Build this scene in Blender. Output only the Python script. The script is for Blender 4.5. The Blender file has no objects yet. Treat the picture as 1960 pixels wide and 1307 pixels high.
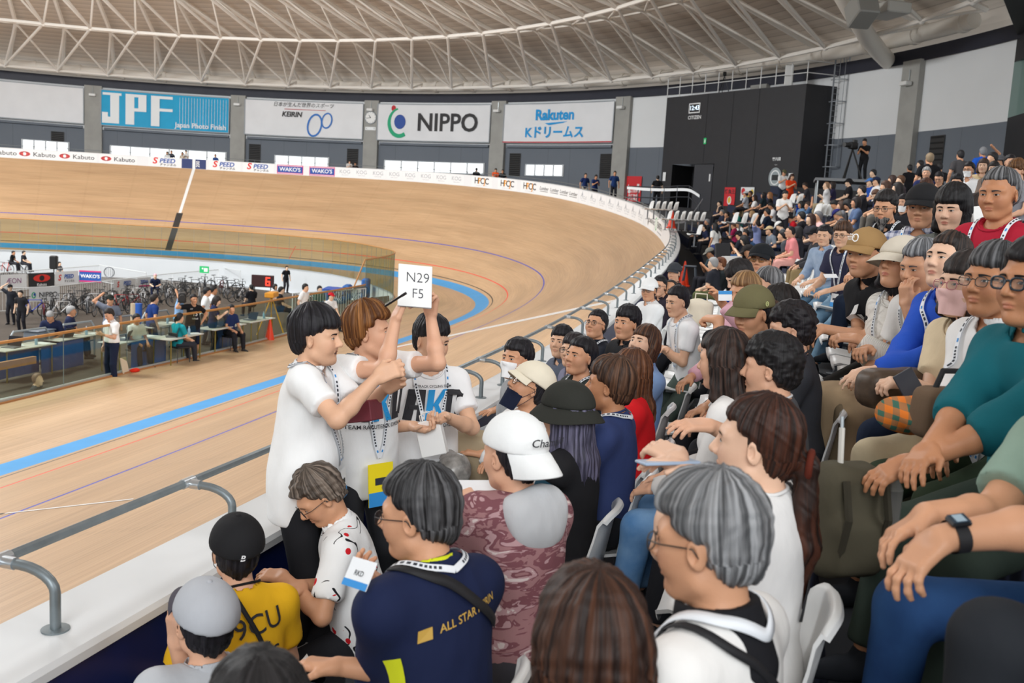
import bpy, bmesh, math, random
import numpy as np
from mathutils import Vector, Matrix
rad=math.radians
SC=bpy.context.scene; COL=SC.collection
# ---------------------------------------------------------------- camera
CAM=np.array([-6.936,-10.8053,4.1702])
CR=np.array([0.27197,-0.96065,0.05644]);CU=np.array([0.10901,0.08903,0.99005]);CF=np.array([0.95611,0.26311,-0.12893])
FPX=1811.4774
cd=bpy.data.cameras.new('camera');cam=bpy.data.objects.new('camera',cd);COL.objects.link(cam)
cam.matrix_world=Matrix(((CR[0],CU[0],-CF[0],CAM[0]),(CR[1],CU[1],-CF[1],CAM[1]),(CR[2],CU[2],-CF[2],CAM[2]),(0,0,0,1)))
cd.sensor_width=36;cd.lens=FPX/1960*36;cd.clip_start=.05;cd.clip_end=400
cd.dof.use_dof=True;cd.dof.focus_distance=5.2;cd.dof.aperture_fstop=5.0
SC.camera=cam
SC.view_settings.view_transform='Standard';SC.view_settings.look='None';SC.view_settings.gamma=1;SC.view_settings.use_curve_mapping=False
SC.view_settings.exposure=0.0
# ---------------------------------------------------------------- light: diffuse daylight plus the hall's roof lamps and added fill lights
w=bpy.data.worlds.new('world');SC.world=w;w.use_nodes=True
w.node_tree.nodes['Background'].inputs[0].default_value=(0.93,0.97,1.0,1);w.node_tree.nodes['Background'].inputs[1].default_value=0.95
def area(name,loc,size,power,target=None,col=(.96,.985,1.)):
    l=bpy.data.lights.new(name,'AREA');l.shape='DISK';l.size=size;l.energy=power;l.color=col
    o=bpy.data.objects.new(name,l);COL.objects.link(o);o.location=loc
    d=Vector(target if target else (loc[0],loc[1],0))-Vector(loc);o.rotation_euler=d.to_track_quat('-Z','Y').to_euler();return o
for i,(x,y,pw) in enumerate([(34,4,300),(34,46,6500),(14,30,5600),(6,12,4200),(-2,-9.5,120),(14,-8,800)]):
    area('roof_lamp',(x,y,15.5 if i<4 else 12.5),5,pw)
for t in((72,44,9.5,3300),(74,22,10.5,2700),(70,4,11.5,1000),(50,-14,9.5,2000)):
    d=Vector((t[0]-22,t[1]-25,0)).normalized();area('flood_lamp',(22+d.x*8,25+d.y*8,16.2),4,t[3],t[:3])
area('fill_light',(-18,-13,10.5),8,1500,(-1,-8.5,3),(.97,.99,1));area('fill_light',(-9,-25,11),7,900,(2,-9,3.5),(1,1,1))  # unseen soft fill added behind the camera to brighten the near stand
# ---------------------------------------------------------------- helpers
def L(h):
    h=h.lstrip('#');c=[int(h[i:i+2],16)/255 for i in (0,2,4)]
    return tuple([(v/12.92 if v<=.04045 else ((v+.055)/1.055)**2.4) for v in c])+(1,)
MATS={}
def mat(name,col,rough=.6,metal=0,bump=None,noise=None,emit=None,spec=None,alpha=None):
    """bump=(scale,strength,stretch xyz) noise=(scale,amount) colour variation"""
    if name in MATS: return MATS[name]
    m=bpy.data.materials.new(name);m.use_nodes=True;nt=m.node_tree;b=nt.nodes['Principled BSDF'];MATS[name]=m
    c=L(col) if isinstance(col,str) else tuple(col)+(1,)*(4-len(col))
    b.inputs['Base Color'].default_value=c;b.inputs['Roughness'].default_value=rough;b.inputs['Metallic'].default_value=metal
    if spec is not None:b.inputs['Specular IOR Level'].default_value=spec
    m.diffuse_color=c
    tc=None
    if noise or bump: tc=nt.nodes.new('ShaderNodeTexCoord')
    def tex(sc,stretch):
        mp=nt.nodes.new('ShaderNodeMapping');mp.inputs['Scale'].default_value=stretch;nt.links.new(tc.outputs['Object'],mp.inputs[0])
        n=nt.nodes.new('ShaderNodeTexNoise');n.inputs['Scale'].default_value=sc;n.inputs['Detail'].default_value=3;nt.links.new(mp.outputs[0],n.inputs['Vector']);return n
    if noise:
        n=tex(noise[0],noise[2] if len(noise)>2 else (1,1,1));r=nt.nodes.new('ShaderNodeValToRGB')
        a=noise[1];r.color_ramp.elements[0].position=.3;r.color_ramp.elements[1].position=.7
        r.color_ramp.elements[0].color=tuple(v*(1-a) for v in c[:3])+(1,);r.color_ramp.elements[1].color=tuple(min(1,v*(1+a)) for v in c[:3])+(1,)
        nt.links.new(n.outputs[0],r.inputs[0]);nt.links.new(r.outputs[0],b.inputs['Base Color'])
    if bump:
        n=tex(bump[0],bump[2] if len(bump)>2 else (1,1,1));bp=nt.nodes.new('ShaderNodeBump');bp.inputs['Strength'].default_value=bump[1];bp.inputs['Distance'].default_value=.01
        nt.links.new(n.outputs[0],bp.inputs['Height']);nt.links.new(bp.outputs[0],b.inputs['Normal'])
    if emit: b.inputs['Emission Color'].default_value=c;b.inputs['Emission Strength'].default_value=emit
    return m
def glassmat(name,col,alpha,rough=.05):
    if name in MATS:return MATS[name]
    m=bpy.data.materials.new(name);m.use_nodes=True;nt=m.node_tree;MATS[name]=m
    for n in list(nt.nodes):
        if n.type!='OUTPUT_MATERIAL':nt.nodes.remove(n)
    t=nt.nodes.new('ShaderNodeBsdfTransparent');t.inputs[0].default_value=L(col)
    g=nt.nodes.new('ShaderNodeBsdfGlossy');g.inputs['Roughness'].default_value=rough
    x=nt.nodes.new('ShaderNodeMixShader');x.inputs[0].default_value=alpha
    nt.links.new(t.outputs[0],x.inputs[1]);nt.links.new(g.outputs[0],x.inputs[2]);nt.links.new(x.outputs[0],nt.nodes['Material Output'].inputs[0]);return m
def setp(o,label=None,cat=None,group=None,kind=None):
    if label:o['label']=label
    if cat:o['category']=cat
    if group:o['group']=group
    if kind:o['kind']=kind
    return o
def empty(name,loc=(0,0,0),rz=0,**k):
    o=bpy.data.objects.new(name,None);COL.objects.link(o);o.location=loc;o.rotation_euler=(0,0,rz);o.empty_display_size=.1;return setp(o,**k)
def link(name,me,parent=None,**k):
    o=bpy.data.objects.new(name,me);COL.objects.link(o)
    if parent is not None:o.parent=parent
    return setp(o,**k)
def mesh(name,V,F,mats,mi=None,smooth=False):
    me=bpy.data.meshes.new(name);V=np.asarray(V,dtype=np.float32).reshape(-1,3)
    if isinstance(F,np.ndarray):
        n,k=F.shape;me.vertices.add(len(V));me.vertices.foreach_set('co',V.ravel());me.loops.add(n*k);me.loops.foreach_set('vertex_index',F.astype(np.int32).ravel())
        me.polygons.add(n);me.polygons.foreach_set('loop_start',np.arange(0,n*k,k,dtype=np.int32))
        try: me.polygons.foreach_set('loop_total',np.full(n,k,dtype=np.int32))
        except Exception: pass
    else: me.from_pydata(V.tolist(),[],F)
    for m in (mats if isinstance(mats,(list,tuple)) else [mats]): me.materials.append(m)
    if mi is not None: me.polygons.foreach_set('material_index',np.asarray(mi,dtype=np.int32))
    if smooth: me.polygons.foreach_set('use_smooth',np.ones(len(me.polygons),dtype=bool))
    me.update(calc_edges=True);return me
class MB:
    def __init__(s):s.v=[];s.f=[];s.m=[]
    def add(s,V,F,mi=0):
        b=len(s.v);s.v+=[tuple(map(float,v)) for v in V];s.f+=[[i+b for i in f] for f in F];s.m+=[mi]*len(F);return s
    def box(s,c,d,R=None,mi=0,bev=0):
        x,y,z=[v/2 for v in d]
        if bev:
            b=min(bev,x*.9,y*.9,z*.9);pr=[(-x+b,-y),(x-b,-y),(x,-y+b),(x,y-b),(x-b,y),(-x+b,y),(-x,y-b),(-x,-y+b)]
            ins=lambda q:(q[0]*(x-b)/x,q[1]*(y-b)/y)
            V=[(*ins(q),-z) for q in pr]+[(*q,-z+b) for q in pr]+[(*q,z-b) for q in pr]+[(*ins(q),z) for q in pr]
            F=[list(range(7,-1,-1)),list(range(24,32))]+[[8*l+i,8*l+(i+1)%8,8*l+8+(i+1)%8,8*l+8+i] for l in range(3) for i in range(8)]
        else:
            V=[(sx*x,sy*y,sz*z) for sz in(-1,1) for sy in(-1,1) for sx in(-1,1)];F=[[0,2,3,1],[4,5,7,6],[0,1,5,4],[2,6,7,3],[0,4,6,2],[1,3,7,5]]
        V=np.array(V)
        if R is not None: V=V@np.array(R).T
        return s.add(V+np.array(c),F,mi)
    def tube(s,P,r,n=8,closed=False,mi=0,cap=True):
        P=np.array(P,float);N=len(P);rs=np.broadcast_to(np.array(r,float),(N,))
        T=np.zeros_like(P)
        if closed:T=np.roll(P,-1,0)-np.roll(P,1,0)
        else:T[1:-1]=P[2:]-P[:-2];T[0]=P[1]-P[0];T[-1]=P[-1]-P[-2]
        T/=np.linalg.norm(T,axis=1,keepdims=True)+1e-12
        a=np.array([0,0,1.]) if abs(T[0,2])<.9 else np.array([1.,0,0]);u=np.cross(T[0],a);u/=np.linalg.norm(u);V=[]
        for i in range(N):
            u=u-T[i]*(u@T[i]);u/=np.linalg.norm(u)+1e-12;w_=np.cross(T[i],u)
            V+=[P[i]+rs[i]*(math.cos(t)*u+math.sin(t)*w_) for t in np.linspace(0,2*math.pi,n,endpoint=False)]
        F=[[i*n+j,i*n+(j+1)%n,(i+1)%N*n+(j+1)%n,(i+1)%N*n+j] for i in range(N if closed else N-1) for j in range(n)]
        if cap and not closed:F+=[list(range(n-1,-1,-1)),list(range((N-1)*n,N*n))]
        return s.add(V,F,mi)
    def lathe(s,prof,n=16,c=(0,0,0),R=None,mi=0,cap=True):
        V=[(r*math.cos(t),r*math.sin(t),z) for r,z in prof for t in np.linspace(0,2*math.pi,n,endpoint=False)];K=len(prof)
        F=[[i*n+j,i*n+(j+1)%n,(i+1)*n+(j+1)%n,(i+1)*n+j] for i in range(K-1) for j in range(n)]
        if cap:F+=[list(range(n-1,-1,-1)),list(range((K-1)*n,K*n))]
        V=np.array(V)
        if R is not None:V=V@np.array(R).T
        return s.add(V+np.array(c),F,mi)
    def grid(s,P,mi=0,flip=False,closed=False):
        P=np.array(P,float);a,b=P.shape[:2];F=[]
        for i in range(a-1):
            for j in range(b if closed else b-1):
                q=[i*b+j,i*b+(j+1)%b,(i+1)*b+(j+1)%b,(i+1)*b+j];F.append(q[::-1] if flip else q)
        return s.add(P.reshape(-1,3),F,mi)
    def poly(s,P,mi=0):return s.add(P,[list(range(len(P)))],mi)
    def build(s,name,mats,parent=None,smooth=False,**k):
        me=mesh(name,s.v,s.f,mats,s.m,smooth)
        return link(name,me,parent,**k)
def autosmooth(o,ang=40):
    me=o.data;me.polygons.foreach_set('use_smooth',np.ones(len(me.polygons),dtype=bool))
    try: me.set_sharp_from_angle(angle=rad(ang))
    except Exception: pass
    return o
def rotz(a):c,s=math.cos(a),math.sin(a);return np.array([[c,-s,0],[s,c,0],[0,0,1.]])
def roty(a):c,s=math.cos(a),math.sin(a);return np.array([[c,0,s],[0,1,0],[-s,0,c]])
def rotx(a):c,s=math.cos(a),math.sin(a);return np.array([[1.,0,0],[0,c,-s],[0,s,c]])
def ray(px,py):return CF+CR*(px-980)/FPX-CU*(py-653.5)/FPX
def at(px,py,d):return CAM+ray(px,py)*d
def onz(px,py,z):
    d=ray(px,py);return CAM+d*((z-CAM[2])/d[2])
_txt={}
def text(s,size=1.,bold=0.,shear=0.,align='CENTER',spacing=1.):
    """flat glyph outlines (x right, y up) as vertices and triangles"""
    k=(s,bold,shear,align,spacing)
    if k not in _txt:
        cu=bpy.data.curves.new('t','FONT');cu.body=s;cu.size=1;cu.offset=bold;cu.shear=shear;cu.align_x=align;cu.align_y='CENTER';cu.resolution_u=3;cu.space_character=spacing
        o=bpy.data.objects.new('t',cu);COL.objects.link(o);bpy.context.view_layer.update()
        me=o.evaluated_get(bpy.context.evaluated_depsgraph_get()).to_mesh();V=np.array([v.co[:2] for v in me.vertices]).reshape(-1,2);F=[list(p.vertices) for p in me.polygons]
        o.evaluated_get(bpy.context.evaluated_depsgraph_get()).to_mesh_clear();bpy.data.objects.remove(o);bpy.data.curves.remove(cu);_txt[k]=(V,F)
    V,F=_txt[k];return V*size,F
def disc(cx,cy,rx,ry=None,n=28):
    ry=ry or rx;t=np.linspace(0,2*math.pi,n,endpoint=False);return np.stack([cx+rx*np.cos(t),cy+ry*np.sin(t)],1),[list(range(n))]
def ring2(cx,cy,rx,ry,w_,n=32,tilt=0):
    t=np.linspace(0,2*math.pi,n,endpoint=False);a=np.stack([rx*np.cos(t),ry*np.sin(t)],1);b=np.stack([(rx-w_)*np.cos(t),(ry-w_)*np.sin(t)],1)
    V=np.concatenate([a,b]);c,s_=math.cos(tilt),math.sin(tilt);V=V@np.array([[c,s_],[-s_,c]])+np.array([cx,cy])
    return V,[[i,(i+1)%n,n+(i+1)%n,n+i] for i in range(n)]
def rect(x0,y0,x1,y1):return np.array([(x0,y0),(x1,y0),(x1,y1),(x0,y1)],float),[[0,1,2,3]]
def refine(V,F,maxlen):
    """split long edges of flat art so that it can follow a curved face"""
    bm=bmesh.new();vs=[bm.verts.new((x,y,0)) for x,y in V]
    for f in F:
        try:bm.faces.new([vs[i] for i in f])
        except ValueError:pass
    for _ in range(5):
        es=[e for e in bm.edges if abs(e.verts[0].co.x-e.verts[1].co.x)>maxlen]
        if not es:break
        bmesh.ops.subdivide_edges(bm,edges=es,cuts=1,use_grid_fill=False)
        bmesh.ops.triangulate(bm,faces=bm.faces[:])
    bm.verts.index_update();r=(np.array([v.co[:2] for v in bm.verts]),[[v.index for v in f.verts] for f in bm.faces]);bm.free();return r
def art(name,items,fn,mats,parent,eps=.004,maxlen=None,**k):
    """items: list of ((V,F),material index); fn(u,v,h) places art on a face"""
    mb=MB()
    for li,((V,F),mi) in enumerate(items):
        if len(V)==0:continue
        if maxlen:V,F=refine(V,F,maxlen)
        mb.add([fn(u,v,eps*(1+.35*min(li,14))) for u,v in V],F,mi)
    return mb.build(name,mats,parent,**k)
def planefn(o,x,y):
    o=np.array(o,float);x=np.array(x,float);y=np.array(y,float);n=np.cross(x,y)
    return lambda u,v,h:o+x*u+y*v+n*h
def shift(a,dx,dy):return (a[0]+np.array([dx,dy]),a[1])
# ---------------------------------------------------------------- track shape
TW,SL,BL,FH,RED,CW,RHT,RO,BIN=8.4742,2.902,.6874,.828,1.0159,.3494,.1852,-.0315,.5545
_K=np.array([-0.0402,0.5599,0.0094,0.1876,0.9167,3.1036,2.4424,3.4876,3.7514,3.6105,3.4695,3.3874,3.315])
_B=np.array([13.0878,13.3087,15.5082,19.7238,31.7177,43.0196,50.2714,52.6705,53.5754,52.412])
def _cr(x0,dx,ys,s):
    t=np.clip((s-x0)/dx,0,len(ys)-1-1e-9);i=t.astype(int);u=t-i;y=np.concatenate([[ys[0]],ys,[ys[-1]]])
    a,b,c,d=y[i],y[i+1],y[i+2],y[np.minimum(i+3,len(y)-1)];return .5*(2*b+(c-a)*u+(2*a-5*b+4*c-d)*u*u+(3*b-a-3*c+d)*u**3)
TS=np.linspace(-35,110,900);_kap=_cr(-8,9.,_K,TS);TB=np.radians(_cr(-8,12.,_B,TS));_ds=TS[1]-TS[0]
TT=np.concatenate([[0],np.cumsum((_kap[1:]+_kap[:-1])/2*_ds)])/100
TX=np.concatenate([[0],np.cumsum(np.cos((TT[1:]+TT[:-1])/2)*_ds)])-35;TY=np.concatenate([[0],np.cumsum(np.sin((TT[1:]+TT[:-1])/2)*_ds)])
def tp(s,off,dz=0,ext=0,h=0,inner=False):
    """point on the track: s along the lap, off up the banking, ext level beyond it, h off the surface"""
    s=np.asarray(s,float);b=np.interp(s,TS,TB);th=np.interp(s,TS,TT);x=np.interp(s,TS,TX);y=np.interp(s,TS,TY)
    if inner:b=b*BIN
    e=off*np.cos(b)+ext-h*np.sin(b)
    return np.stack([x+np.sin(th)*e,y-np.cos(th)*e,off*np.sin(b)+dz+h*np.cos(b)],-1)
def tth(s):return float(np.interp(s,TS,TT))
def zc(s):return np.asarray(TW*np.sin(np.interp(s,TS,TB))+FH)
def se(x,y):
    """nearest s and distance e beyond the coping's outer edge"""
    c=tp(TS,TW,FH,CW);i=int(np.argmin((c[:,0]-x)**2+(c[:,1]-y)**2));th=TT[i];return TS[i],(x-c[i,0])*math.sin(th)-(y-c[i,1])*math.cos(th)
# ================================================================ TRACK
def woodmat(name,base,dark,sx=.35,sy=26.):
    m=bpy.data.materials.new(name);m.use_nodes=True;nt=m.node_tree;b=nt.nodes['Principled BSDF'];N=nt.nodes.new;K=nt.links.new
    uv=N('ShaderNodeUVMap');mp=N('ShaderNodeMapping');mp.inputs['Scale'].default_value=(sx,sy,1);K(uv.outputs[0],mp.inputs[0])
    n=N('ShaderNodeTexNoise');n.inputs['Scale'].default_value=1;n.inputs['Detail'].default_value=5;n.inputs['Roughness'].default_value=.65;K(mp.outputs[0],n.inputs['Vector'])
    mp2=N('ShaderNodeMapping');mp2.inputs['Scale'].default_value=(.12,1.3,1);K(uv.outputs[0],mp2.inputs[0])
    n2=N('ShaderNodeTexNoise');n2.inputs['Scale'].default_value=1.;n2.inputs['Detail'].default_value=4;K(mp2.outputs[0],n2.inputs['Vector'])
    r=N('ShaderNodeValToRGB');r.color_ramp.elements[0].position=.33;r.color_ramp.elements[1].position=.62;r.color_ramp.elements[0].color=L(dark);r.color_ramp.elements[1].color=L(base);K(n.outputs[0],r.inputs[0])
    r2=N('ShaderNodeValToRGB');r2.color_ramp.elements[0].position=.35;r2.color_ramp.elements[1].position=.6;r2.color_ramp.elements[0].color=(.84,.83,.82,1);r2.color_ramp.elements[1].color=(1,1,1,1);K(n2.outputs[0],r2.inputs[0])
    x=N('ShaderNodeMix');x.data_type='RGBA';x.blend_type='MULTIPLY';x.inputs[0].default_value=1;K(r.outputs[0],x.inputs[6]);K(r2.outputs[0],x.inputs[7])
    # narrow battens laid along the lap
    mp3=N('ShaderNodeMapping');mp3.inputs['Scale'].default_value=(.5,22.,1);K(uv.outputs[0],mp3.inputs[0])
    br=N('ShaderNodeTexBrick');br.inputs['Scale'].default_value=1;br.inputs['Mortar Size'].default_value=.035;br.inputs['Color1'].default_value=(1,1,1,1);br.inputs['Color2'].default_value=(.93,.92,.9,1);br.inputs['Mortar'].default_value=(.86,.84,.81,1);br.inputs['Brick Width'].default_value=3.2;br.inputs['Row Height'].default_value=1.
    K(mp3.outputs[0],br.inputs['Vector']);y=N('ShaderNodeMix');y.data_type='RGBA';y.blend_type='MULTIPLY';y.inputs[0].default_value=.75;K(x.outputs[2],y.inputs[6]);K(br.outputs[0],y.inputs[7])
    K(y.outputs[2],b.inputs['Base Color']);b.inputs['Roughness'].default_value=.4;b.inputs['Specular IOR Level'].default_value=.75;MATS[name]=m;return m
WOOD=woodmat('track_wood','#d8b48c','#c39b74')
BLUE=mat('lane_blue','#439bd8',.5,noise=(2,.05));BLK=mat('line_black','#3a3634',.5);REDL=mat('line_red','#ec4a3c',.5);BLUL=mat('line_blue','#3a48b8',.5);WHT=mat('line_white','#f4f4f2',.5)
def uvmesh(name,P,uv,mats,mi,flip=False):
    a,b=P.shape[:2];ii,jj=np.meshgrid(np.arange(a-1),np.arange(b-1),indexing='ij');ii=ii.ravel();jj=jj.ravel()
    F=np.stack([ii*b+jj,ii*b+jj+1,(ii+1)*b+jj+1,(ii+1)*b+jj],1)
    if flip:F=F[:,::-1]
    me=mesh(name,P.reshape(-1,3),np.ascontiguousarray(F),mats,np.asarray(mi)[jj],True);l=me.uv_layers.new(name='UVMap')
    l.data.foreach_set('uv',np.asarray(uv,dtype=np.float32).reshape(-1,2)[np.ascontiguousarray(F).ravel()].ravel());return me
offs=[0,.2-.028,.2+.028,RED-.03,RED+.03,SL-.03,SL+.03,4.2,5.6,7.,TW];mi=[0,2,0,3,0,4,0,0,0,0]
ss=np.linspace(-30,108,360)
P=np.stack([tp(ss,o) for o in offs],1);UV=np.stack(np.meshgrid(ss,offs,indexing='ij'),-1)
P0=np.stack([tp(ss,-BL,inner=True),tp(ss,-BL*.5,inner=True)],1);P=np.concatenate([P0,P],1)
UV=np.concatenate([np.stack([np.stack([ss,0*ss-BL],-1),np.stack([ss,0*ss-BL/2],-1)],1),UV],1)
track=link('floor_track',uvmesh('floor_track',P,UV,[WOOD,BLUE,BLK,REDL,BLUL],[1,1]+mi),None,kind='structure')
# flat apron between the blue band and the glass
GL=np.array([(-22,3.6),(-10,3.6),(0,3.6),(7.94,3.61),(11.51,3.95),(14.5,4.),(17.81,4.13),(21.1,4.45),(24.96,4.68),(27.73,4.97),(31.2,5.66),(34.84,6.63),(38,8.05),(40,9.59),(44.1,12.6),(47.6,16.4),(50.0,21.6),(51.0,26.5),(50.3,31.6),(48.4,37),(46.5,40.8),(41,47.5),(33,52)])
def resample(Q,n):
    d=np.concatenate([[0],np.cumsum(np.linalg.norm(np.diff(Q,axis=0),axis=1))]);t=np.linspace(0,d[-1],n);return np.stack([np.interp(t,d,Q[:,k]) for k in range(Q.shape[1])],1)
def smoothpoly(Q,n,it=30):
    R=resample(Q,n)
    for _ in range(it):R[1:-1]=.5*R[1:-1]+.25*(R[:-2]+R[2:])
    return R
GLS=smoothpoly(GL,300,12)
si=np.linspace(-24,104,240);IN=tp(si,-BL,inner=True)
# glass side: match each inner-band point to the nearest glass point, keeping order
dg=np.concatenate([[0],np.cumsum(np.linalg.norm(np.diff(GLS,axis=0),axis=1))])
gi=[dg[int(np.argmin(np.hypot(GLS[:,0]-a,GLS[:,1]-b)))] for a,b in((-22,3.6),(8,3.6),(24.9,4.7),(34.8,6.6),(41,10.2),(50,21.6),(48.4,37),(33,52))]
gt=np.interp(si,[-24,9,27,41,50.5,63,80,104],gi);GE=np.stack([np.interp(gt,dg,GLS[:,0]),np.interp(gt,dg,GLS[:,1])],1)
Pa=np.stack([np.concatenate([GE*(1-t)+IN[:,:2]*t,(IN[:,2]*t)[:,None]],1) for t in (0,.35,.7,1)],1)
UVa=np.stack([np.stack([si,np.full_like(si,-BL)-np.linalg.norm(GE-IN[:,:2],axis=1)*(1-t)],-1) for t in (0,.35,.7,1)],1)
APW=woodmat('apron_wood','#d8b48e','#c29c76',.3,18.)
link('floor_apron',uvmesh('floor_apron',Pa,UVa,[APW],[0,0,0]),None,kind='structure')
# painted marks on the boards
def mark(mb,a,b,w_,mi,n=24,inner=False):
    (s0,o0),(s1,o1)=a,b;t=np.linspace(0,1,n);s=s0+(s1-s0)*t;o=o0+(o1-o0)*t
    if abs(o1-o0)>abs(s1-s0):A,B=tp(s-w_/2,o,h=.004),tp(s+w_/2,o,h=.004)
    else:A,B=tp(s,o-w_/2,h=.004),tp(s,o+w_/2,h=.004)
    mb.grid(np.stack([A,B],1),mi)
mk=MB();mark(mk,(18.86,.02),(18.86,TW),.30,0);mark(mk,(19.26,.02),(19.26,TW),.30,0);mark(mk,(19.06,.02),(19.06,TW),.03,1)
mark(mk,(82.3,3.8),(82.3,TW),.22,0);mark(mk,(82.3,.05),(82.3,3.8),.5,1);mark(mk,(1.29,2.75),(1.29,4.42),.04,0);mark(mk,(1.29,1.9),(1.29,2.72),.05,1);mark(mk,(71.5,.05),(71.5,1.3),.06,2)
mk.build('floor_markings',[WHT,BLK,REDL],None,kind='structure')
# ================================================================ FENCE, COPING, HAND RAIL
WPAINT=mat('coping_white','#dfe1e2',.45,noise=(1.5,.03),bump=(8,.05));NAVY=mat('parapet_navy','#0d2057',.4,bump=(5,.08));BOARD=mat('board_white','#eceef0',.4)
s2=np.linspace(-12,106,300)
cop=MB();cop.grid(np.stack([tp(s2,TW,FH-.04),tp(s2,TW,FH),tp(s2,TW,FH,CW-.01),tp(s2,TW,FH-.02,CW),tp(s2,TW,FH-.05,CW)],1),0)
cop.grid(np.stack([tp(s2,TW,FH-.05,CW),tp(s2,TW,FH-.05,CW-.025),tp(s2,TW,FH-1.4,CW-.03)],1),1)
cop.grid(np.stack([tp(s2,TW,.0),tp(s2,TW,FH-.03)],1),2)
o=cop.build('wall_parapet',[WPAINT,NAVY,BOARD],None,kind='structure')
GALV=mat('galvanised_pipe','#7d868a',.42,.55,noise=(14,.12));ZINC=mat('bright_clamp','#c9ced2',.3,.8)
posts=[-6.7,-5.55,-4.4,-3.39,-2.26,-1.1,.05,.65,1.45,2.1,3.23,4.35,5.48,6.61,7.74,9.0]+[10.3+1.25*i for i in range(16)]+[31+2.6*i for i in range(27)]
rail=empty('hand_rail',tuple(tp(-3,TW,FH,.15)),label='long grey galvanised hand rail with bent posts along the white parapet',cat='railing')
PR=Vector(rail.location)
sr=np.linspace(-9,104,340);mb=MB();mb.tube(tp(sr,TW,FH+RHT+.02,RO)-np.array(PR),.0185,8);autosmooth(mb.build('top_rail',[GALV],rail))
for i,s in enumerate(posts):
    b=tp(s,TW,FH,.19);tpos=tp(s,TW,FH+RHT+.02,RO);up=np.array([0,0,1.]);d=tpos-b;d[2]=0;hh=RHT+.02
    pts=[b]+[b+up*hh*f for f in (.35,.62)]+[b+d*(1-math.cos(t))*.62+up*(hh*.62+(hh*.38-.004)*math.sin(t)) for t in np.linspace(.25,math.pi/2,6)]+[tpos-up*.006-d*.02]
    near=s<12;mb=MB();mb.tube(np.array(pts)-np.array(PR),.0175,10 if near else 6);mb.lathe([(.045,0),(.045,.006),(.02,.008)],14 if near else 8,b-np.array(PR))
    po=autosmooth(mb.build('rail_post',[GALV],rail))
    if s<28:
        th=tth(s);t=np.array([math.cos(th),math.sin(th),0]);mb=MB();mb.tube([tpos-t*.04-np.array(PR),tpos+t*.04-np.array(PR)],.0225,10);mb.tube([tpos-d*.06-np.array(PR)-up*.004,tpos-d*.28-np.array(PR)-up*.004],.0215,10);autosmooth(mb.build('clamp',[ZINC],po))
# green tape on the parapet edge
mb=MB();c=tp(-5.02,TW,FH,CW);e=tp(-4.86,TW,FH,CW)
mb.poly([c+[0,.05,.004],e+[0,.05,.004],e+[0,-.004,-.0],c+[0,-.004,-.0]]);mb.poly([c+[0,-.004,0],e+[0,-.004,0],e+[.0,-.006,-.06],c+[.0,-.006,-.07]])
mb.build('tape_strip',[mat('green_tape','#6cc23a',.5)],None,label='short strip of green tape stuck over the white parapet edge',cat='tape')
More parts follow.
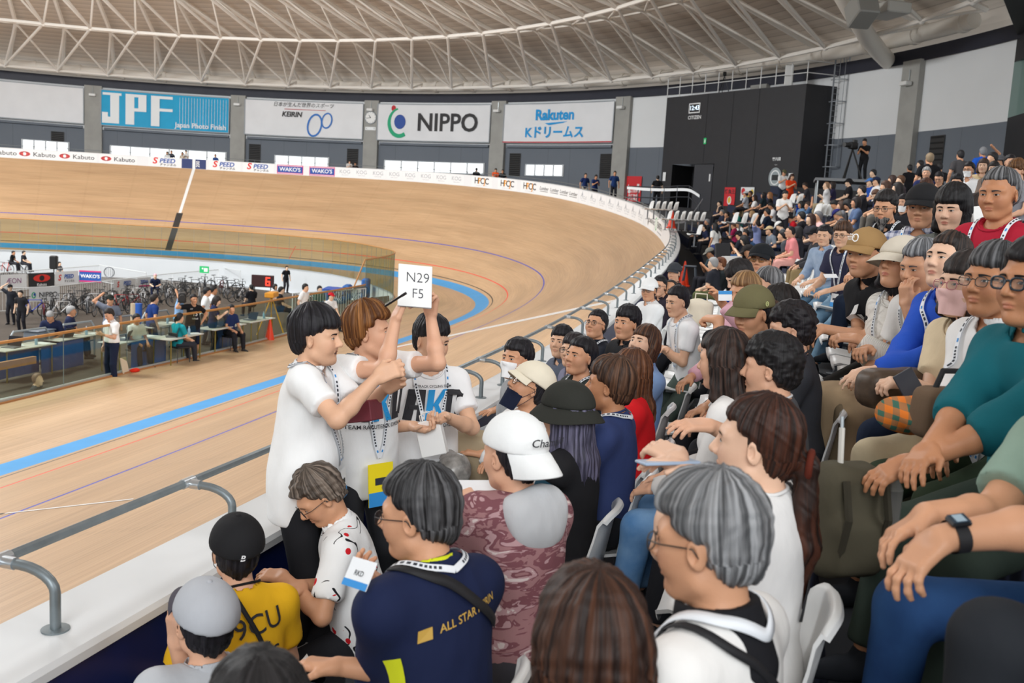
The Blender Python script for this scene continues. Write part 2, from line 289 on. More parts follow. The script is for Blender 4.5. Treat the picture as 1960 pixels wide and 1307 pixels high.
# advertising boards on the track side of the fence
def fencefn(s):
    def f(u,v,h):
        q=tp(s-u,TW,0,-.0-h);q[2]+=FH*.5+v;return q
    return f
ADM=[mat('ad_white','#f2f3f4',.4),mat('ad_red','#e02b23',.4),mat('ad_black','#26262a',.4),mat('ad_blue','#1b50a8',.4),mat('ad_grey','#a9adb3',.4),mat('ad_navy','#1c2f6c',.4),mat('ad_orange','#f3a11c',.4),mat('ad_magenta','#d6287c',.4),mat('ad_green','#3bb36b',.4)]
def ad(s,kind,label):
    fn=fencefn(s);it=[]
    if kind=='kabuto':
        it=[(rect(-1.3,-.36,1.3,.36),0),(disc(-.85,.0,.36,.2),1),(disc(-.85,0,.1,.15),0),(ring2(-.85,0,.3,.16,.035),2),(shift(text('Kabuto',.5,.008),.42,-.02),2)];w_=1.3
    elif kind=='speed':
        it=[(rect(-1.2,-.38,1.2,.38),0),(shift(text('S',.72,.03,.2),-.75,.07),1),(shift(text('PEED',.5,.03,.2),.15,.1),3),(shift(text('チャンネル',.24,.02,.2),.2,-.22),2)]
    elif kind=='200':
        it=[(rect(-.9,-.4,.9,.4),5),(rect(-.11,-.4,.11,.4),0)];V,F=text('200',.36,.02);it+=[((np.stack([-V[:,1]+.3,V[:,0]],1),F),0)]
    elif kind=='wakos':
        it=[(rect(-1.05,-.38,1.05,.38),7),(rect(-1.,-.25,1.,.25),3),(rect(-1.0,.29,1.,.33),0),(rect(-1.,-.33,1.,-.29),0),(text("WAKO'S",.44,.02),0)]
    elif kind=='koga':
        it=[(rect(-.7,-.36,.7,.36),0),(shift(text('KOG',.42,.0),0,.06),4),(shift(text('KEIRIN GROUP',.09),0,-.2),4)]
    elif kind=='hpcjc':
        it=[(rect(-1.,-.38,1.,.38),0),(shift(text('H',.6,.015),-.52,.04),2),(shift(text('P',.6,.015),-.22,.04),6),(shift(text('C',.6,.015),.05,.04),2),(shift(text('J',.6,.015),.28,.04),6),(shift(text('C',.6,.015),.5,.04),2),(shift(text('High Performance Center of Japan Cycling',.06),0,-.27),4)]
    elif kind=='lumber':
        it=[(rect(-.6,-.36,.6,.36),0),(shift(text('Lumber',.32,.01,.25),0,.04),2),(rect(-.45,-.16,.45,-.13),2)]
    elif kind=='cycle':
        it=[(rect(-.55,-.36,.55,.36),0),(shift(text('CYCLE',.26),0,-.04),4),(([(-.3,0),(-.16,.34),(-.05,0),(-.16,.1)],[[0,1,2,3]]),4),(shift(text('TRACK CYCLING',.07),0,-.22),4)]
        it[2]=((np.array([(-.3,0),(-.16,.34),(-.05,0),(-.16,.1)]),[[0,1,2,3]]),4)
    elif kind=='tick':
        it=[(rect(-.8,-.38,.8,.38),0),((np.array([(-.65,.05),(-.45,-.3),(-.2,.35),(-.44,-.12)]),[[0,1,2,3]]),2),(shift(text('CORRATEC',.26,.015),.22,0),2)]
    elif kind=='eco':
        it=[(rect(-1.1,-.38,1.1,.38),0),(shift(ring2(-.75,.05,.22,.3,.06),0,0),8),(shift(text('EARTH',.4,.02),.2,.06),2),(rect(-.35,-.25,.8,-.2),4)]
    o=art('advert_board',it,fn,ADM,None,.006,.35);return setp(o,label,'advert','adverts along the top of the track')
AD=[(95.6,'kabuto','first white board with red crest counted from the far straight'),(93.1,'kabuto','second white board with red crest counted from the far straight'),(90.5,'kabuto','third white board with red crest counted from the far straight'),(87.7,'kabuto','white board with red crest next to the first red and blue lettering'),
(84.4,'speed','white board with red and blue lettering just before the dark 200 panel'),(82.3,'200','dark blue board with white 200 above the two hundred metre line'),(80.0,'speed','white board with red and blue lettering just right of the dark 200 panel'),(77.4,'speed','white board with red and blue lettering beside the first magenta board'),(74.9,'wakos','magenta and blue board beside the red and blue lettering'),(72.3,'wakos','magenta and blue board beside the pale grey logos')]
for i in range(8):AD.append((70.4-1.42*i,'koga','pale board with faint grey letter logo, number %s from the magenta boards'%'one two three four five six seven eight'.split()[i]))
AD+=[(58.0,'hpcjc','white board with black and orange letters nearest the pale grey logos'),(55.4,'hpcjc','middle white board with black and orange letters'),(53.0,'hpcjc','white board with black and orange letters beside the slanted script boards')]
for i,s in enumerate((51.4,50.2,49.05,47.9)):AD.append((s,'lumber','white board with slanted black script, %s from the orange letters'%'first second third fourth'.split()[i]))
for i,s in enumerate((46.6,45.4,44.2,43.0,41.8,40.7,39.6,38.5)):AD.append((s,'cycle','white board with thin grey cycle lettering, %s after the slanted script boards'%'first second third fourth fifth sixth seventh eighth'.split()[i]))
AD+=[(36.6,'tick','white board with black tick mark and bold lettering on the tight bend'),(34.6,'eco','white board with green ring and dark lettering at the bend end')]
for a in AD:ad(*a)
# ================================================================ GLASS BALUSTRADE
GLASS=glassmat('balustrade_glass','#cfd9c9',.07);RAILW=mat('wood_rail','#b98246',.45,noise=(6,.1));STEEL=mat('steel_frame','#b8bec0',.35,.4);CURB=mat('wood_kerb','#a8703f',.5)
def balustrade(name,label,i0,i1,h,n):
    Q=resample(GLS[i0:i1],n+1);e=empty(name,(Q[0,0],Q[0,1],0),label=label,cat='railing');O=np.array([Q[0,0],Q[0,1],0])
    for a,b in zip(Q[:-1],Q[1:]):
        a=np.append(a,0)-O;b=np.append(b,0)-O;t=(b-a)/np.linalg.norm(b-a);n_=np.array([-t[1],t[0],0])*.006;a2=a+t*.012;b2=b-t*.012
        mb=MB();mb.grid([[a2+[0,0,.07],b2+[0,0,.07]],[a2+[0,0,h-.02],b2+[0,0,h-.02]]]);mb.build('glass_panel',[GLASS],e)
    mb=MB();mb.tube(np.array([[q[0],q[1],h] for q in resample(GLS[i0:i1],n*3)])-O,.032,8);autosmooth(mb.build('top_rail',[RAILW],e))
    mb=MB()
    for q in Q:mb.box(np.array([q[0],q[1],h/2])-O,(.012,.012,h))
    mb.build('panel_joints',[mat('joint_grey','#6f7c78',.4)],e)
    R=resample(GLS[i0:i1],n*3);R3=np.concatenate([R,np.zeros((len(R),1))],1)-O;mb=MB();nn=np.gradient(R,axis=0);nn/=np.linalg.norm(nn,axis=1,keepdims=True);nn=np.stack([nn[:,1],-nn[:,0],0*nn[:,0]],1)
    mb.grid(np.stack([R3-nn*.03,R3-nn*.03+[0,0,.07],R3+nn*.03+[0,0,.07],R3+nn*.03],1),0,True);mb.grid(np.stack([R3+nn*.03+[0,0,.03],R3+nn*.08+[0,0,.03],R3+nn*.09+[0,0,-.02]],1),1,True);mb.build('base_channel',[STEEL,CURB],e)
    return e
d=np.concatenate([[0],np.cumsum(np.linalg.norm(np.diff(GLS,axis=0),axis=1))]);i1=int(np.argmin(np.hypot(GLS[:,0]-28.0,GLS[:,1]-5.0)))
balustrade('glass_balustrade','low glass balustrade with wooden top rail along the near side of the infield',0,i1+1,1.2,22)
balustrade('glass_balustrade','tall glass balustrade with wooden top rail curving around the far end of the infield',i1,300,2.2,56)
q=GLS[i1];q2=GLS[i1-1];mb=MB();mb.tube([(q2[0]-1.0,q2[1]-.1,1.2),(q[0]-.1,q[1],2.2)],.032,8);mb.build('rail_ramp',[RAILW],None,label='sloping wooden rail joining the low and tall glass balustrades',cat='railing')
# infield floor: level deck by the near glass, sunken beyond
IFM=mat('infield_grey','#4d443b',.7,noise=(1,.12));IWALL=mat('infield_wall','#c2c6c9',.6,noise=(.6,.02))
def zin(y):return -.06-1.45*float(np.clip((y-8.0)/7.,0,1))
ys=[3.3,5,6.5,8,9.5,11,13,15,20,28,36,44,53];mb=MB()
def xin(y):
    m=np.argmax(GLS[:,0]);return float(np.interp(y,GLS[10:m,1],GLS[10:m,0]))-.25
mb.grid([[(-22,y,zin(y)),(6,y,zin(y)),(max(6.5,xin(y)),y,zin(y))] for y in [4.2]+ys[2:]]);mb.build('floor_infield',[IFM],None,kind='structure')
W=MB();k=i1;R=GLS[k+6:];W.grid(np.stack([np.concatenate([R,0*R[:,:1]-.02],1),np.concatenate([R,0*R[:,:1]-2.3],1)],1));
R1=R-0;W.grid(np.stack([np.concatenate([R+0.0,0*R[:,:1]+.0],1),np.concatenate([R*.997+np.array([.12,.06]),0*R[:,:1]-.0],1)],1))
W.build('wall_infield',[IWALL],None,kind='structure')
# ================================================================ HALL WALL
WC=np.array([21.523,25.654]);WR=51.
def wp(a,z,r=WR):return np.array([WC[0]+r*math.cos(rad(a)),WC[1]+r*math.sin(rad(a)),z])
def wband(mb,a0,a1,z0,z1,r=WR,mi=0,n=None):
    n=n or max(2,int(abs(a1-a0)/1.5)+2);A=np.linspace(a0,a1,n);mb.grid([[wp(a,z0,r) for a in A],[wp(a,z1,r) for a in A]],mi,True)
def wslab(mb,a0,a1,z0,z1,r0,r1,mi=0):
    n=max(2,int(abs(a1-a0)/2)+2);A=np.linspace(a0,a1,n);mb.grid([[wp(a,z,r) for a in A] for z,r in ((z0,r1),(z0,r0),(z1,r0),(z1,r1))],mi,True)
    for a in(a0,a1):mb.poly([wp(a,z0,r0),wp(a,z0,r1),wp(a,z1,r1),wp(a,z1,r0)],mi)
def wfn(a0,z0,r):
    """face on the hall wall: u metres to the picture's right (falling angle), v up"""
    return lambda u,v,h:wp(a0-math.degrees(u/r),z0+v,r-h)
CONC=mat('concrete','#a3a29d',.85,noise=(1.2,.08),bump=(30,.12));PANW=mat('wall_white_panel','#e4e6e7',.6,noise=(.4,.02));PANG=mat('wall_grey_panel','#6a717a',.7,noise=(.4,.03));DKB=mat('wall_dark_band','#1d2030',.5);PANL=mat('panel_joint','#5a6068',.7)
cols=[(44.,42.4),(28.85,27.2),(14.38,12.86),(.14,-1.4),(-13.88,-15.47),(-27.51,-29.09),(-41.6,-43.2),(-56.05,-57.58),(-70.5,-72)]
mb=MB();wband(mb,50,-72,10.0,13.8,WR,0);wband(mb,50,-72,2.2,10.0,WR,1);wband(mb,50,-72,13.75,14.45,WR-.12,2);wband(mb,50,-72,13.72,13.75,WR-.12,2)
mb.grid([[wp(a,13.75,r) for a in np.linspace(50,-72,60)] for r in(WR,WR-.12)],2)
for a in np.arange(50,-72,-2.42):
    mb.poly([wp(a,2.2,WR-.004),wp(a-.04,2.2,WR-.004),wp(a-.04,10,WR-.004),wp(a,10,WR-.004)],3)
mb.build('wall_bend',[PANW,PANG,DKB,PANL],None,kind='structure')
for a0,a1 in cols:
    mb=MB();wslab(mb,a0,a1,2.5,13.8,WR-.35,WR+.1);mb.build('pillar',[CONC],None,kind='structure')
# window strips low in each bay, dark recess above them, louvre vents beside them
WIN=mat('window_daylight','#f2f8fb',.4,emit=1.6);MUL=mat('window_frame','#c9cdd0',.4);REC=mat('recess_grey','#565d66',.8);LOUV=mat('louvre_dark','#2d2c2c',.6)
bays=[(42.4,28.85,34.6,30.4,29.7),(27.2,14.38,26.4,14.9,None),(12.86,.14,9.7,4.0,None),(-1.4,-13.88,-2.2,-13.2,None),(-15.47,-27.51,-17.9,-22.0,None)]
for i,(b0,b1,w0,w1,_) in enumerate(bays):
    mb=MB();wslab(mb,w0+.1,w1-.1,7.72,8.68,WR-.1,WR+.05,0);wband(mb,w0,w1,7.8,8.6,WR-.11,1)
    n=6 if abs(w0-w1)>7 else 4
    for k in range(n+1):
        a=w0+(w1-w0)*k/n;wslab(mb,a+.08,a-.08,7.74,8.66,WR-.14,WR,0)
    mb.build('window_%d'%(i+1),[MUL,WIN],None,kind='structure')
    mb=MB();wslab(mb,b0-.2,b1+.2,10.0,10.2,WR-.3,WR);mb.build('trim_%d'%(i+1),[PANG],None,kind='structure')
for a,lab in ((31.4,'dark louvred vent in the grey wall below the blank white panel'),(11.9,'dark louvred vent left of the short window under the cycling rings banner'),(1.4,'dark louvred vent on the right under the cycling rings banner'),(-16.6,'dark louvred vent left under the blue lettered banner'),(-26.6,'dark louvred vent right under the blue lettered banner'),(-59.4,'dark louvred vent in the grey wall behind the top row of spectators')):
    mb=MB();fn=wfn(a,8.6 if a>-40 else 8.0,WR);wid=.55;h=.95 if a>-40 else 1.7
    mb.poly([fn(x,y,.05) for x,y in((-wid,-h),(wid,-h),(wid,h),(-wid,h))])
    for k in range(12):
        y=-h+.1+(2*h-.2)*k/11;mb.poly([fn(-wid+.06,y-.04,.06),fn(wid-.06,y-.04,.06),fn(wid-.06,y+.04,.11),fn(-wid+.06,y+.04,.11)])
    mb.build('wall_vent',[LOUV],None,label=lab,cat='vent',group='wall vents')
# banners
def banner(a0,a1,label,bg,items,mats,tilt=0,z0=10.38,z1=13.5):
    am=(a0+a1)/2;r=WR-.45;fn=wfn(am,(z0+z1)/2,r);hw=abs(a0-a1)/2*rad(1)*r;h=(z1-z0)/2
    mb=MB();us=np.linspace(-hw,hw,24)
    mb.grid([[fn(u,v,.0+.03*math.sin(u*1.3)) for u in us] for v in np.linspace(-h,h,4)],0)
    e=mb.build('banner',[bg],None,True,label=label,cat='banner')
    mb=MB()
    for x,y in((-hw,0),(hw,0),(0,h),(0,-h)):
        u0,u1=(x-.04,x+.04) if y==0 else (-hw,hw);v0,v1=(-h,h) if y==0 else (y-.04,y+.04);uu=np.linspace(u0,u1,2 if y==0 else 12)
        mb.grid([[fn(u,v,.035) for u in uu] for v in(v0,v1)],0)
    mb.build('frame',[mat('banner_frame','#9aa0a6',.5)],e)
    if items:art('lettering',items(hw,h),lambda u,v,q:fn(u,v,q+.045),mats,e,.006,.9)
    return e
BW=mat('banner_white','#e9eaec',.6,noise=(.7,.03));CY=mat('banner_cyan','#0aa6d6',.6,noise=(.7,.06))
bm=[mat('b_white','#f3f6f7',.6),mat('b_blue','#2f74c4',.6),mat('b_black','#2b2a2c',.6),mat('b_red','#c2202c',.6),mat('b_green','#18a878',.6),mat('b_navy','#2b4fa0',.6),mat('b_cyan','#0a9be0',.6)]
def jpf(w_,h):
    it=[]
    x=-w_+.05;J=rect(x+.75,-h*.55,x+1.5,h*.86);it+=[(J,0),(rect(x+.1,h*.72,x+1.7,h*.86),0),(rect(x+.1,-h*.86,x+1.5,-h*.5),0),(rect(x+.05,-h*.86,x+.55,-h*.25),0)]
    x+=2.05;it+=[(rect(x,-h*.86,x+.75,h*.86),0),(rect(x,h*.7,x+1.75,h*.86),0),(rect(x+1.1,-h*.1,x+1.8,h*.86),0),(rect(x,-h*.1,x+1.7,h*.08),0)]
    x+=2.2;it+=[(rect(x,-h*.86,x+.75,h*.86),0),(rect(x,h*.7,x+1.9,h*.86),0),(rect(x,h*.0,x+1.9,h*.16),0)]
    for k in range(17):it.append((rect(1.2+k*.26,-h*.85+.0,1.225+k*.26,h*.86),0))
    it.append((shift(text('Japan Photo Finish',.62,.02),3.1,-h*.72),0));return it
banner(27.25,14.5,'cyan banner with three large white letters hung between concrete pillars',CY,jpf,bm)
def kei(w_,h):
    return [(shift(text('日本が生んだ世界のスポーツ',.44,0,.2),-.1,h*.78),2),(rect(-1.9,h*.52,2.0,h*.55),3),(shift(text('KEIRIN',.62,.03,.2),-1.2,h*.24),2),(ring2(1.0,-.5,.72,1.05,.17,36,-.25),1),(ring2(2.15,-.05,.52,.72,.13,36,-.25),1)]
banner(12.86,.2,'white banner with two blue rings and black cycle racing lettering',BW,kei,bm)
def nip(w_,h):
    t=np.linspace(1.75,5.3,24);arc=np.concatenate([np.stack([-3.35+1.15*np.cos(t),-.05+1.3*np.sin(t)],1),np.stack([-3.35+.85*np.cos(t[::-1]),.05+1.05*np.sin(t[::-1])],1)])
    n=24;F=[[i,i+1,2*n-2-i,2*n-1-i] for i in range(n-1)]
    return [(disc(-3.95,1.2,.22,.26),3),((arc,F),4),(disc(-3.3,.05,.55,.62),5),(shift(text('NIPPO',2.1,.02),1.35,-.02),2)]
banner(-1.4,-13.88,'white banner with five large black letters and a red, blue and green mark',BW,nip,bm)
def rak(w_,h):
    return [(shift(text('Rakuten',1.15,.035),-.35,.62),6),((np.array([(-1.3,.0),(.95,.12),(.5,.0),(-.9,-.16)]),[[0,1,2,3]]),6),(shift(text('Kドリームス',1.02,.03),-.3,-.78),6),(rect(-w_,-h+.0,w_,-h+.09),3)]
banner(-15.4,-27.5,'white banner with two lines of blue lettering and a red lower edge',BW,rak,bm)
banner(42.3,28.9,'blank white banner panel left of the cyan one',BW,None,bm)
# clock on the pillar between the banners
fn=wfn(-.62,12.3,WR-.36);mb=MB();A=np.linspace(0,2*math.pi,32,endpoint=False)
c=empty('wall_clock',tuple(fn(0,0,0)),label='round white wall clock on the pillar left of the banner with the three colour mark',cat='clock');O=np.array(c.location)
mb.poly([fn(.55*math.cos(t),.55*math.sin(t),.08)-O for t in A],0);mb.grid([[fn(r*math.cos(t),r*math.sin(t),h)-O for t in A] for r,h in((.5,.09),(.58,.09),(.58,.0))],1,closed=True);mb.build('dial',[mat('dial_white','#f0f0ee',.4),mat('dial_rim','#8f9498',.4)],c)
art('hands',[((np.array([(-.03,-.05),(.03,-.05),(.02,.28),(-.02,.28)])@np.array([[.8,.6],[-.6,.8]]),[[0,1,2,3]]),0),((np.array([(-.02,-.05),(.02,-.05),(.015,.42),(-.015,.42)])@np.array([[-.2,.98],[-.98,-.2]]),[[0,1,2,3]]),0)]+[(rect(.45*math.cos(t)-.02,.45*math.sin(t)-.02,.45*math.cos(t)+.02,.45*math.sin(t)+.02),0) for t in np.linspace(0,2*math.pi,12,endpoint=False)],lambda u,v,h:fn(u,v,.1+h)-O,[bm[2]],c)
fn=wfn(-.62,11.35,WR-.36);art('clock_nameplate',[(rect(-.5,-.14,.5,.14),0),(text('CITIZEN',.22,.01),1)],lambda u,v,h:fn(u,v,.02+h),[bm[0],bm[2]],None,label='small white nameplate under the wall clock',cat='sign')
# small lamps on the pillars
for (a0,a1),lab in zip(cols[1:8],('first','second','third','fourth','fifth','hidden','rightmost')):
    if lab=='hidden':continue
    am=(a0+a1)/2;fn=wfn(am,13.0 if lab!='rightmost' else 12.6,WR-.36);O=fn(0,0,0);e=empty('pillar_lamp',tuple(O),label='small white lamp high on the %s concrete pillar'%({'first':'pillar left of the cyan banner,','second':'pillar right of the cyan banner,','third':'clock','fourth':'pillar right of the three colour mark,','fifth':'pillar beside the black block,','rightmost':'rightmost'}[lab]),cat='lamp',group='lamps on the pillars')
    n=wfn(am,0,WR-.36)(0,0,1)-wfn(am,0,WR-.36)(0,0,0);t=np.array([-n[1],n[0],0]);R=np.stack([t,n,[0,0,1]],1);mb=MB();mb.box((n*.25)+[0,0,-.05],(.55,.4,.22),R,0,.03);mb.build('housing',[mat('lamp_white','#e6e6e4',.4)],e);mb=MB();mb.tube([n*.05,n*.05+[0,0,.7]],.025,6);mb.build('conduit',[STEEL],e)
# concourse deck behind the bend fence
mb=MB();sd=np.linspace(36,106,60)
def wallpt(s):
    c=tp(s,TW,FH,CW);th=tth(s);n=np.array([math.sin(th),-math.cos(th)]);o_=c[:2]-WC;b=o_@n;d_=-b+math.sqrt(max(0,b*b-(o_@o_)+(WR+.2)**2));return c[:2]+n*d_
def zdeck(s):return float(min(zc(s)-1.0,5.9))
mb.grid([[np.append(tp(s,TW,FH,CW-.05)[:2],zdeck(s)),np.append(wallpt(s),zdeck(s))] for s in sd]);mb.build('floor_concourse',[mat('deck_grey','#4c4f55',.7)],None,kind='structure')
# ================================================================ ROOF
RW=mat('truss_white','#efeae2',.5);RSK=bpy.data.materials.new('roof_boards');RSK.use_nodes=True;nt=RSK.node_tree;b=nt.nodes['Principled BSDF'];b.inputs['Roughness'].default_value=.8
g=nt.nodes.new('ShaderNodeNewGeometry');sx=nt.nodes.new('ShaderNodeVectorMath');sx.operation='SUBTRACT';sx.inputs[1].default_value=(WC[0],WC[1],0);nt.links.new(g.outputs['Position'],sx.inputs[0])
mv=nt.nodes.new('ShaderNodeVectorMath');mv.operation='MULTIPLY';mv.inputs[1].default_value=(1,1,0);nt.links.new(sx.outputs[0],mv.inputs[0]);ln=nt.nodes.new('ShaderNodeVectorMath');ln.operation='LENGTH';nt.links.new(mv.outputs[0],ln.inputs[0])
ml=nt.nodes.new('ShaderNodeMath');ml.operation='MULTIPLY';ml.inputs[1].default_value=1.15;nt.links.new(ln.outputs['Value'],ml.inputs[0]);fr=nt.nodes.new('ShaderNodeMath');fr.operation='FRACT';nt.links.new(ml.outputs[0],fr.inputs[0])
cr=nt.nodes.new('ShaderNodeValToRGB');cr.color_ramp.interpolation='CONSTANT';cr.color_ramp.elements[0].color=L('#b0a498');cr.color_ramp.elements[1].position=.1;cr.color_ramp.elements[1].color=L('#d2c6b9');e3=cr.color_ramp.elements.new(.55);e3.color=L('#c9bdb0');nt.links.new(fr.outputs[0],cr.inputs[0]);nt.links.new(cr.outputs[0],b.inputs['Base Color'])
def rp(r,a,z):return np.array([WC[0]+r*math.cos(a),WC[1]+r*math.sin(a),z])
prof=[(52.5,14.0),(51.5,15.6),(47,16.6),(41.3,17.75),(32,19.3),(22,20.6),(11,21.4),(.5,21.7)]
mb=MB();A=np.linspace(0,2*math.pi,73);mb.grid([[rp(r,a,z) for a in A] for r,z in prof],0,False);mb.build('ceiling_roof',[RSK],None,True,kind='structure')
def poly_nodes(pts,i,z):
    I=np.arange(len(pts));ok=[k for k,q in enumerate(pts) if q];X=np.array([onz(*pts[k],z) for k in ok]);a=np.arctan2(X[:,1]-WC[1],X[:,0]-WC[0]);r=np.hypot(X[:,0]-WC[0],X[:,1]-WC[1])
    ca=np.polyfit(ok,a,3);cr_=np.polyfit(ok,r,2);i=np.clip(i,-1,len(pts)) if False else i
    return np.polyval(ca,i),np.polyval(cr_,i)
B1=[(8,123),(110,134),(206,142),(297.5,151),(386,156),(471,162),(553.5,166),(635,168),(715,168),(792,169),(868.5,168.5),(943.5,167),(1017,163),(1090,158),(1163,153),(1239,144.6),(1317.5,136),(1399.5,123),(1483.6,109),(1574.5,90.6),(1670,68),(1776.6,40),(1895.6,4)]
B2=[(82,44),(174,54),(260,63),(343,68),(423,73),(501,76),(576,77),(649,77),(719.6,76.4),(790,73.6),(857,68.6),(923,63),(986,54.6),(1051,44),(1119,32),(1188.6,15.4)]
NI=np.arange(-4,26)
a1,r1=poly_nodes(B1,NI.astype(float),14.53);dm=float(np.mean(np.diff(a1)))
a2,r2=poly_nodes(B2,np.clip(NI-0.,-2,17),16.6)
a2=np.where(NI<-2,a2[2]+dm*(NI+2),np.where(NI>17,a2[21]+dm*(NI-17),a2));r2=np.clip(r2,37,40)
n1=[rp(r,a,14.53) for r,a in zip(r1,a1)];n2=[rp(r,a,16.6) for r,a in zip(r2,a2)]
n3=[rp(r-9.3,a,18.1) for r,a in zip(r2,a2)];n4=[rp(r-18.5,a,19.2) for r,a in zip(r2,a2)]
am=lambda a,k:a[k]+dm*.5
t1=[rp(50.4,a1[k]-dm*.0,15.35) for k in range(len(NI))];t2=[rp(41.3,a1[k]+dm*.5,17.1) for k in range(len(NI))];t3=[rp(33,a2[k]+dm*.5,18.6) for k in range(len(NI))];t4=[rp(24,a2[k]+dm*.5,19.9) for k in range(len(NI))]
big=MB();thin=MB();M=len(NI)
for k in range(M):
    if k+1<M:
        for nn,rr in((n1,.12),(n2,.12),(n3,.1)):big.tube([nn[k],nn[k+1]],rr,7,cap=False)
        for tt in(t2,t3):thin.tube([tt[k],tt[k+1]],.06,5,cap=False)
    big.tube([n1[k],n2[k]],.11,6,cap=False);big.tube([n2[k],n3[k]],.11,6,cap=False);big.tube([n3[k],n4[k]],.1,6,cap=False)
    thin.tube([n1[k],t1[k]],.075,5,cap=False);thin.tube([n1[k],t2[k]],.085,6,cap=False)
    if k>0:thin.tube([n1[k],t2[k-1]],.085,6,cap=False);thin.tube([n3[k],t2[k-1]],.001,3,cap=False) if False else None
    j=int(np.argmin([abs(x-(a1[k]+dm*.5)) for x in a2]));thin.tube([n2[j],t2[k]],.075,6,cap=False)
    if j+1<M:thin.tube([n2[j+1],t2[k]],.075,6,cap=False)
    thin.tube([n2[k],t3[k]],.085,6,cap=False)
    if k>0:thin.tube([n2[k],t3[k-1]],.085,6,cap=False);thin.tube([n3[k],t3[k-1]],.075,6,cap=False)
    thin.tube([n3[k],t3[k]],.075,6,cap=False);thin.tube([n3[k],t4[k]],.08,6,cap=False)
    # ribs under the roof boards
    big.tube([t1[k]+[0,0,.0],t2[k]],.16,6,cap=False);jt=int(np.argmin([np.linalg.norm(x-t2[k]) for x in t3]));big.tube([t2[k],t3[jt]],.16,6,cap=False);big.tube([t3[k],t4[k]],.14,6,cap=False)
    for nn in(n1,n2):big.lathe([(0.02,-.2),(.15,-.12),(.2,0),(.15,.12),(.02,.2)],7,nn[k],cap=False)
autosmooth(big.build('ceiling_truss',[RW],None,kind='structure'));autosmooth(thin.build('ceiling_bracing',[RW],None,kind='structure'))
mb=MB();A=np.linspace(rad(50),rad(-62.5),110);mb.tube([rp(50.2,a,14.95) for a in A],.42,10)
for a in A[::4]:mb.tube([rp(50.2,a,14.95),rp(50.2,a-.006,14.95)],.5,10)
autosmooth(mb.build('air_duct',[mat('duct_white','#e6e0d6',.5)],None,label='fat white air duct running around the top of the hall wall',cat='duct'))
# ================================================================ FIGURES: smooth blended surfaces meshed on a grid
def _axis(lo,hi,h,hf,zones):
    xs=[lo]
    while xs[-1]<hi:
        x=xs[-1];st=h
        for a,b in zones:
            if a-h<=x<=b:st=hf;break
        xs.append(x+st)
    return np.array(xs,dtype=np.float32)
def _pd(p,X,Y,Z):
    t=p[0]
    if t=='rc' or t=='cc':
        a,b,r1,r2=p[1:5];a=np.asarray(a,float);b=np.asarray(b,float);ba=b-a;l2=float(ba@ba)+1e-12
        dx,dy,dz=X-a[0],Y-a[1],Z-a[2];h=(dx*ba[0]+dy*ba[1]+dz*ba[2])/l2;hc=np.clip(h,0,1)
        d=np.sqrt((dx-hc*ba[0])**2+(dy-hc*ba[1])**2+(dz-hc*ba[2])**2)-(r1+(r2-r1)*hc)
        if t=='cc':d=np.maximum(d,(h-1)*math.sqrt(l2))
        return d
    c=np.asarray(p[1],float);R=p[2];dx,dy,dz=X-c[0],Y-c[1],Z-c[2]
    if R is not None:
        R=np.asarray(R);dx,dy,dz=(dx*R[0,0]+dy*R[1,0]+dz*R[2,0],dx*R[0,1]+dy*R[1,1]+dz*R[2,1],dx*R[0,2]+dy*R[1,2]+dz*R[2,2])
    if t=='el':
        r=p[3];k0=np.sqrt((dx/r[0])**2+(dy/r[1])**2+(dz/r[2])**2);k1=np.sqrt((dx/r[0]**2)**2+(dy/r[1]**2)**2+(dz/r[2]**2)**2)+1e-9
        return k0*(k0-1)/k1
    if t=='bx':
        h,rd=p[3],p[4];qx,qy,qz=np.abs(dx)-h[0]+rd,np.abs(dy)-h[1]+rd,np.abs(dz)-h[2]+rd
        return np.sqrt(np.maximum(qx,0)**2+np.maximum(qy,0)**2+np.maximum(qz,0)**2)+np.minimum(np.maximum(qx,np.maximum(qy,qz)),0)-rd
    if t=='hs': # half space, local x>0 is outside
        return dx
def _bb(p):
    if p[0] in('rc','cc'):
        a,b=np.asarray(p[1],float),np.asarray(p[2],float);return np.minimum(a-p[3],b-p[4]),np.maximum(a+p[3],b+p[4])
    if p[0]=='hs':return np.array([-9.]*3),np.array([9.]*3)
    c=np.asarray(p[1],float);r=np.max(p[3])*(1.75 if p[0]=='bx' else 1.0);
    if p[2] is None:rr=np.asarray(p[3],float);return c-rr,c+rr
    return c-r,c+r
def field(prims,X,Y,Z):
    """value of the blended shape at scattered points"""
    F=np.full(np.shape(X),9.)
    for p,k,op,cat in prims:
        d=_pd(p,X,Y,Z)
        F=_comb(F,d,k,op)
    return F
def _comb(F,d,k,op):
    if op=='u':
        if k<=0:return np.minimum(F,d)
        h=np.maximum(k-np.abs(F-d),0)/k;return np.minimum(F,d)-h*h*k*.25
    d=-d if op=='s' else d
    if k<=0:return np.maximum(F,d)
    h=np.maximum(k-np.abs(F-d),0)/k;return np.maximum(F,d)+h*h*k*.25
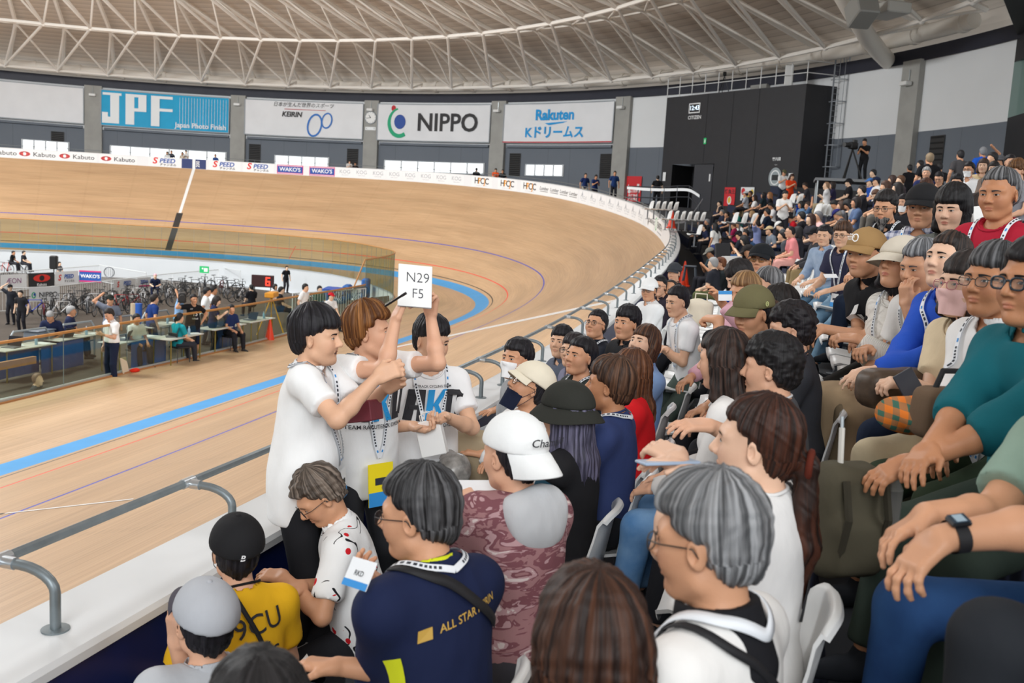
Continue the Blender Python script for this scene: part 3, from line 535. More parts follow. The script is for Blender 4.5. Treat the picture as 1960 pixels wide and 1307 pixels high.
def polygonise(prims,h=.012,hf=None,zones=None):
    """zones: list of (lo,hi) boxes meshed at step hf"""
    lo=np.min([_bb(p)[0] for p,k,op,c in prims if op=='u'],0)-h*1.6;hi=np.max([_bb(p)[1] for p,k,op,c in prims if op=='u'],0)+h*1.6
    ax=[_axis(lo[i],hi[i],h,hf or h,[(z[0][i],z[1][i]) for z in (zones or [])]) for i in range(3)]
    n=[len(a) for a in ax];F=np.full(n,9.,dtype=np.float32);K=np.zeros(n,dtype=np.int8)
    for p,k,op,cat in prims:
        a,b=_bb(p);m=k+.035;sl=[]
        for i in range(3):
            i0=max(0,int(np.searchsorted(ax[i],a[i]-m))-1);i1=min(n[i],int(np.searchsorted(ax[i],b[i]+m))+1);sl.append(slice(i0,i1))
        if any(s.stop-s.start<1 for s in sl):continue
        sl=tuple(sl);d=_pd(p,ax[0][sl[0]][:,None,None],ax[1][sl[1]][None,:,None],ax[2][sl[2]][None,None,:]).astype(np.float32)
        d=np.broadcast_to(d,F[sl].shape)
        if op=='u':
            q=d<F[sl];K[sl][q]=cat
        F[sl]=_comb(F[sl],d,np.float32(k),op)
    S=F<0
    A=S[:-1,:-1,:-1].astype(np.int8)
    for dx,dy,dz in((1,0,0),(0,1,0),(0,0,1),(1,1,0),(1,0,1),(0,1,1),(1,1,1)):
        A=A+S[dx:n[0]-1+dx,dy:n[1]-1+dy,dz:n[2]-1+dz]
    act=np.argwhere((A>0)&(A<8))
    if not len(act):return np.zeros((0,3)),np.zeros((0,4),int),np.zeros(0,int)
    ids=np.full([v-1 for v in n],-1,dtype=np.int32);ids[act[:,0],act[:,1],act[:,2]]=np.arange(len(act))
    cs=[(i,j,k) for i in(0,1) for j in(0,1) for k in(0,1)]
    val=np.stack([F[act[:,0]+a,act[:,1]+b,act[:,2]+c] for a,b,c in cs],1);pos=np.zeros((len(act),3));cnt=np.zeros(len(act))
    for i in range(8):
        for j in range(i+1,8):
            dd=np.array(cs[j])-np.array(cs[i])
            if abs(dd).sum()!=1:continue
            va,vb=val[:,i],val[:,j];m=(va<0)!=(vb<0);t=np.where(m,va/np.where(m,va-vb,1),0)
            pos+=m[:,None]*(np.array(cs[i])[None]+t[:,None]*dd[None]);cnt+=m
    pos/=cnt[:,None];V=np.zeros((len(act),3))
    for i in range(3):V[:,i]=ax[i][act[:,i]]+pos[:,i]*(ax[i][act[:,i]+1]-ax[i][act[:,i]])
    Q=[]
    for d in range(3):
        e,f=(d+1)%3,(d+2)%3
        s0=[slice(None)]*3;s1=[slice(None)]*3;s0[d]=slice(0,n[d]-1);s1[d]=slice(1,n[d]);a,b=S[tuple(s0)],S[tuple(s1)]
        E=np.argwhere(a!=b);E=E[(E[:,e]>0)&(E[:,f]>0)&(E[:,e]<n[e]-1)&(E[:,f]<n[f]-1)]
        ins=a[E[:,0],E[:,1],E[:,2]]
        def cid(de,df):
            G=E.copy();G[:,e]+=de;G[:,f]+=df;return ids[G[:,0],G[:,1],G[:,2]]
        q=np.stack([cid(-1,-1),cid(0,-1),cid(0,0),cid(-1,0)],1);q[~ins]=q[~ins][:,::-1];Q.append(q)
    Q=np.concatenate(Q);Q=Q[(Q>=0).all(1)]
    kk=K[act[:,0],act[:,1],act[:,2]]
    # category of the inside-most corner
    bi=np.argmin(val,1);cc=np.array(cs)[bi];kk=K[act[:,0]+cc[:,0],act[:,1]+cc[:,1],act[:,2]+cc[:,2]]
    return V,Q,kk
def normals(V,Q):
    a=V[Q[:,2]]-V[Q[:,0]];b=V[Q[:,3]]-V[Q[:,1]];n=np.cross(a,b);N=np.zeros_like(V)
    for i in range(4):np.add.at(N,Q[:,i],n)
    return N/(np.linalg.norm(N,axis=1,keepdims=True)+1e-12)
def relax(V,Q,it=1,w_=.5):
    for _ in range(it):
        S=np.zeros_like(V);c=np.zeros(len(V))
        for i in range(4):
            for j in((i+1)%4,(i+3)%4):np.add.at(S,Q[:,i],V[Q[:,j]]);np.add.at(c,Q[:,i],1)
        V=V*(1-w_)+w_*S/np.maximum(c,1)[:,None]
    return V
def wav(P,f,seed=0):
    """smooth wandering noise in [-1,1]"""
    r=np.random.default_rng(seed);o=np.zeros(len(P))
    for k in range(5):
        d=r.normal(size=3);d/=np.linalg.norm(d);o+=np.sin(P@d*f*(1+.35*k)+r.uniform(0,6.28)+1.3*np.sin(P@r.normal(size=3)*f*.5))
    return o/5
U=lambda p,k=.02,c=0:(p,k,'u',c)
SUB=lambda p,k=.008:(p,k,'s',0)
# ---------------------------------------------------------------- skeleton
def ik(a,t,l1,l2,pole):
    a,t,pole=(np.asarray(v,float) for v in(a,t,pole));d=t-a;L_=np.linalg.norm(d);m=l1+l2-.004
    if L_>m:t=a+d/L_*m;d=t-a;L_=m
    u=d/(L_+1e-9);x=(l1*l1-l2*l2+L_*L_)/(2*L_+1e-9);hh=math.sqrt(max(l1*l1-x*x,0));p=pole-u*(pole@u);p/=np.linalg.norm(p)+1e-9
    return a+u*x+p*hh,t
def hrot(yaw,pitch,roll=0):return rotz(rad(yaw))@roty(rad(-pitch))@rotx(rad(roll))
def skel(sp):
    """local frame: +x ahead, +y the person's left, z up, origin on the floor under the hips"""
    g=sp.get;k=g('H',.92)
    sit=g('sit',True);fz=g('fz',0.)
    P=np.array([0,0,.515 if sit else .90])*np.array([1,1,k]) if not g('P') else np.array(g('P'))
    le,si,tw=rad(g('lean',6 if sit else 2)),rad(g('side',0)),rad(g('twist',0))
    up=np.array([math.sin(le),math.sin(si),math.cos(le)]);up/=np.linalg.norm(up);lf=rotz(tw)@np.array([0,1.,0]);lf-=up*(lf@up);lf/=np.linalg.norm(lf);fw=np.cross(lf,up)
    sw=g('sw',.166)*k;J={'P':P,'up':up,'lf':lf,'fw':fw,'k':k}
    J['N']=P+up*.515*k-fw*.01;J['chest']=P+up*.35*k
    HR=hrot(g('hy',0),g('hp',0),g('hr',0));J['HR']=HR
    J['Hd']=J['N']+.162*k*(up*.55+HR[:,2]*.45)/np.linalg.norm(up*.55+HR[:,2]*.45)+fw*.022*k+HR[:,0]*.012*k
    for s,n in((1,'L'),(-1,'R')):
        tgt=g('h'+n);rest=P+np.array([.02,s*.25,-.02]) if not sit else P+np.array([.33,s*.12,.09])
        tgt=np.array(tgt if tgt is not None else rest,float)
        sh=P+up*.455*k+lf*s*sw
        if tgt[2]>sh[2]:sh=sh+up*.045+fw*.02
        J['S'+n]=sh;pole=g('p'+n,(-.55,s*.6,-.75));e,w_=ik(sh,tgt,.285*k,.245*k,pole);J['E'+n]=e;J['W'+n]=w_
        hip=P+lf*s*.088*k-np.array([0,0,.0]);ft=g('f'+n)
        if ft is None:ft=(.43,s*.13,.075+fz) if sit else (0.0,s*.11,.08)
        kp=g('k'+n,(.6,s*.15,1.) if sit else (1.,s*.1,0));kn,an=ik(hip,ft,.425*k,.405*k,kp);J['T'+n]=hip;J['K'+n]=kn;J['A'+n]=an
    return J
# ---------------------------------------------------------------- body
def head_prims(sp,o,R,k=1.,c=0):
    g=sp.get;w_=g('fwid',1.);fem=g('fem',0);age=g('age',0)
    q=lambda x,y,z:o+R@(np.array([x,y*w_,z])*k)
    E=lambda x,y,z,a,b,c_:('el',q(x,y,z),R,(a*k,b*w_*k,c_*k))
    pr=[U(E(-.012,0,.034,.097,.077,.092),.0,c),U(E(.026,0,-.03,.067,.0605,.082),.03,c),U(('rc',q(.05,.0,-.092),q(.070,0,-.101),.030*k,.020*k),.026,c)]
    for s in(1,-1):
        pr+=[U(E(.05,s*.037,-.03,.034,.026,.036),.03,c),U(('rc',q(.005,s*.047,-.072),q(.05,s*.02,-.101),.017*k,.016*k),.03,c),U(('rc',q(.086,s*.012,.026),q(.068,s*.05,.022),.010*k,.010*k),.02,c)]
    for s in(1,-1):pr.append(SUB(E(.104,s*.031,.001,.019,.021,.013),.016))
    for s in(1,-1):pr.append(U(E(.0745,s*.031,.000,.014,.0165,.0135),.005,c))
    pr+=[U(('rc',q(.090,0,.010),q(.1085,0,-.028),.0078*k,.0135*k),.011,c)]
    for s in(1,-1):pr.append(U(E(.095,s*.0145,-.034,.013,.0085,.0085),.005,c))
    mo=g('mouth',0)
    pr+=[U(E(.087,0,-.0612,.0105,.023,.0056),.005,c+0),U(E(.0865,0,-.0725,.0105,.019,.0066),.005,c)]
    if mo:pr.append(SUB(E(.096,0,-.068,.016,.017,.0055+.0085*mo),.004))
    else:pr.append(SUB(('rc',q(.097,.02,-.0665),q(.097,-.02,-.0665),.0030*k,.0030*k),.004))
    for s in(1,-1):
        Re=R@rotz(s*rad(25))@roty(rad(10));pr+=[U(('el',q(-.006,s*.079,-.008),Re,(.019*k,.008*k,.032*k)),.008,c),SUB(('el',q(.0,s*.086,-.006),Re,(.009*k,.006*k,.018*k)),.004)]
    return pr
def hand_prims(w_,d,n,side,k=1.,curl=.35,c=0,spread=.12,thumb=.5):
    """w_ wrist, d finger direction, n palm normal (out of the palm), side +1 left hand"""
    d=np.asarray(d,float);d/=np.linalg.norm(d);n=np.asarray(n,float);n=n-d*(n@d);n/=np.linalg.norm(n)+1e-9
    x=np.cross(d,n)*side   # towards the thumb
    x=-x
    R=np.stack([d,x,n],1);pr=[U(('bx',w_+d*.05*k,R,(.047*k,.037*k,.0145*k),.013*k),.022,c),U(('rc',w_+d*.012*k+x*.018*k,w_+d*.05*k+x*.03*k+n*.006*k,.014*k,.015*k),.015,c)]
    for i,(off,ln) in enumerate(((.029,.070),(.0095,.078),(-.0105,.072),(-.0285,.057))):
        b=w_+d*(.091-.004*abs(i-1))*k+x*off*k;a=(1.5-i)*spread;dd=d*math.cos(a)+x*math.sin(a);cu=curl*(1+.12*(i-1));p=b;ang=0;r=.0088*k
        for sgl,m in((.45,.55),(.32,1.1),(.25,.7)):
            ang+=cu*m*1.25;v=dd*math.cos(ang)+n*math.sin(ang);p2=p+v*ln*sgl*k;pr.append(U(('rc',p,p2,r,r*.9),.006 if p is not b else .01,c));p=p2;r*=.92
    tb=w_+d*.026*k+x*.03*k;v1=d*.62+x*.62+n*.28;v1/=np.linalg.norm(v1);t1=tb+v1*.036*k;v2=d*(.85)+x*(.25-.5*thumb)+n*(.25+.5*thumb);v2/=np.linalg.norm(v2);t2=t1+v2*.032*k
    pr+=[U(('rc',tb,t1,.013*k,.0105*k),.014,c),U(('rc',t1,t2,.0105*k,.0085*k),.004,c)]
    return pr
def torso_prims(J,inf=0.,c=0,belly=0.,fem=0):
    k=J['k'];P,up,lf,fw=J['P'],J['up'],J['lf'],J['fw'];R=np.stack([fw,lf,up],1);i=inf
    pr=[U(('el',P+up*.345*k-fw*.005,R,((.102+i)*k,(.143+i)*k,(.185+i)*k)),.0,c),U(('el',P+up*.13*k+fw*(.01+belly*.35),R,((.100+belly*.6+i)*k,(.140+belly*.4+i)*k,(.17+i)*k)),.06,c),
        U(('el',P+up*.02*k,R,((.108+i)*k,(.158+i)*k,(.115+i)*k)),.06,c)]
    for n in'LR':
        s=1 if n=='L' else -1
        pr+=[U(('rc',P+up*.43*k+lf*s*.05*k,J['S'+n]-up*.01*k,(.062+i)*k,(.048+i)*k),.06,c),U(('rc',J['N']+up*.0*k+lf*s*.025*k-fw*.01,J['S'+n]-lf*s*.03*k,(.042+i*.6)*k,(.038+i*.7)*k),.05,c)]
    if fem:
        for s in(1,-1):pr.append(U(('el',P+up*.33*k+lf*s*.07*k+fw*.075*k,R,((.055+i)*k,(.065+i)*k,(.065+i)*k)),.05,c))
    return pr
def arm_prims(J,n,inf=0,c=0,end=2.,cuff=None,th=1.):
    """end<=1 sleeve stops along the upper arm, <=2 along the forearm"""
    k=J['k'];s,e,w_=J['S'+n],J['E'+n],J['W'+n];i=inf
    if end<=1:
        q=s+(e-s)*end;return [U(('cc',s,q,(.049*th+i)*k,(.046*th+i*1.4)*k),.04,c)]
    pr=[U(('rc',s,e,(.047*th+i)*k,(.038*th+i)*k),.04,c)]
    q=e+(w_-e)*min(1.,end-1);t='cc' if end<2 or inf>0 else 'rc'
    if not inf:
        m=e+(w_-e)*.3;pr+=[U(('rc',e,m,.0365*th*k,.038*th*k),.02,c),U(('rc',m,w_,.038*th*k,.0255*th*k),.02,c)]
    else:pr.append(U((t,e,q,(.041*th+i)*k,(.034*th+i)*k),.03,c))
    return pr
def leg_prims(J,n,inf=0,c=0,end=2.,wide=0.):
    k=J['k'];h,kn,a=J['T'+n],J['K'+n],J['A'+n];i=inf
    if end<=1:
        q=h+(kn-h)*end;return [U(('cc',h,q,(.083+i)*k,(.066+i+wide)*k),.05,c)]
    q=kn+(a-kn)*min(1,end-1);m=kn+(a-kn)*.3
    pr=[U(('rc',h,kn,(.083+i)*k,(.058+i+wide*.4)*k),.05,c)]
    if inf:pr.append(U(('cc',kn,q,(.058+i+wide*.4)*k,(.043+i*1.3+wide)*k),.03,c))
    else:pr+=[U(('rc',kn,m,.053*k,.055*k),.02,c),U(('rc',m,q,.055*k,.034*k),.02,c)]
    return pr
def foot_prims(J,n,c=0,fwd=None):
    k=J['k'];a=J['A'+n];d=J['A'+n]-J['K'+n];f=np.array([J['fw'][0],J['fw'][1],0]);f+=np.array([0,.18 if n=='L' else -.18,0]);f/=np.linalg.norm(f);z=a[2]-.055*k
    b=np.array([a[0],a[1],z])
    return [U(('rc',b-f*.035*k+[0,0,.0],b+f*.08*k,.04*k,.038*k),.0,c),U(('rc',b+f*.08*k,b+f*.165*k-[0,0,.008],.04*k,.028*k),.03,c),U(('rc',b,a,.045*k,.042*k),.03,c),(('bx',b+np.array([0,0,-.07*k]),None,(.4,.4,.04*k),.0),.006,'s',0)]
def neck_prim(J,c=0,k_=1.):
    k=J['k'];b=J['N']-J['up']*.05*k;t=J['Hd']+J['HR']@np.array([-.028,0,-.05])*k
    return [U(('rc',b,t,.058*k,.052*k),.03,c)]
def hand_of(sp,J,n,c=0):
    s=1 if n=='L' else -1;d=J['W'+n]-J['E'+n];d=d/np.linalg.norm(d);dd=sp.get('d'+n);nn=sp.get('n'+n)
    d=np.array(dd,float) if dd is not None else d
    if dd is None and sp.get('sit',True) and d[2]>.15:d=d*[1,1,.0]+J['fw']*.5+[0,0,.12];d=d/np.linalg.norm(d)
    nrm=np.array(nn,float) if nn is not None else np.array([0,-s*.3,-1.]) if sp.get('sit',True) else np.array([-.2,-s*1.,0])
    return hand_prims(J['W'+n],d,nrm,s,J['k'],sp.get('c'+n,.35),c,sp.get('spread',.1),sp.get('t'+n,.5))
# ---------------------------------------------------------------- materials for people
def skinmat(h):
    n='skin_'+h.strip('#')
    if n in MATS:return MATS[n]
    m=mat(n,h,.5,noise=(9,.06),bump=(160,.06));nt=m.node_tree;b=nt.nodes['Principled BSDF']
    src=b.inputs['Base Color'].links[0].from_socket;at_=nt.nodes.new('ShaderNodeAttribute');at_.attribute_name='fc';sp_=nt.nodes.new('ShaderNodeSeparateColor');nt.links.new(at_.outputs['Color'],sp_.inputs[0])
    x=nt.nodes.new('ShaderNodeMix');x.data_type='RGBA';nt.links.new(sp_.outputs[0],x.inputs[0]);nt.links.new(src,x.inputs[6]);x.inputs[7].default_value=L('#a8564a')
    y=nt.nodes.new('ShaderNodeMix');y.data_type='RGBA';nt.links.new(sp_.outputs[1],y.inputs[0]);nt.links.new(x.outputs[2],y.inputs[6]);y.inputs[7].default_value=L('#3a2a24')
    nt.links.new(y.outputs[2],b.inputs['Base Color'])
    b.inputs['Subsurface Weight'].default_value=.0;b.inputs['Specular IOR Level'].default_value=.35;return m
def hairmat(h,h2=None,amt=.5):
    n='hair_'+h.strip('#')+(h2 or '').strip('#')
    if n in MATS:return MATS[n]
    m=bpy.data.materials.new(n);m.use_nodes=True;nt=m.node_tree;b=nt.nodes['Principled BSDF'];N=nt.nodes.new;K=nt.links.new;MATS[n]=m;m.diffuse_color=L(h)
    a=N('ShaderNodeAttribute');a.attribute_name='st';mp=N('ShaderNodeMapping');mp.inputs['Scale'].default_value=(85,85,5);K(a.outputs['Vector'],mp.inputs[0])
    t=N('ShaderNodeTexNoise');t.inputs['Scale'].default_value=1;t.inputs['Detail'].default_value=4;K(mp.outputs[0],t.inputs['Vector'])
    r=N('ShaderNodeValToRGB');c=L(h);d=L(h2) if h2 else tuple(min(1,v*1.9+.004) for v in c[:3])+(1,)
    r.color_ramp.elements[0].position=.42;r.color_ramp.elements[1].position=.66;r.color_ramp.elements[0].color=tuple(v*.7 for v in c[:3])+(1,);r.color_ramp.elements[1].color=d;K(t.outputs[0],r.inputs[0]);K(r.outputs[0],b.inputs['Base Color'])
    bp=N('ShaderNodeBump');bp.inputs['Strength'].default_value=.55;bp.inputs['Distance'].default_value=.006;K(t.outputs[0],bp.inputs['Height']);K(bp.outputs[0],b.inputs['Normal']);b.inputs['Roughness'].default_value=.55;b.inputs['Specular IOR Level'].default_value=.3;return m
def cloth(h,pat=None,h2='#ffffff',h3=None):
    n='cloth_'+h.strip('#')+(pat or '')+h2.strip('#')
    if n in MATS:return MATS[n]
    if pat is None:return mat(n,h,.85,bump=(15,.5,(1,1,.6)),noise=(5,.05),spec=.2)
    m=mat(n,h,.85,bump=(15,.5,(1,1,.6)),spec=.2);nt=m.node_tree;b=nt.nodes['Principled BSDF'];N=nt.nodes.new;K=nt.links.new;tc=N('ShaderNodeTexCoord')
    if pat=='camo':
        mp=N('ShaderNodeMapping');mp.inputs['Scale'].default_value=(10,10,24);K(tc.outputs['Object'],mp.inputs[0]);t=N('ShaderNodeTexNoise');t.inputs['Scale'].default_value=1;t.inputs['Detail'].default_value=3;t.inputs['Distortion'].default_value=1.2;K(mp.outputs[0],t.inputs['Vector'])
        r=N('ShaderNodeValToRGB');r.color_ramp.interpolation='CONSTANT';e=r.color_ramp.elements;e[0].color=L(h);e[1].position=.47;e[1].color=L(h2);q=e.new(.56);q.color=L(h3);q=e.new(.65);q.color=L('#d8c9c6');K(t.outputs[0],r.inputs[0]);K(r.outputs[0],b.inputs['Base Color'])
    elif pat in('plaid','stripe','gingham'):
        sx=N('ShaderNodeSeparateXYZ');K(tc.outputs['Object'],sx.inputs[0]);outs=[]
        for ax,f in ((1,26.),(2,26.)) if pat!='stripe' else ((1,90.),):
            a=N('ShaderNodeMath');a.operation='MULTIPLY';a.inputs[1].default_value=f;K(sx.outputs[ax],a.inputs[0]);fr=N('ShaderNodeMath');fr.operation='FRACT';K(a.outputs[0],fr.inputs[0]);gt=N('ShaderNodeMath');gt.operation='GREATER_THAN';gt.inputs[1].default_value=.55;K(fr.outputs[0],gt.inputs[0]);outs.append(gt)
        if len(outs)==2:
            ad=N('ShaderNodeMath');ad.operation='ADD';K(outs[0].outputs[0],ad.inputs[0]);K(outs[1].outputs[0],ad.inputs[1]);hv=N('ShaderNodeMath');hv.operation='MULTIPLY';hv.inputs[1].default_value=.5;K(ad.outputs[0],hv.inputs[0]);f=hv
        else:f=outs[0]
        x=N('ShaderNodeMix');x.data_type='RGBA';K(f.outputs[0],x.inputs[0]);x.inputs[6].default_value=L(h);x.inputs[7].default_value=L(h2);K(x.outputs[2],b.inputs['Base Color'])
    elif pat=='floral':
        t=N('ShaderNodeTexNoise');t.inputs['Scale'].default_value=9;t.inputs['Detail'].default_value=0;K(tc.outputs['Object'],t.inputs['Vector'])
        v=N('ShaderNodeTexVoronoi');v.inputs['Scale'].default_value=16;K(tc.outputs['Object'],v.inputs['Vector'])
        lt=N('ShaderNodeMath');lt.operation='LESS_THAN';lt.inputs[1].default_value=.25;K(v.outputs['Distance'],lt.inputs[0]);gt=N('ShaderNodeMath');gt.operation='GREATER_THAN';gt.inputs[1].default_value=.56;K(t.outputs[0],gt.inputs[0]);mu=N('ShaderNodeMath');mu.operation='MULTIPLY';K(lt.outputs[0],mu.inputs[0]);K(gt.outputs[0],mu.inputs[1])
        w_=N('ShaderNodeTexNoise');w_.inputs['Scale'].default_value=6;w_.inputs['Detail'].default_value=1;w_.inputs['Distortion'].default_value=.6;K(tc.outputs['Object'],w_.inputs['Vector']);s1=N('ShaderNodeMath');s1.operation='SUBTRACT';s1.inputs[1].default_value=.52;K(w_.outputs[0],s1.inputs[0]);ab=N('ShaderNodeMath');ab.operation='ABSOLUTE';K(s1.outputs[0],ab.inputs[0]);l2=N('ShaderNodeMath');l2.operation='LESS_THAN';l2.inputs[1].default_value=.008;K(ab.outputs[0],l2.inputs[0])
        g2=N('ShaderNodeMath');g2.operation='GREATER_THAN';g2.inputs[1].default_value=.5;K(t.outputs[0],g2.inputs[0]);m2=N('ShaderNodeMath');m2.operation='MULTIPLY';K(l2.outputs[0],m2.inputs[0]);K(g2.outputs[0],m2.inputs[1])
        x=N('ShaderNodeMix');x.data_type='RGBA';K(m2.outputs[0],x.inputs[0]);x.inputs[6].default_value=L(h);x.inputs[7].default_value=L('#1e1e22');y=N('ShaderNodeMix');y.data_type='RGBA';K(mu.outputs[0],y.inputs[0]);K(x.outputs[2],y.inputs[6]);y.inputs[7].default_value=L('#d0202a');K(y.outputs[2],b.inputs['Base Color'])
    elif pat=='denim':
        t=N('ShaderNodeTexNoise');t.inputs['Scale'].default_value=7;t.inputs['Detail'].default_value=5;K(tc.outputs['Object'],t.inputs['Vector']);r=N('ShaderNodeValToRGB');r.color_ramp.elements[0].position=.3;r.color_ramp.elements[1].position=.7;r.color_ramp.elements[0].color=L(h);r.color_ramp.elements[1].color=L(h2);K(t.outputs[0],r.inputs[0]);K(r.outputs[0],b.inputs['Base Color'])
    elif pat=='knit':
        wv=N('ShaderNodeTexWave');wv.inputs['Scale'].default_value=40;wv.inputs['Distortion'].default_value=2;K(tc.outputs['Object'],wv.inputs['Vector']);bp=N('ShaderNodeBump');bp.inputs['Strength'].default_value=.5;bp.inputs['Distance'].default_value=.01;K(wv.outputs[0],bp.inputs['Height']);K(bp.outputs[0],b.inputs['Normal'])
    return m
EYEM=[mat('eye_white','#cfc8c0',.3),mat('eye_iris','#1c120d',.2),mat('lash_dark','#1a1412',.6)]
# ---------------------------------------------------------------- face patches in the head's own frame
_faces={}
def facetool(fwid):
    if fwid not in _faces:
        pr=[q for q in head_prims({'fwid':fwid},np.zeros(3),np.eye(3))]
        def proj(y,z,off=0.):
            y=np.asarray(y,float);z=np.asarray(z,float);lo=np.full(y.shape,.0);hi=np.full(y.shape,.14)
            for _ in range(16):
                m=(lo+hi)/2;ins=field(pr,m,y,z)<0;lo=np.where(ins,m,lo);hi=np.where(ins,hi,m)
            return np.stack([lo+off,y,z],-1)
        _faces[fwid]=proj
    return _faces[fwid]
_eyes={}
def eye_geo(fwid,op,gaze):
    k=(fwid,op,gaze)
    if k not in _eyes:
        pj=facetool(fwid);out=[]
        for s in(1,-1):
            u=np.linspace(-1,1,15);v=np.linspace(-1,1,7);yc=s*.0315*fwid;W_=.0145
            Y=np.repeat((yc+u*W_)[None],7,0);top=.0062*op*(1-np.abs(u)**2.2)+.0005+s*u*.0008;bot=-.0045*op*(1-u*u)+s*u*.0008
            Z=bot[None]+(top-bot)[None]*((v[:,None]+1)/2);G=pj(Y,Z+.0005,.0012);fy=(Y[:-1,:-1]+Y[1:,1:])/2-(yc+gaze);fz=(Z[:-1,:-1]+Z[1:,1:])/2-.001
            mi=((fy**2+fz**2)<.0066**2).astype(int).ravel().tolist()
            A=pj(yc+u*(W_+.0008),top+.0000+.0005,.0022);B=pj(yc+u*(W_+.0012),top+.0026*(1-.4*np.abs(u))+.0005,.0020)
            ub=np.linspace(0,1,9);yb=s*(.0135+ub*.0365)*fwid;zb=.0205+.006*np.sin(ub*2.2)-.006*ub;th=.0056*(1-.65*ub)
            C0=pj(yb,zb-th,.0016);C1=pj(yb,zb+th*.6,.0022);out.append((G,mi,A,B,C0,C1))
        _eyes[k]=out
    return _eyes[k]
HAIRCUT={ # (height, forward) steps cut from the shell, below and in front of which skin shows
 'short':[(.064,.052),(.030,.010),(-.03,-.03),(-.068,-.075)],
 'buzz':[(.070,.050),(.034,.008),(-.025,-.03),(-.06,-.075)],
 'medium':[(.048,.060),(.016,.022),(.004,-.012),(-.05,-.032),(-.088,-.085)],
 'bowl':[(.042,.060),(.022,.026),(.010,-.024),(-.045,-.034),(-.080,-.085)],
 'swept':[(.058,.056),(.024,.020),(.010,-.018),(-.05,-.034),(-.082,-.082)],
 'bob':[(.036,.06),(-.02,.034),(-.135,-.02),(-.15,-.2)],
 'long':[(.052,.052),(.0,.030),(-.12,.0)],
 'pony':[(.058,.056),(.026,.022),(-.02,-.022),(-.075,-.06)],
 'receding':[(.105,.020),(.05,.0),(-.03,-.03),(-.068,-.075)],
 'bald':[(.16,-.045),(.035,-.01),(-.03,-.03),(-.068,-.075)]}
def hair_prims(sp,o,R,k=1.,c=1):
    st=sp.get('hair','short');t=sp.get('ht',{'buzz':.006,'bald':.004,'short':.013,'receding':.010,'medium':.017,'bowl':.021,'swept':.019,'pony':.010,'long':.014,'bob':.016}[st])*(.85 if 'ht' in sp else 1);w_=sp.get('fwid',1.)
    q=lambda x,y,z:o+R@(np.array([x,y*w_,z])*k)
    pr=[U(('el',q(-.014,0,.036+t*.55),R,((.098+t)*k,(.077*w_+t*.8)*k,(.091+t*.9)*k)),0,c),U(('el',q(-.045,0,-.02),R,((.062+t*.7)*k,(.064*w_+t*.5)*k,(.075)*k)),.03,c)]
    if st in('bowl','medium','swept'):pr.append(U(('el',q(.026,.0,.080),R,(.06*k,.058*k,.030*k+t*k)),.03,c))
    for zh,xh in HAIRCUT[st]:
        pr.append(SUB(('bx',q(xh+.5,0,zh-.5),R,(.5*k,.4*k,.5*k),.0),.028))
    if st=='long':
        pr+=[U(('rc',q(-.045,.045,.0),q(-.085,.065,-.20),.05*k,.045*k),.04,c),U(('rc',q(-.045,-.045,.0),q(-.085,-.065,-.20),.05*k,.045*k),.04,c),U(('rc',q(-.06,0,.0),q(-.105,0,-.24),.07*k,.06*k),.05,c)]
        for s in(1,-1):pr.append(U(('rc',q(-.0,s*.078,.03),q(.0,s*.088,-.15),.022*k,.026*k),.03,c))
        ex=sp.get('hlen',0)
        if ex:pr+=[U(('rc',q(-.1,y,-.2),q(-.125,y*1.1,-.2-ex),.055*k,.035*k),.04,c) for y in(-.055,0,.055)]
    if st=='bob':
        for s in(1,-1):pr.append(U(('rc',q(-.01,s*.08,.03),q(.008,s*.078,-.10),.026*k,.03*k),.03,c))
        pr.append(U(('rc',q(-.05,0,.0),q(-.06,0,-.10),.075*k,.07*k),.04,c))
    if st=='pony':
        L_=sp.get('hlen',.3);pr+=[U(('rc',q(-.10,0,-.02),q(-.135,0,-.035),.03*k,.026*k),.015,c),U(('rc',q(-.135,0,-.035),q(-.15,.0,-.08-L_*.4),.028*k,.042*k),.02,c),U(('rc',q(-.15,.0,-.08-L_*.4),q(-.14,.0,-.08-L_),.042*k,.012*k),.02,c)]
    if st=='bun' or sp.get('bun'):pr.append(U(('el',q(-.10,0,.05),R,(.042*k,.045*k,.04*k)),.02,c))
    return pr
def strand(V,o,R,k):
    P=(V-o)@R/k;D=P-np.array([-.035,0,.11]);a=np.arctan2(D[:,1],D[:,0]);r=np.linalg.norm(D,axis=1);return np.stack([np.cos(a)*.12+P[:,1]*.15*(P[:,2]<-.02),np.sin(a)*.12,r],1)
def hair_mesh(sp,o,R,k,h):
    pr=hair_prims(sp,o,R,k);V,Q,_=polygonise(pr,h)
    if not len(V):return None
    N=normals(V,Q);S=strand(V,o,R,k);tf=sp.get('tuft',.0062);n=wav(S*np.array([1,1,.16]),150,sp.get('seed',1))*.45+wav(S*np.array([1,1,.1]),330,sp.get('seed',1)+2)*.4+wav(S*np.array([1,1,.3]),60,3)*.55
    if sp.get('curly'):n=wav(V,75,5)*1.2+wav(V,130,7)*.8
    V=V+N*((n*tf+wav(V,95,sp.get('seed',1)+5)*.0035)*k)[:,None];D=(V-o)@R/k-np.array([-.035,0,.11]);rr=np.linalg.norm(D,axis=1);jag=wav(S*np.array([1,1,.05]),260,sp.get('seed',1)+3)*.7+wav(S*np.array([1,1,.05]),110,8)*.5
    if not sp.get('curly'):V=V+((D/rr[:,None])*(jag*np.clip((rr-.09)/.12,0,1)**1.2*sp.get('jag',.013)*k)[:,None])@R.T
    me=mesh('hair',V,Q,[sp['hm']],None,True)
    at_=me.attributes.new('st','FLOAT_VECTOR','POINT');at_.data.foreach_set('vector',(S).astype(np.float32).ravel());return me
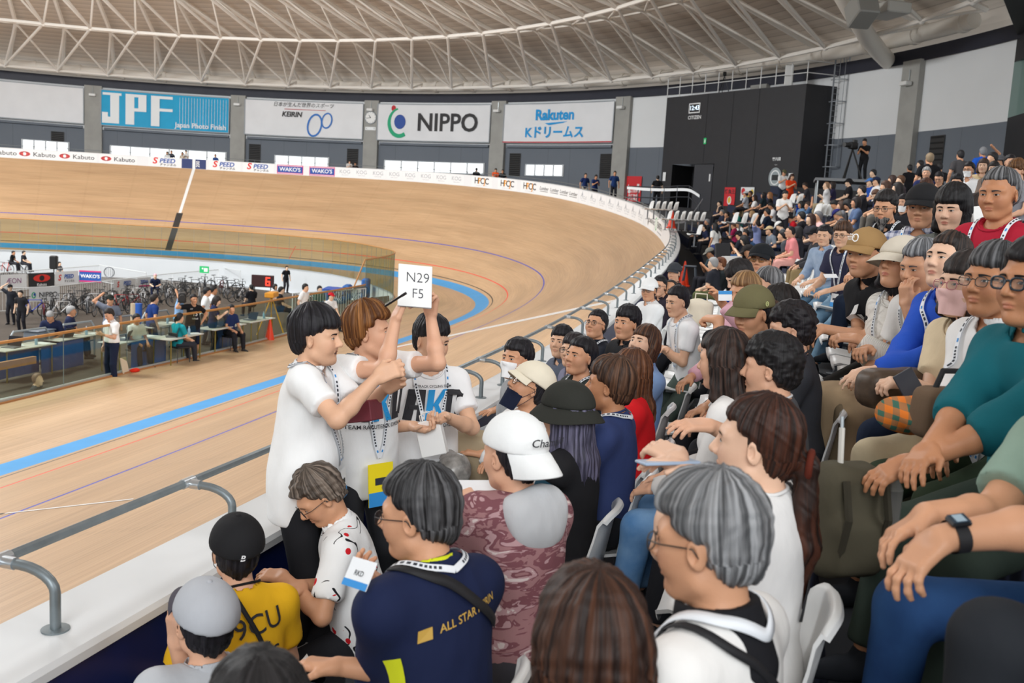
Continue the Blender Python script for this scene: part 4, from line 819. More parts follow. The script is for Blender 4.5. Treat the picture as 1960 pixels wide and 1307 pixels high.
def quadmesh(name,pr,h,mats,fold=0.,seed=0,rl=0,f=20,hf=None,zones=None):
    V,Q,K=polygonise(pr,h,hf,zones)
    if rl:V=relax(V,Q,rl)
    if fold:
        N=normals(V,Q);n=wav(V*np.array([1,1,.7]),f,seed)*.55+wav(V,f*2.1,seed+9)*.45;n=n*.6+.5*(1-2.6*np.abs(wav(V*np.array([1,1,.8]),f*.75,seed+21)))*np.clip(.5+wav(V,9,seed+4),0,1);V=V+N*(n*fold)[:,None]
    return mesh(name,V,Q,mats,None,True)
# ---------------------------------------------------------------- accessories in the head frame
def hx(o,R,k):return lambda P:o+(np.asarray(P,float)@R.T)*k
def add_cap(sp,root,o,R,k,h):
    """kinds: cap, capback (peak to the rear), bucket, flat"""
    kd,m,m2=sp['cap'];w_=sp.get('fwid',1.);q=lambda x,y,z:o+R@(np.array([x,y*w_,z])*k)
    if kd=='bucket':
        pr=[U(('el',q(-.012,0,.04),R,(.130*k,.110*w_*k,.118*k)),0),SUB(('bx',q(-.01,0,-.46),R,(.4*k,.4*k,.5*k),0),.01)]
        c=link('bucket_hat',quadmesh('bucket_hat',pr,h,[m],.002,3),root);a=np.linspace(0,2*math.pi,36,endpoint=False);mb=MB();T=hx(o,R,k)
        bx,by=sp.get('brim',(.175,.155));wv=.006*np.sin(a*3)
        mb.grid([T(np.stack([-.01+r*np.cos(a),rr*np.sin(a),z+wv*t],1)) for r,rr,z,t in((.110,.092,.055,0),(.124,.105,.04,0),(.15,.13,.018,.6),(bx,by,-.012,1),(bx+.002,by+.002,-.015,1),(.148,.128,.008,.6),(.112,.095,.03,0))],0,closed=True);mb.build('brim',[m2],c,True);return c
    t=.022 if kd!='flat' else .026
    pr=[U(('el',q(-.014,0,.042),R,((.102+t)*k,(.08*w_+t)*k,(.092+t)*k)),0),SUB(('bx',q(0,0,-.452+(.0 if kd!='capback' else .0)),R@roty(rad(-4)),(.4*k,.4*k,.488*k),0),.006)]
    c=link('cap' if kd!='flat' else 'flat_cap',quadmesh('cap',pr,h,[m],.0015,4),root);T=hx(o,R,k);sg=-1 if kd=='capback' else 1
    a=np.linspace(-1.15,1.15,15);ln=.09 if kd!='flat' else .05;rows=[]
    for f,dz in((0,.0),(.35,-.002),(.7,-.012),(1.,-.026),(1.0,-.031),(.6,-.016),(0,-.008)):
        e=ln*f*np.cos(a*.95);x=sg*(.113*np.cos(a)+e)-.014;y=(.092+.004*f)*np.sin(a)*w_;z=.053+dz-.020*f*np.abs(np.sin(a))**2*1.3
        if sg<0:z=z-.012-.035*f
        rows.append(T(np.stack([x,y,z],1)))
    mb=MB();mb.grid(rows,0,sg<0);mb.build('peak',[m2],c,True)
    mb=MB();mb.lathe([(.001,.006),(.008,.005),(.010,0)],10,T([[-.014,0,.153]])[0],R);mb.build('button',[m],c,True);return c
def add_glasses(sp,root,o,R,k):
    m=sp['glasses'];T=hx(o,R,k);pj=facetool(sp.get('fwid',1.));w_=sp.get('fwid',1.);mb=MB();t=np.linspace(0,2*math.pi,20,endpoint=False);r=sp.get('rim',.0016)
    for s in(1,-1):
        y=s*.033*w_+.0235*np.sign(np.cos(t))*np.abs(np.cos(t))**.7;z=-.002+.0175*np.sign(np.sin(t))*np.abs(np.sin(t))**.75;x=.105-.12*(np.abs(y)**1.7);mb.tube(T(np.stack([x,y,z],1)),r*k,6,True)
        mb.tube(T([[.105-.12*.056**1.7,s*.0565*w_,.006],[.07,s*.077*w_,.006],[.0,s*.081*w_+s*.004,.006],[-.012,s*.083*w_,-.012]]),r*k,6)
    mb.tube(T([[.102,.010,.004],[.106,0,.007],[.102,-.010,.004]]),r*k,6);g=mb.build('glasses',[m],root,True)
    for s in(1,-1):
        mb=MB();y=s*.033*w_+.022*np.cos(t);z=-.002+.016*np.sin(t);mb.poly(T(np.stack([.1035-.12*(np.abs(y)**1.7),y,z],1)));mb.build('lens',[sp.get('lens') or glassmat('spectacle_lens','#f1f3f3',.05)],g)
    return g
def add_mask(sp,root,o,R,k,h):
    m,low=sp['mask'];pj=facetool(sp.get('fwid',1.));w_=sp.get('fwid',1.);T=hx(o,R,k);zs=np.linspace(-.018,-.118,9)-(.035 if low else 0);us=np.linspace(-1,1,17);G=[]
    for i,z in enumerate(zs):
        y=us*.066*w_*(1-.25*(i/8)**2);zz=np.maximum(z,-.112)+0*y;p=pj(np.clip(y,-.066*w_,.066*w_),zz,.006);p[:,2]=z;p[:,0]=np.maximum(p[:,0],.035+.065*(1-us**2))+ (.007*(1-us**2)) ;G.append(T(p))
    mb=MB();mb.grid(G);M=mb.build('face_mask',[m],root,True)
    for s in(1,-1):
        mb=MB();a=G[1][-1 if s>0 else 0];b=G[6][-1 if s>0 else 0];e=T([[-.012,s*.088*w_,.005]])[0];e2=T([[-.02,s*.085*w_,-.02]])[0];mb.tube([a,(a+e)/2+ (R@np.array([0,s*.006,.002])),e,e2,(b+e2)/2+(R@np.array([0,s*.006,0])),b],.0014*k,5);mb.build('ear_loop',[m],M)
    return M
def surf_push(pr,P,off=.006,it=14,back=None):
    """slide points on to the outside of a blended shape"""
    P=np.array(P,float)
    for _ in range(it):
        f=field(pr,P[:,0],P[:,1],P[:,2]);e=1e-3
        G=np.stack([field(pr,P[:,0]+e*(i==0),P[:,1]+e*(i==1),P[:,2]+e*(i==2))-f for i in range(3)],1);G/=np.linalg.norm(G,axis=1,keepdims=True)+1e-9
        P=P-G*np.clip(f-off,-.05,.05)[:,None]*.8
    f=P*0;e=1e-3;f0=field(pr,P[:,0],P[:,1],P[:,2]);G=np.stack([field(pr,P[:,0]+e*(i==0),P[:,1]+e*(i==1),P[:,2]+e*(i==2))-f0 for i in range(3)],1);G/=np.linalg.norm(G,axis=1,keepdims=True)+1e-9
    return P,G
def ribbon(P,G,w_,flip=False):
    T=np.gradient(P,axis=0);T/=np.linalg.norm(T,axis=1,keepdims=True)+1e-9;S=np.cross(T,G);S/=np.linalg.norm(S,axis=1,keepdims=True)+1e-9
    return np.stack([P-S*w_/2,P+S*w_/2],1)
def spline(P,n):
    P=np.array(P,float);d=np.concatenate([[0],np.cumsum(np.linalg.norm(np.diff(P,axis=0),axis=1))]);t=np.linspace(0,d[-1],n);Q=np.stack([np.interp(t,d,P[:,i]) for i in range(3)],1)
    for _ in range(max(2,n//8)):Q[1:-1]=.5*Q[1:-1]+.25*(Q[:-2]+Q[2:])
    return Q
def strap(name,root,pr,pts,w_,m,n=40,off=.006,**k):
    P,G=surf_push(pr,spline(pts,n),off);mb=MB();R=ribbon(P,G,w_);mb.grid(np.concatenate([R,R[:,::-1]+(G*.0025)[:,None]],1)[:, [0,1,2,3,0]]);return mb.build(name,m,root,True,**k),P,G
LANW=mat('lanyard_white','#e9edf2',.6);LANB=mat('lanyard_print','#2a2f3a',.6);LANC=mat('lanyard_cyan','#2f8fd6',.6)
def lanyard(root,J,pr,low=.12,card=None,sx=.0,drop=None):
    k=J['k'];N,up,fw,lf=J['N'],J['up'],J['fw'],J['lf'];M=J['P']+up*low*k+fw*.22+lf*sx
    a=[N-fw*.09+up*.015,N-fw*.06+lf*.055+up*.025,N+lf*.08+up*.0+fw*.02,N+lf*.075+fw*.10-up*.08,M+lf*.03+up*.06,M];b=[N-fw*.09+up*.015]+[x-2*lf*((x-N)@lf) for x in a[1:-1]]+[M]
    ro=None
    for i,pt in enumerate((a,b)):
        P,G=surf_push(pr,spline(pt,44),.007);mb=MB();R=ribbon(P,G,.019*k);mb.grid(np.stack([R[:,0],R[:,1]],1),0);mb.grid(np.stack([R[:,0]+G*.003,R[:,1]+G*.003],1),0)
        C0=P+G*.004
        for j in range(3,41):
            if j%13 in(0,1,2):mi=2 if j%13==1 else 0
            else:mi=1
            if mi:
                T=P[min(j+1,43)]-P[j];S=R[j,1]-R[j,0];q=[C0[j]-S*.22,C0[j]+S*.22,C0[j]+S*.22+T*(.62 if mi==1 else .9),C0[j]-S*.22+T*(.62 if mi==1 else .9)];mb.poly(q,mi)
        l=mb.build('lanyard',[LANW,LANB,LANC],root)
    if card:
        c=P[-1]+G[-1]*.006;q_=drop or 1.;T=np.array([0,0,-1.])+fw*.1;X=np.cross(T,fw);X/=np.linalg.norm(X)/q_;T=T*q_;cc=c+T*.075;mb=MB();A=[cc-X*.042-T*.06,cc+X*.042-T*.06,cc+X*.042+T*.06,cc-X*.042+T*.06];mb.poly(A,0);mb.poly([x+fw*.003 for x in A],0);mb.poly([x+fw*.0045 for x in [cc-X*.042+T*.02,cc+X*.042+T*.02,cc+X*.042+T*.06,cc-X*.042+T*.06]],1);mb.poly([x+fw*.0045 for x in [cc-X*.02-T*.02,cc+X*.02-T*.02,cc+X*.02+T*.0,cc-X*.02+T*.0]],2);mb.build('pass_card',[card,LANC,LANB],root)
# ---------------------------------------------------------------- a full person
def head_local(sp):return skel(sp)['Hd']
SKINS={'a':'#dcaa8c','b':'#cf9a78','c':'#dcae8f','d':'#bb835f','p':'#e0b79c'}
def person(sp,label,group=None):
    g=sp.get;yaw=rad(g('yaw',90));s_=g('res',1.)
    px=g('px');HP=at(px[0],px[1],g('d')) if 'd' in sp else onz(px[0],px[1],g('z'))
    if g('look') is not None:
        T=np.array(g('look'),float)-HP;T=rotz(-yaw)@T;hy=math.degrees(math.atan2(T[1],T[0]));hp=math.degrees(math.atan2(T[2],math.hypot(T[0],T[1])));hy=max(-85,min(85,hy));sp.setdefault('hy',hy*.86);sp.setdefault('twist',hy*.16);sp.setdefault('hp',hp)
    J=skel(sp);k=J['k'];off=rotz(yaw)@(J['Hd']);loc=HP-off
    for n in'LR':
        if g('W'+n) is not None:sp['h'+n]=rotz(-yaw)@(np.array(g('W'+n),float)-loc)
    if 'WL' in sp or 'WR' in sp:J=skel(sp)
    if 'floor' in sp and g('sit',True) and 'fz' not in sp:
        sp['fz']=g('floor')-loc[2];J=skel(sp)
    o,R=J['Hd'],J['HR'];skin=skinmat(SKINS.get(g('skin','a'),g('skin','a')))
    # body
    pr=torso_prims(J,-.008,0,g('belly',0),g('fem',0))+neck_prim(J)+head_prims(sp,o,R,k);zones=[(o-.135*k,o+.14*k)]
    legs=g('legs','trousers')
    for n in'LR':
        pr+=arm_prims(J,n,0,0,th=g('arm',1.))
        pr+=hand_of(sp,J,n);zones.append((J['W'+n]-.10,J['W'+n]+.10)) if g('handres',1) else None
        pr+=leg_prims(J,n,-.004,0)
    V,Q,_=polygonise(pr,.014*s_,.0042*s_ if s_<=1.2 else .0042*s_,zones)
    me=mesh('body',V,Q,[skin],None,True)
    P=(V-o)@R/k;w_=g('fwid',1.);lip=np.clip(1.9*(1-(((P[:,1]/.024)**2)+((P[:,2]+.0668)/.0115)**2)),0,1)*(P[:,0]>.07)*(.75 if g('fem') else .45)
    chk=np.clip(1-(((np.abs(P[:,1])-.045)/.03)**2+((P[:,2]+.03)/.03)**2),0,1)*(P[:,0]>.03)*.16
    dark=np.zeros(len(V));st=g('stubble',0)
    if st:dark=np.clip(1.2-((P[:,1]/.06)**2+((P[:,2]+.088)/.05)**2),0,1)*(P[:,0]>.0)*st
    if g('mouth'):dark=np.maximum(dark,np.clip(1.3-((P[:,1]/.017)**2+((P[:,2]+.068)/.0095)**2),0,1)*(P[:,0]>.07))
    at_=me.color_attributes.new('fc','FLOAT_COLOR','POINT');at_.data.foreach_set('color',np.stack([np.clip(lip+chk,0,1),dark,0*dark,0*dark+1],1).astype(np.float32).ravel())
    root=link('person',me);root.location=loc;root.rotation_euler=(0,0,yaw);setp(root,label,'person',group)
    # eyes and brows
    if g('face',1):
        T=hx(o,R,k);bm_=hairmat(g('brow',g('hairc','#1c1816')))
        for G,mi,A,B,C0,C1 in eye_geo(w_,g('eye',.6),g('gaze',0.)):
            mb=MB();mb.grid(T(G.reshape(-1,3)).reshape(G.shape));mb.m=list(mi);mb.grid(np.stack([T(A),T(B)],0),2);mb.build('eye',EYEM,root,True)
            mb=MB();mb.grid(np.stack([T(C0),T(C1)],0));mb.build('eyebrow',[bm_],root,True)
    # hair and head wear
    sp['hm']=hairmat(g('hairc','#1c1816'),g('hairc2'))
    if g('hair','short')!='none':
        hm=hair_mesh(sp,o,R,k,.0062*s_*(.62 if s_<.9 else 1))
        if hm:link('hair',hm,root)
    if g('beard'):
        q=lambda x,y,z:o+R@(np.array([x,y*w_,z])*k);b=g('beard')
        bp=[U(('el',q(.03,0,-.07),R,(.064*k,.060*k,.05*k)),0),U(('rc',q(.06,0,-.10),q(.055,0,-.10-b),.036*k,.02*k),.03),SUB(('bx',q(.06,0,.035),R,(.2*k,.2*k,.09*k),0),.02),SUB(('el',q(.10,0,-.066),R,(.02*k,.026*k,.012*k)),.008)]
        V,Q,_=polygonise(bp,.006*s_);N=normals(V,Q);V=V+N*(wav(V,180,4)*.002)[:,None];b_=mesh('beard',V,Q,[hairmat(g('beardc',g('hairc','#1c1816')),'#8a8682')],None,True);a_=b_.attributes.new('st','FLOAT_VECTOR','POINT');a_.data.foreach_set('vector',V.astype(np.float32).ravel());link('beard',b_,root)
    if g('cap'):add_cap(sp,root,o,R,k,.0075*s_)
    if g('glasses'):add_glasses(sp,root,o,R,k)
    if g('mask'):add_mask(sp,root,o,R,k,.006)
    # clothes
    top=g('top',('tee',cloth('#ffffff')));kind,tm=top[0],top[1];inf=.017+(.01 if kind in('hoodie','jacket') else 0)
    tp_=torso_prims(J,inf,0,g('belly',0),g('fem',0));up,P0=J['up'],J['P'];hem=g('hem',-.02 if g('sit',True) else -.13)
    Rh=np.stack([-up,J['lf'],J['fw']],1)
    if not g('sit',True) or hem<-.06:
        Rb=np.stack([J['fw'],J['lf'],up],1);tp_.append(U(('el',P0+up*.02*k,Rb,((.126+inf*.6)*k,(.187+inf*.6)*k,.46*k)),.05))
    se_=g('sleeve',{'tee':.66,'polo':.66,'vest':.12,'long':1.94,'hoodie':1.95,'jacket':1.95,'knit':1.9,'shirt':1.9,'half':.75}.get(kind,.66))
    for n in'LR':tp_+=arm_prims(J,n,inf*.95,0,se_,th=g('arm',1.))
    solid=list(tp_)
    tp_+=[SUB(('rc',J['N']-up*.03+J['fw']*.012,o,.066*k,.07*k),.008),(('hs',P0+up*hem*k,Rh,None),.006,'i',0)]
    link(('t_shirt' if kind in('tee',) else {'polo':'polo_shirt','vest':'vest','hoodie':'hoodie','jacket':'jacket','knit':'cardigan','long':'shirt','shirt':'shirt','half':'shirt'}.get(kind,'shirt')),quadmesh('top',tp_,.0135*s_,[tm],g('fold',.0055),g('seed',1),1,g('ff',19)),root)
    J['solid']=solid
    if kind in('polo','shirt','jacket','half') or g('collar'):
        cm=g('collar') or tm;nk=J['N'];hd=(o-nk)/np.linalg.norm(o-nk);cq=g('colr',1.);cp=[U(('cc',nk-up*.065*k*cq,nk+hd*.050*k,.097*k*cq,.072*k*cq),0),SUB(('rc',nk-up*.03*k,nk+hd*.14*k,.069*k,.063*k),.003),SUB(('bx',nk+J['fw']*.12*k-up*.03*k,np.stack([J['fw'],J['lf'],up],1)@rotx(rad(45)),(.09*k,.055*k,.055*k),0),.004),SUB(('rc',nk-up*.12*k,nk-up*.115*k,.075*k,.075*k),.003)]
        link('collar',quadmesh('collar',cp,.0062*s_,[cm],.001,2),root)
    elif kind in('tee','knit','long','vest'):
        nk=J['N']-up*.012*k+J['fw']*.012;a=np.linspace(0,2*math.pi,26,endpoint=False);ring=np.stack([nk+J['fw']*(.074*k*math.cos(t)+.012)+J['lf']*.076*k*math.sin(t)+up*(.018-.034*math.cos(t))*k for t in a]);Pn,G=surf_push(solid,ring,.002,6);mb=MB();mb.tube(Pn,.0055*k,6,True);mb.build('neckband',[g('band',tm)],root,True)
    if kind=='hoodie':
        nk=J['N'];hp_=[U(('el',nk-J['fw']*.085*k-up*.04*k,np.stack([J['fw'],J['lf'],up],1),(.062*k,.125*k,.115*k)),0)]+[U(('rc',nk-J['fw']*.05+J['lf']*s*.085*k,nk+J['fw']*.075*k+J['lf']*s*.05*k-up*.05*k,.045*k,.03*k),.05) for s in(1,-1)]+[SUB(('rc',nk-up*.02,o,.066*k,.07*k),.01)]
        link('hood',quadmesh('hood',hp_,.009*s_,[g('hood',tm)],.005,6,1,26),root)
    if g('over'):   # open garment or inner shirt panel on the chest
        om=g('over');ns=16;rows=[]
        for v in np.linspace(.49,hem+.03,14):
            wd=.016+.10*max(0,(.49-v))*1.0;wd=min(wd,.062);c_=P0+up*v*k+J['fw']*.2;rows.append([c_+J['lf']*u*wd*k for u in np.linspace(-1,1,7)])
        Pn,G=surf_push(solid,np.array(rows).reshape(-1,3),.005);mb=MB();mb.grid(Pn.reshape(14,7,3),0,True);mb.build('inner_shirt',[om],root,True)
    tm2=g('bottom',cloth('#2a2b30'))
    lp=[U(('el',P0+up*.02*k,np.stack([J['fw'],J['lf'],up],1),(.122*k,.168*k,.125*k)),0),(('hs',P0+up*.115*k,-Rh,None),.004,'i',0)];le=g('leg_end',1.93)
    if legs=='skirt':
        m_=(J['KL']+J['KR'])/2;lp+=[U(('rc',J['T'+n],J['K'+n],.105*k,.085*k),.08) for n in'LR']+[U(('rc',(J['TL']+J['TR'])/2,m_,.1*k,.09*k),.08)]+[U(('rc',J['K'+n],J['K'+n]*.35+J['A'+n]*.65+J['lf']*(.03 if n=='L' else -.03),.085*k,.10*k),.08) for n in'LR']+[U(('rc',m_,(J['AL']+J['AR'])/2+np.array([.02,0,.14]),.085*k,.09*k),.09)]
    else:
        for n in'LR':lp+=leg_prims(J,n,.014,0,le,g('wide',0.))
    link({'skirt':'skirt','shorts':'shorts'}.get(legs,'trousers'),quadmesh('bottom',lp,.0145*s_,[tm2],.0042,g('seed',1)+3,1,17),root)
    if g('shoes',cloth('#23262c')):
        sm=g('shoes',cloth('#23262c'))
        for n in'LR':link('shoe',quadmesh('shoe',foot_prims(J,n),.012*s_,[sm],.0),root)
    if g('lan'):lanyard(root,J,solid,*g('lan'))
    return root,J,loc

def print_on(root,J,items,mats,cu,cl=0.,side=1,name='print',rot=0.,maxlen=None):
    """lay flat art on the shirt; side 1 chest, -1 back"""
    up,fw,lf,P=J['up'],J['fw'],J['lf'],J['P'];k=J['k'];c=P+up*cu*k+fw*side*.22;X=lf*(-side if True else side)
    X=-lf if side<0 else lf*1.0
    # chest art reads left to right for someone facing the wearer
    X=lf if side>0 else -lf
    cr_,sr_=math.cos(rot),math.sin(rot);mb=MB()
    for li,((V,F),mi) in enumerate(items):
        if maxlen:V,F=refine(V,F,maxlen)
        V=np.asarray(V);p=np.array([c+X*(u*cr_-v*sr_+cl)+up*(u*sr_+v*cr_) for u,v in V])
        for _ in range(10):
            f=field(J['solid'],p[:,0],p[:,1],p[:,2]);p=p-fw*side*np.clip(f-.0075-.0007*li,-.05,.05)[:,None]*.9
        mb.add(p,F,mi)
    return mb.build(name,mats,root)
# ================================================================ STAND
RE=[.50,1.25,1.95,2.62,3.15]+[3.15+.66*i for i in range(1,5)]
RF=[1.83,2.25,2.53,2.90,3.23]+[3.23+.335*i for i in range(1,5)]
def zrow(k,s):return RF[k]+.85*float(np.clip(zc(s)-2.745,0,9))
def spt(s,e,z=0):
    p=tp(s,TW,FH,CW+e);return np.array([p[0],p[1],z])
STEP=mat('stand_rubber','#23262d',.75,noise=(3,.15));STEPB=mat('stand_riser','#1b2440',.6,noise=(3,.1))
mb=MB();sv=list(np.arange(-14,37.6,1.6));prev=None
for k in range(len(RE)):
    e0=RE[k]-.36 if k else 0.;e1=RE[k+1]-.36 if k+1<len(RE) else RE[k]+9
    if k:mb.grid([[spt(s,e0,zrow(k-1,s)) for s in sv],[spt(s,e0,zrow(k,s)) for s in sv]],1)
    mb.grid([[spt(s,e0,zrow(k,s)) for s in sv],[spt(s,e1,zrow(k,s)) for s in sv]],0)
    mb.poly([spt(sv[-1],e0,1.),spt(sv[-1],e1,1.),spt(sv[-1],e1,zrow(k,sv[-1])),spt(sv[-1],e0,zrow(k,sv[-1]))],1)
mb.build('floor_stand',[STEP,STEPB],None,kind='structure')
# dark base below the front wall
# ---------------------------------------------------------------- seats
SEATM=mat('seat_white','#e3e4e3',.38);SEATG=mat('seat_leg','#8b8f94',.4,.4)
def seat_meshes():
    prof=[(.205,.405),(.21,.425),(.17,.435),(.05,.418),(-.08,.410),(-.145,.425),(-.185,.49),(-.205,.60),(-.225,.71),(-.235,.765),(-.250,.785),(-.265,.775)];ys=np.linspace(-1,1,13);G=[]
    for i,(x,z) in enumerate(prof):
        hw=.215 if z<.5 else .215-.02*max(0,(z-.62)/.16)**2
        if i>7:hw-=.012*(i-7)
        G.append([(x+(.035*abs(y)**3 if z>.46 else .0),y*hw,z+(.028*abs(y)**4 if z<.46 else 0)-(.03*abs(y)**5 if i>7 else 0)) for y in ys])
    G=np.array(G);mb=MB();mb.grid(G,0);B=G+np.array([-.006,0,-.012]);mb.grid(B,0,True)
    for a,b in ((G[0],B[0]),(G[-1],B[-1])):mb.grid(np.stack([a,b]),0)
    mb.grid(np.stack([G[:,0],B[:,0]]),0);mb.grid(np.stack([G[:,-1],B[:,-1]]),0)
    a=mesh('seat_shell',mb.v,mb.f,[SEATM],mb.m,True);mb=MB();mb.box((-.02,0,.2),(.05,.05,.4),None,0,.01);mb.box((0,0,.405),(.22,.2,.02));mb.box((-.02,0,.01),(.16,.1,.02));b=mesh('bracket',mb.v,mb.f,[SEATG],mb.m);return a,b
_sm=seat_meshes();SEATS=[]
def seat(x,y,z,yaw,label,group):
    SEATS.append((x,y));r=empty('stadium_seat',(x,y,z),yaw,label=label,cat='seat',group=group);link('seat_shell',_sm[0],r);link('bracket',_sm[1],r);return r
def sit(sp,label,k=None,ch=True,**kw):
    """seat a person in row k and put the chair beneath"""
    if k is not None and 'floor' not in sp:sp['floor']=RF[k]
    r,J,loc=person(sp,label,**kw);yaw=rad(sp.get('yaw',90));s,e=se(loc[0],loc[1]);th=tth(s)
    sy=th+math.pi/2;p=loc
    if ch:seat(p[0]+.08*math.cos(sy),p[1]+.08*math.sin(sy),p[2]-.04,sy,'white plastic stadium seat under a seated spectator near the rail','occupied white seats')
    return r,J,loc
# ================================================================ PEOPLE CLOSE BY
MC=(-2.95,-8.95,3.62);BK='#17151a';W_='#eff0f0'
def wpt(x,y,d):return at(x,y,d)
Kb=hairmat
RKD=[mat('print_black','#25252b',.7),mat('print_cyan','#1b93d4',.7),mat('print_white','#f4f4f4',.7),mat('print_gold','#c9a24a',.6),mat('print_red','#c8202c',.7)]
def rkd(sc=1.):
    it=[]
    def P(pts,mi):it.append(((np.array(pts,float)*sc,[list(range(len(pts)))]),mi))
    P([(-.125,-.07),(-.09,-.07),(-.062,.07),(-.105,.07)],0);P([(-.105,.07),(-.03,.07),(-.036,.045),(-.105,.045)],0);P([(-.06,.07),(-.03,.07),(-.04,-.07),(-.072,-.07)],0);P([(-.1,0),(-.04,.0),(-.045,-.02),(-.1,-.02)],0)
    P([(-.035,-.07),(-.005,-.07),(.012,.07),(-.018,.07)],1);P([(.0,.0),(.05,.07),(.075,.07),(.02,-.01)],1);P([(.005,.01),(.03,.0),(.06,-.07),(.03,-.07)],1)
    P([(.06,-.07),(.085,-.07),(.1,.07),(.072,.07)],0);P([(.075,.07),(.125,.07),(.135,.05),(.075,.045)],0);P([(.115,.06),(.138,.055),(.12,-.06),(.098,-.05)],0);P([(.06,-.045),(.11,-.045),(.105,-.07),(.06,-.07)],0)
    return it+[(shift(text('TEAM RAKUTEN K DREAMS',.022*sc,.01),0,-.09*sc),0),(shift(text('U  TRACK CYCLING TEAM',.015*sc,.01),0,.085*sc),0)]
CARD=mat('card_white','#eef1f4',.5);CARDY=mat('card_yellow','#f2dc1c',.5);MAROON=mat('box_maroon','#6e2230',.6,noise=(30,.1))
# --- the three hosts in white
r,J,loc=person({'px':(607,646),'d':3.95,'yaw':-78,'sit':False,'hair':'bowl','hairc':BK,'ht':.03,'hy':-4,'hp':2,'mouth':.9,'skin':'c','top':('polo',cloth(W_)),'WR':wpt(722,722,3.72),'WL':wpt(738,742,3.9),'pR':(-.3,-.6,-.9),'pL':(0,.3,-1),'dR':(.5,.1,.25),'nR':(.1,.9,-.3),'cR':.9,'dL':(.75,-.3,.5),'nL':(-.2,-.9,.2),'cL':.5,'bottom':cloth('#1f2024'),'lean':4,'hem':-.17,'stubble':.25,'fold':.008,'lan':(.1,CARD),'seed':3,'res':.8,'belly':.05},'person in a white polo speaking beside the rail, maroon box under one arm')
print_on(r,J,[(text('TEAM RAKUTEN',.03,.01),0)],RKD[:1],.42,-.1,-1,'back_print')
r,J,loc=person({'px':(709,636),'d':4.3,'yaw':-122,'sit':False,'hair':'short','hairc':'#6a4020','hairc2':'#a06c3a','ht':.034,'tuft':.012,'hy':42,'hp':6,'skin':'a','top':('tee',cloth('#f3f4f4')),'WR':wpt(757,612,4.12),'WL':wpt(824,603,4.3),'pR':(.25,-.35,-1),'pL':(.5,-.05,-1),'dR':(.1,.4,1.),'nR':(.3,1,0),'cR':.85,'dL':(.15,0,1.),'nL':(.2,-1,0),'cL':.8,'bottom':cloth('#2b2c30'),'hem':-.15,'fold':.007,'lan':(.08,CARDY,0,1.6),'sleeve':.5,'res':.8,'seed':5},'person with dyed brown hair in a white printed T-shirt raising a sketchbook with both arms')
print_on(r,J,rkd(1.15),RKD[:2],.345,.0,1,'chest_print')
r,J,loc=person({'px':(826,652),'d':4.75,'yaw':-142,'sit':False,'hair':'bowl','hairc':BK,'ht':.018,'hy':18,'hp':-8,'fwid':.93,'skin':'c','top':('tee',cloth('#f1f2f3')),'WR':wpt(790,815,4.5),'WL':wpt(852,797,4.55),'pR':(-.4,-.9,-.6),'pL':(-.4,.9,-.6),'dR':(.6,.55,-.05),'nR':(.3,.2,.9),'cR':.75,'dL':(.5,-.6,-.1),'nL':(.2,-.4,.9),'cL':.75,'bottom':cloth('#1d1e22'),'hem':-.13,'fold':.006,'lan':(.1,CARD),'H':.97,'res':.85,'seed':8},'slim person with black fringe in a white printed T-shirt holding a white paper bag')
print_on(r,J,rkd(1.12),RKD[:2],.355,.0,1,'chest_print')
# sketchbook, pen, box and bag they hold
def slab(name,c,X,Y,w_,h,t,mats,label,cat,mi=0,extra=None):
    c=np.array(c);X=np.array(X)/np.linalg.norm(X);Y=np.array(Y)-X*(np.array(Y)@X);Y/=np.linalg.norm(Y);N=np.cross(X,Y);R=np.stack([X,Y,N],1);e=empty(name,tuple(c),label=label,cat=cat);mb=MB();mb.box((0,0,0),(w_,h,t),R,0,min(.004,t*.3));mb.build('body',mats[:1],e)
    if extra:
        art('lettering',extra[0],lambda u,v,q:R@np.array([u,v,t/2+q]),extra[1],e,.0012)
    return e,R
c=wpt(797,546,4.12);tl=wpt(761,505,4.1);tr=wpt(822,511,4.16);bl=wpt(762,586,4.08);X=tr-tl;Y=tl-bl
e,R=slab('sketchbook',(tl+tr+bl+wpt(832,588,4.14))/4,X,Y,np.linalg.norm(X)*1.06,np.linalg.norm(Y),.008,[mat('paper_white','#f0f0ee',.7)],'white sketchbook reading N29 F5 held up above the hosts','sketchbook',0,
 ([(shift(text('N29',.062,-.012),.01,.035),0),(shift(text('F5',.06,-.012),.012,-.035),0)],[mat('pen_grey','#4a4a50',.6)]))
mb=MB();wdt=np.linalg.norm(X)*1.06;hh=np.linalg.norm(Y)
for i in range(26):mb.lathe([(.004,-.0012),(.004,.0012)],6,R@np.array([-wdt/2+wdt*(i+.5)/26,-hh/2,0]),R@roty(rad(90)))
mb.build('spiral_binding',[ZINC],e)
a,b=wpt(737,586,4.0),wpt(772,564,3.98);u=(b-a)/np.linalg.norm(b-a);e=empty('marker_pen',tuple(a),label='black marker pen in the raised hand beside the sketchbook',cat='pen');mb=MB();mb.tube([a*0,u*.085],.005,8);mb.build('barrel',[mat('pen_black','#141416',.3)],e);mb=MB();mb.tube([u*.085,u*.11],.0062,8);mb.build('cap',[mat('pen_cap','#2a2a2e',.25)],e)
slab('gift_box',wpt(690,787,3.92),CR*.96-CF*.25+CU*.12,CU,.145,.085,.13,[MAROON],'dark maroon cardboard box held under the arm of the person speaking','box')
c=wpt(826,838,4.5);e,R=slab('paper_bag',c,CR*.97+CU*.22-CF*.2,CU*1.-CR*.2,.125,.17,.05,[mat('bag_white','#f1f1ef',.7)],'white paper carrier bag with twisted handles held at the waist','bag');mb=MB()
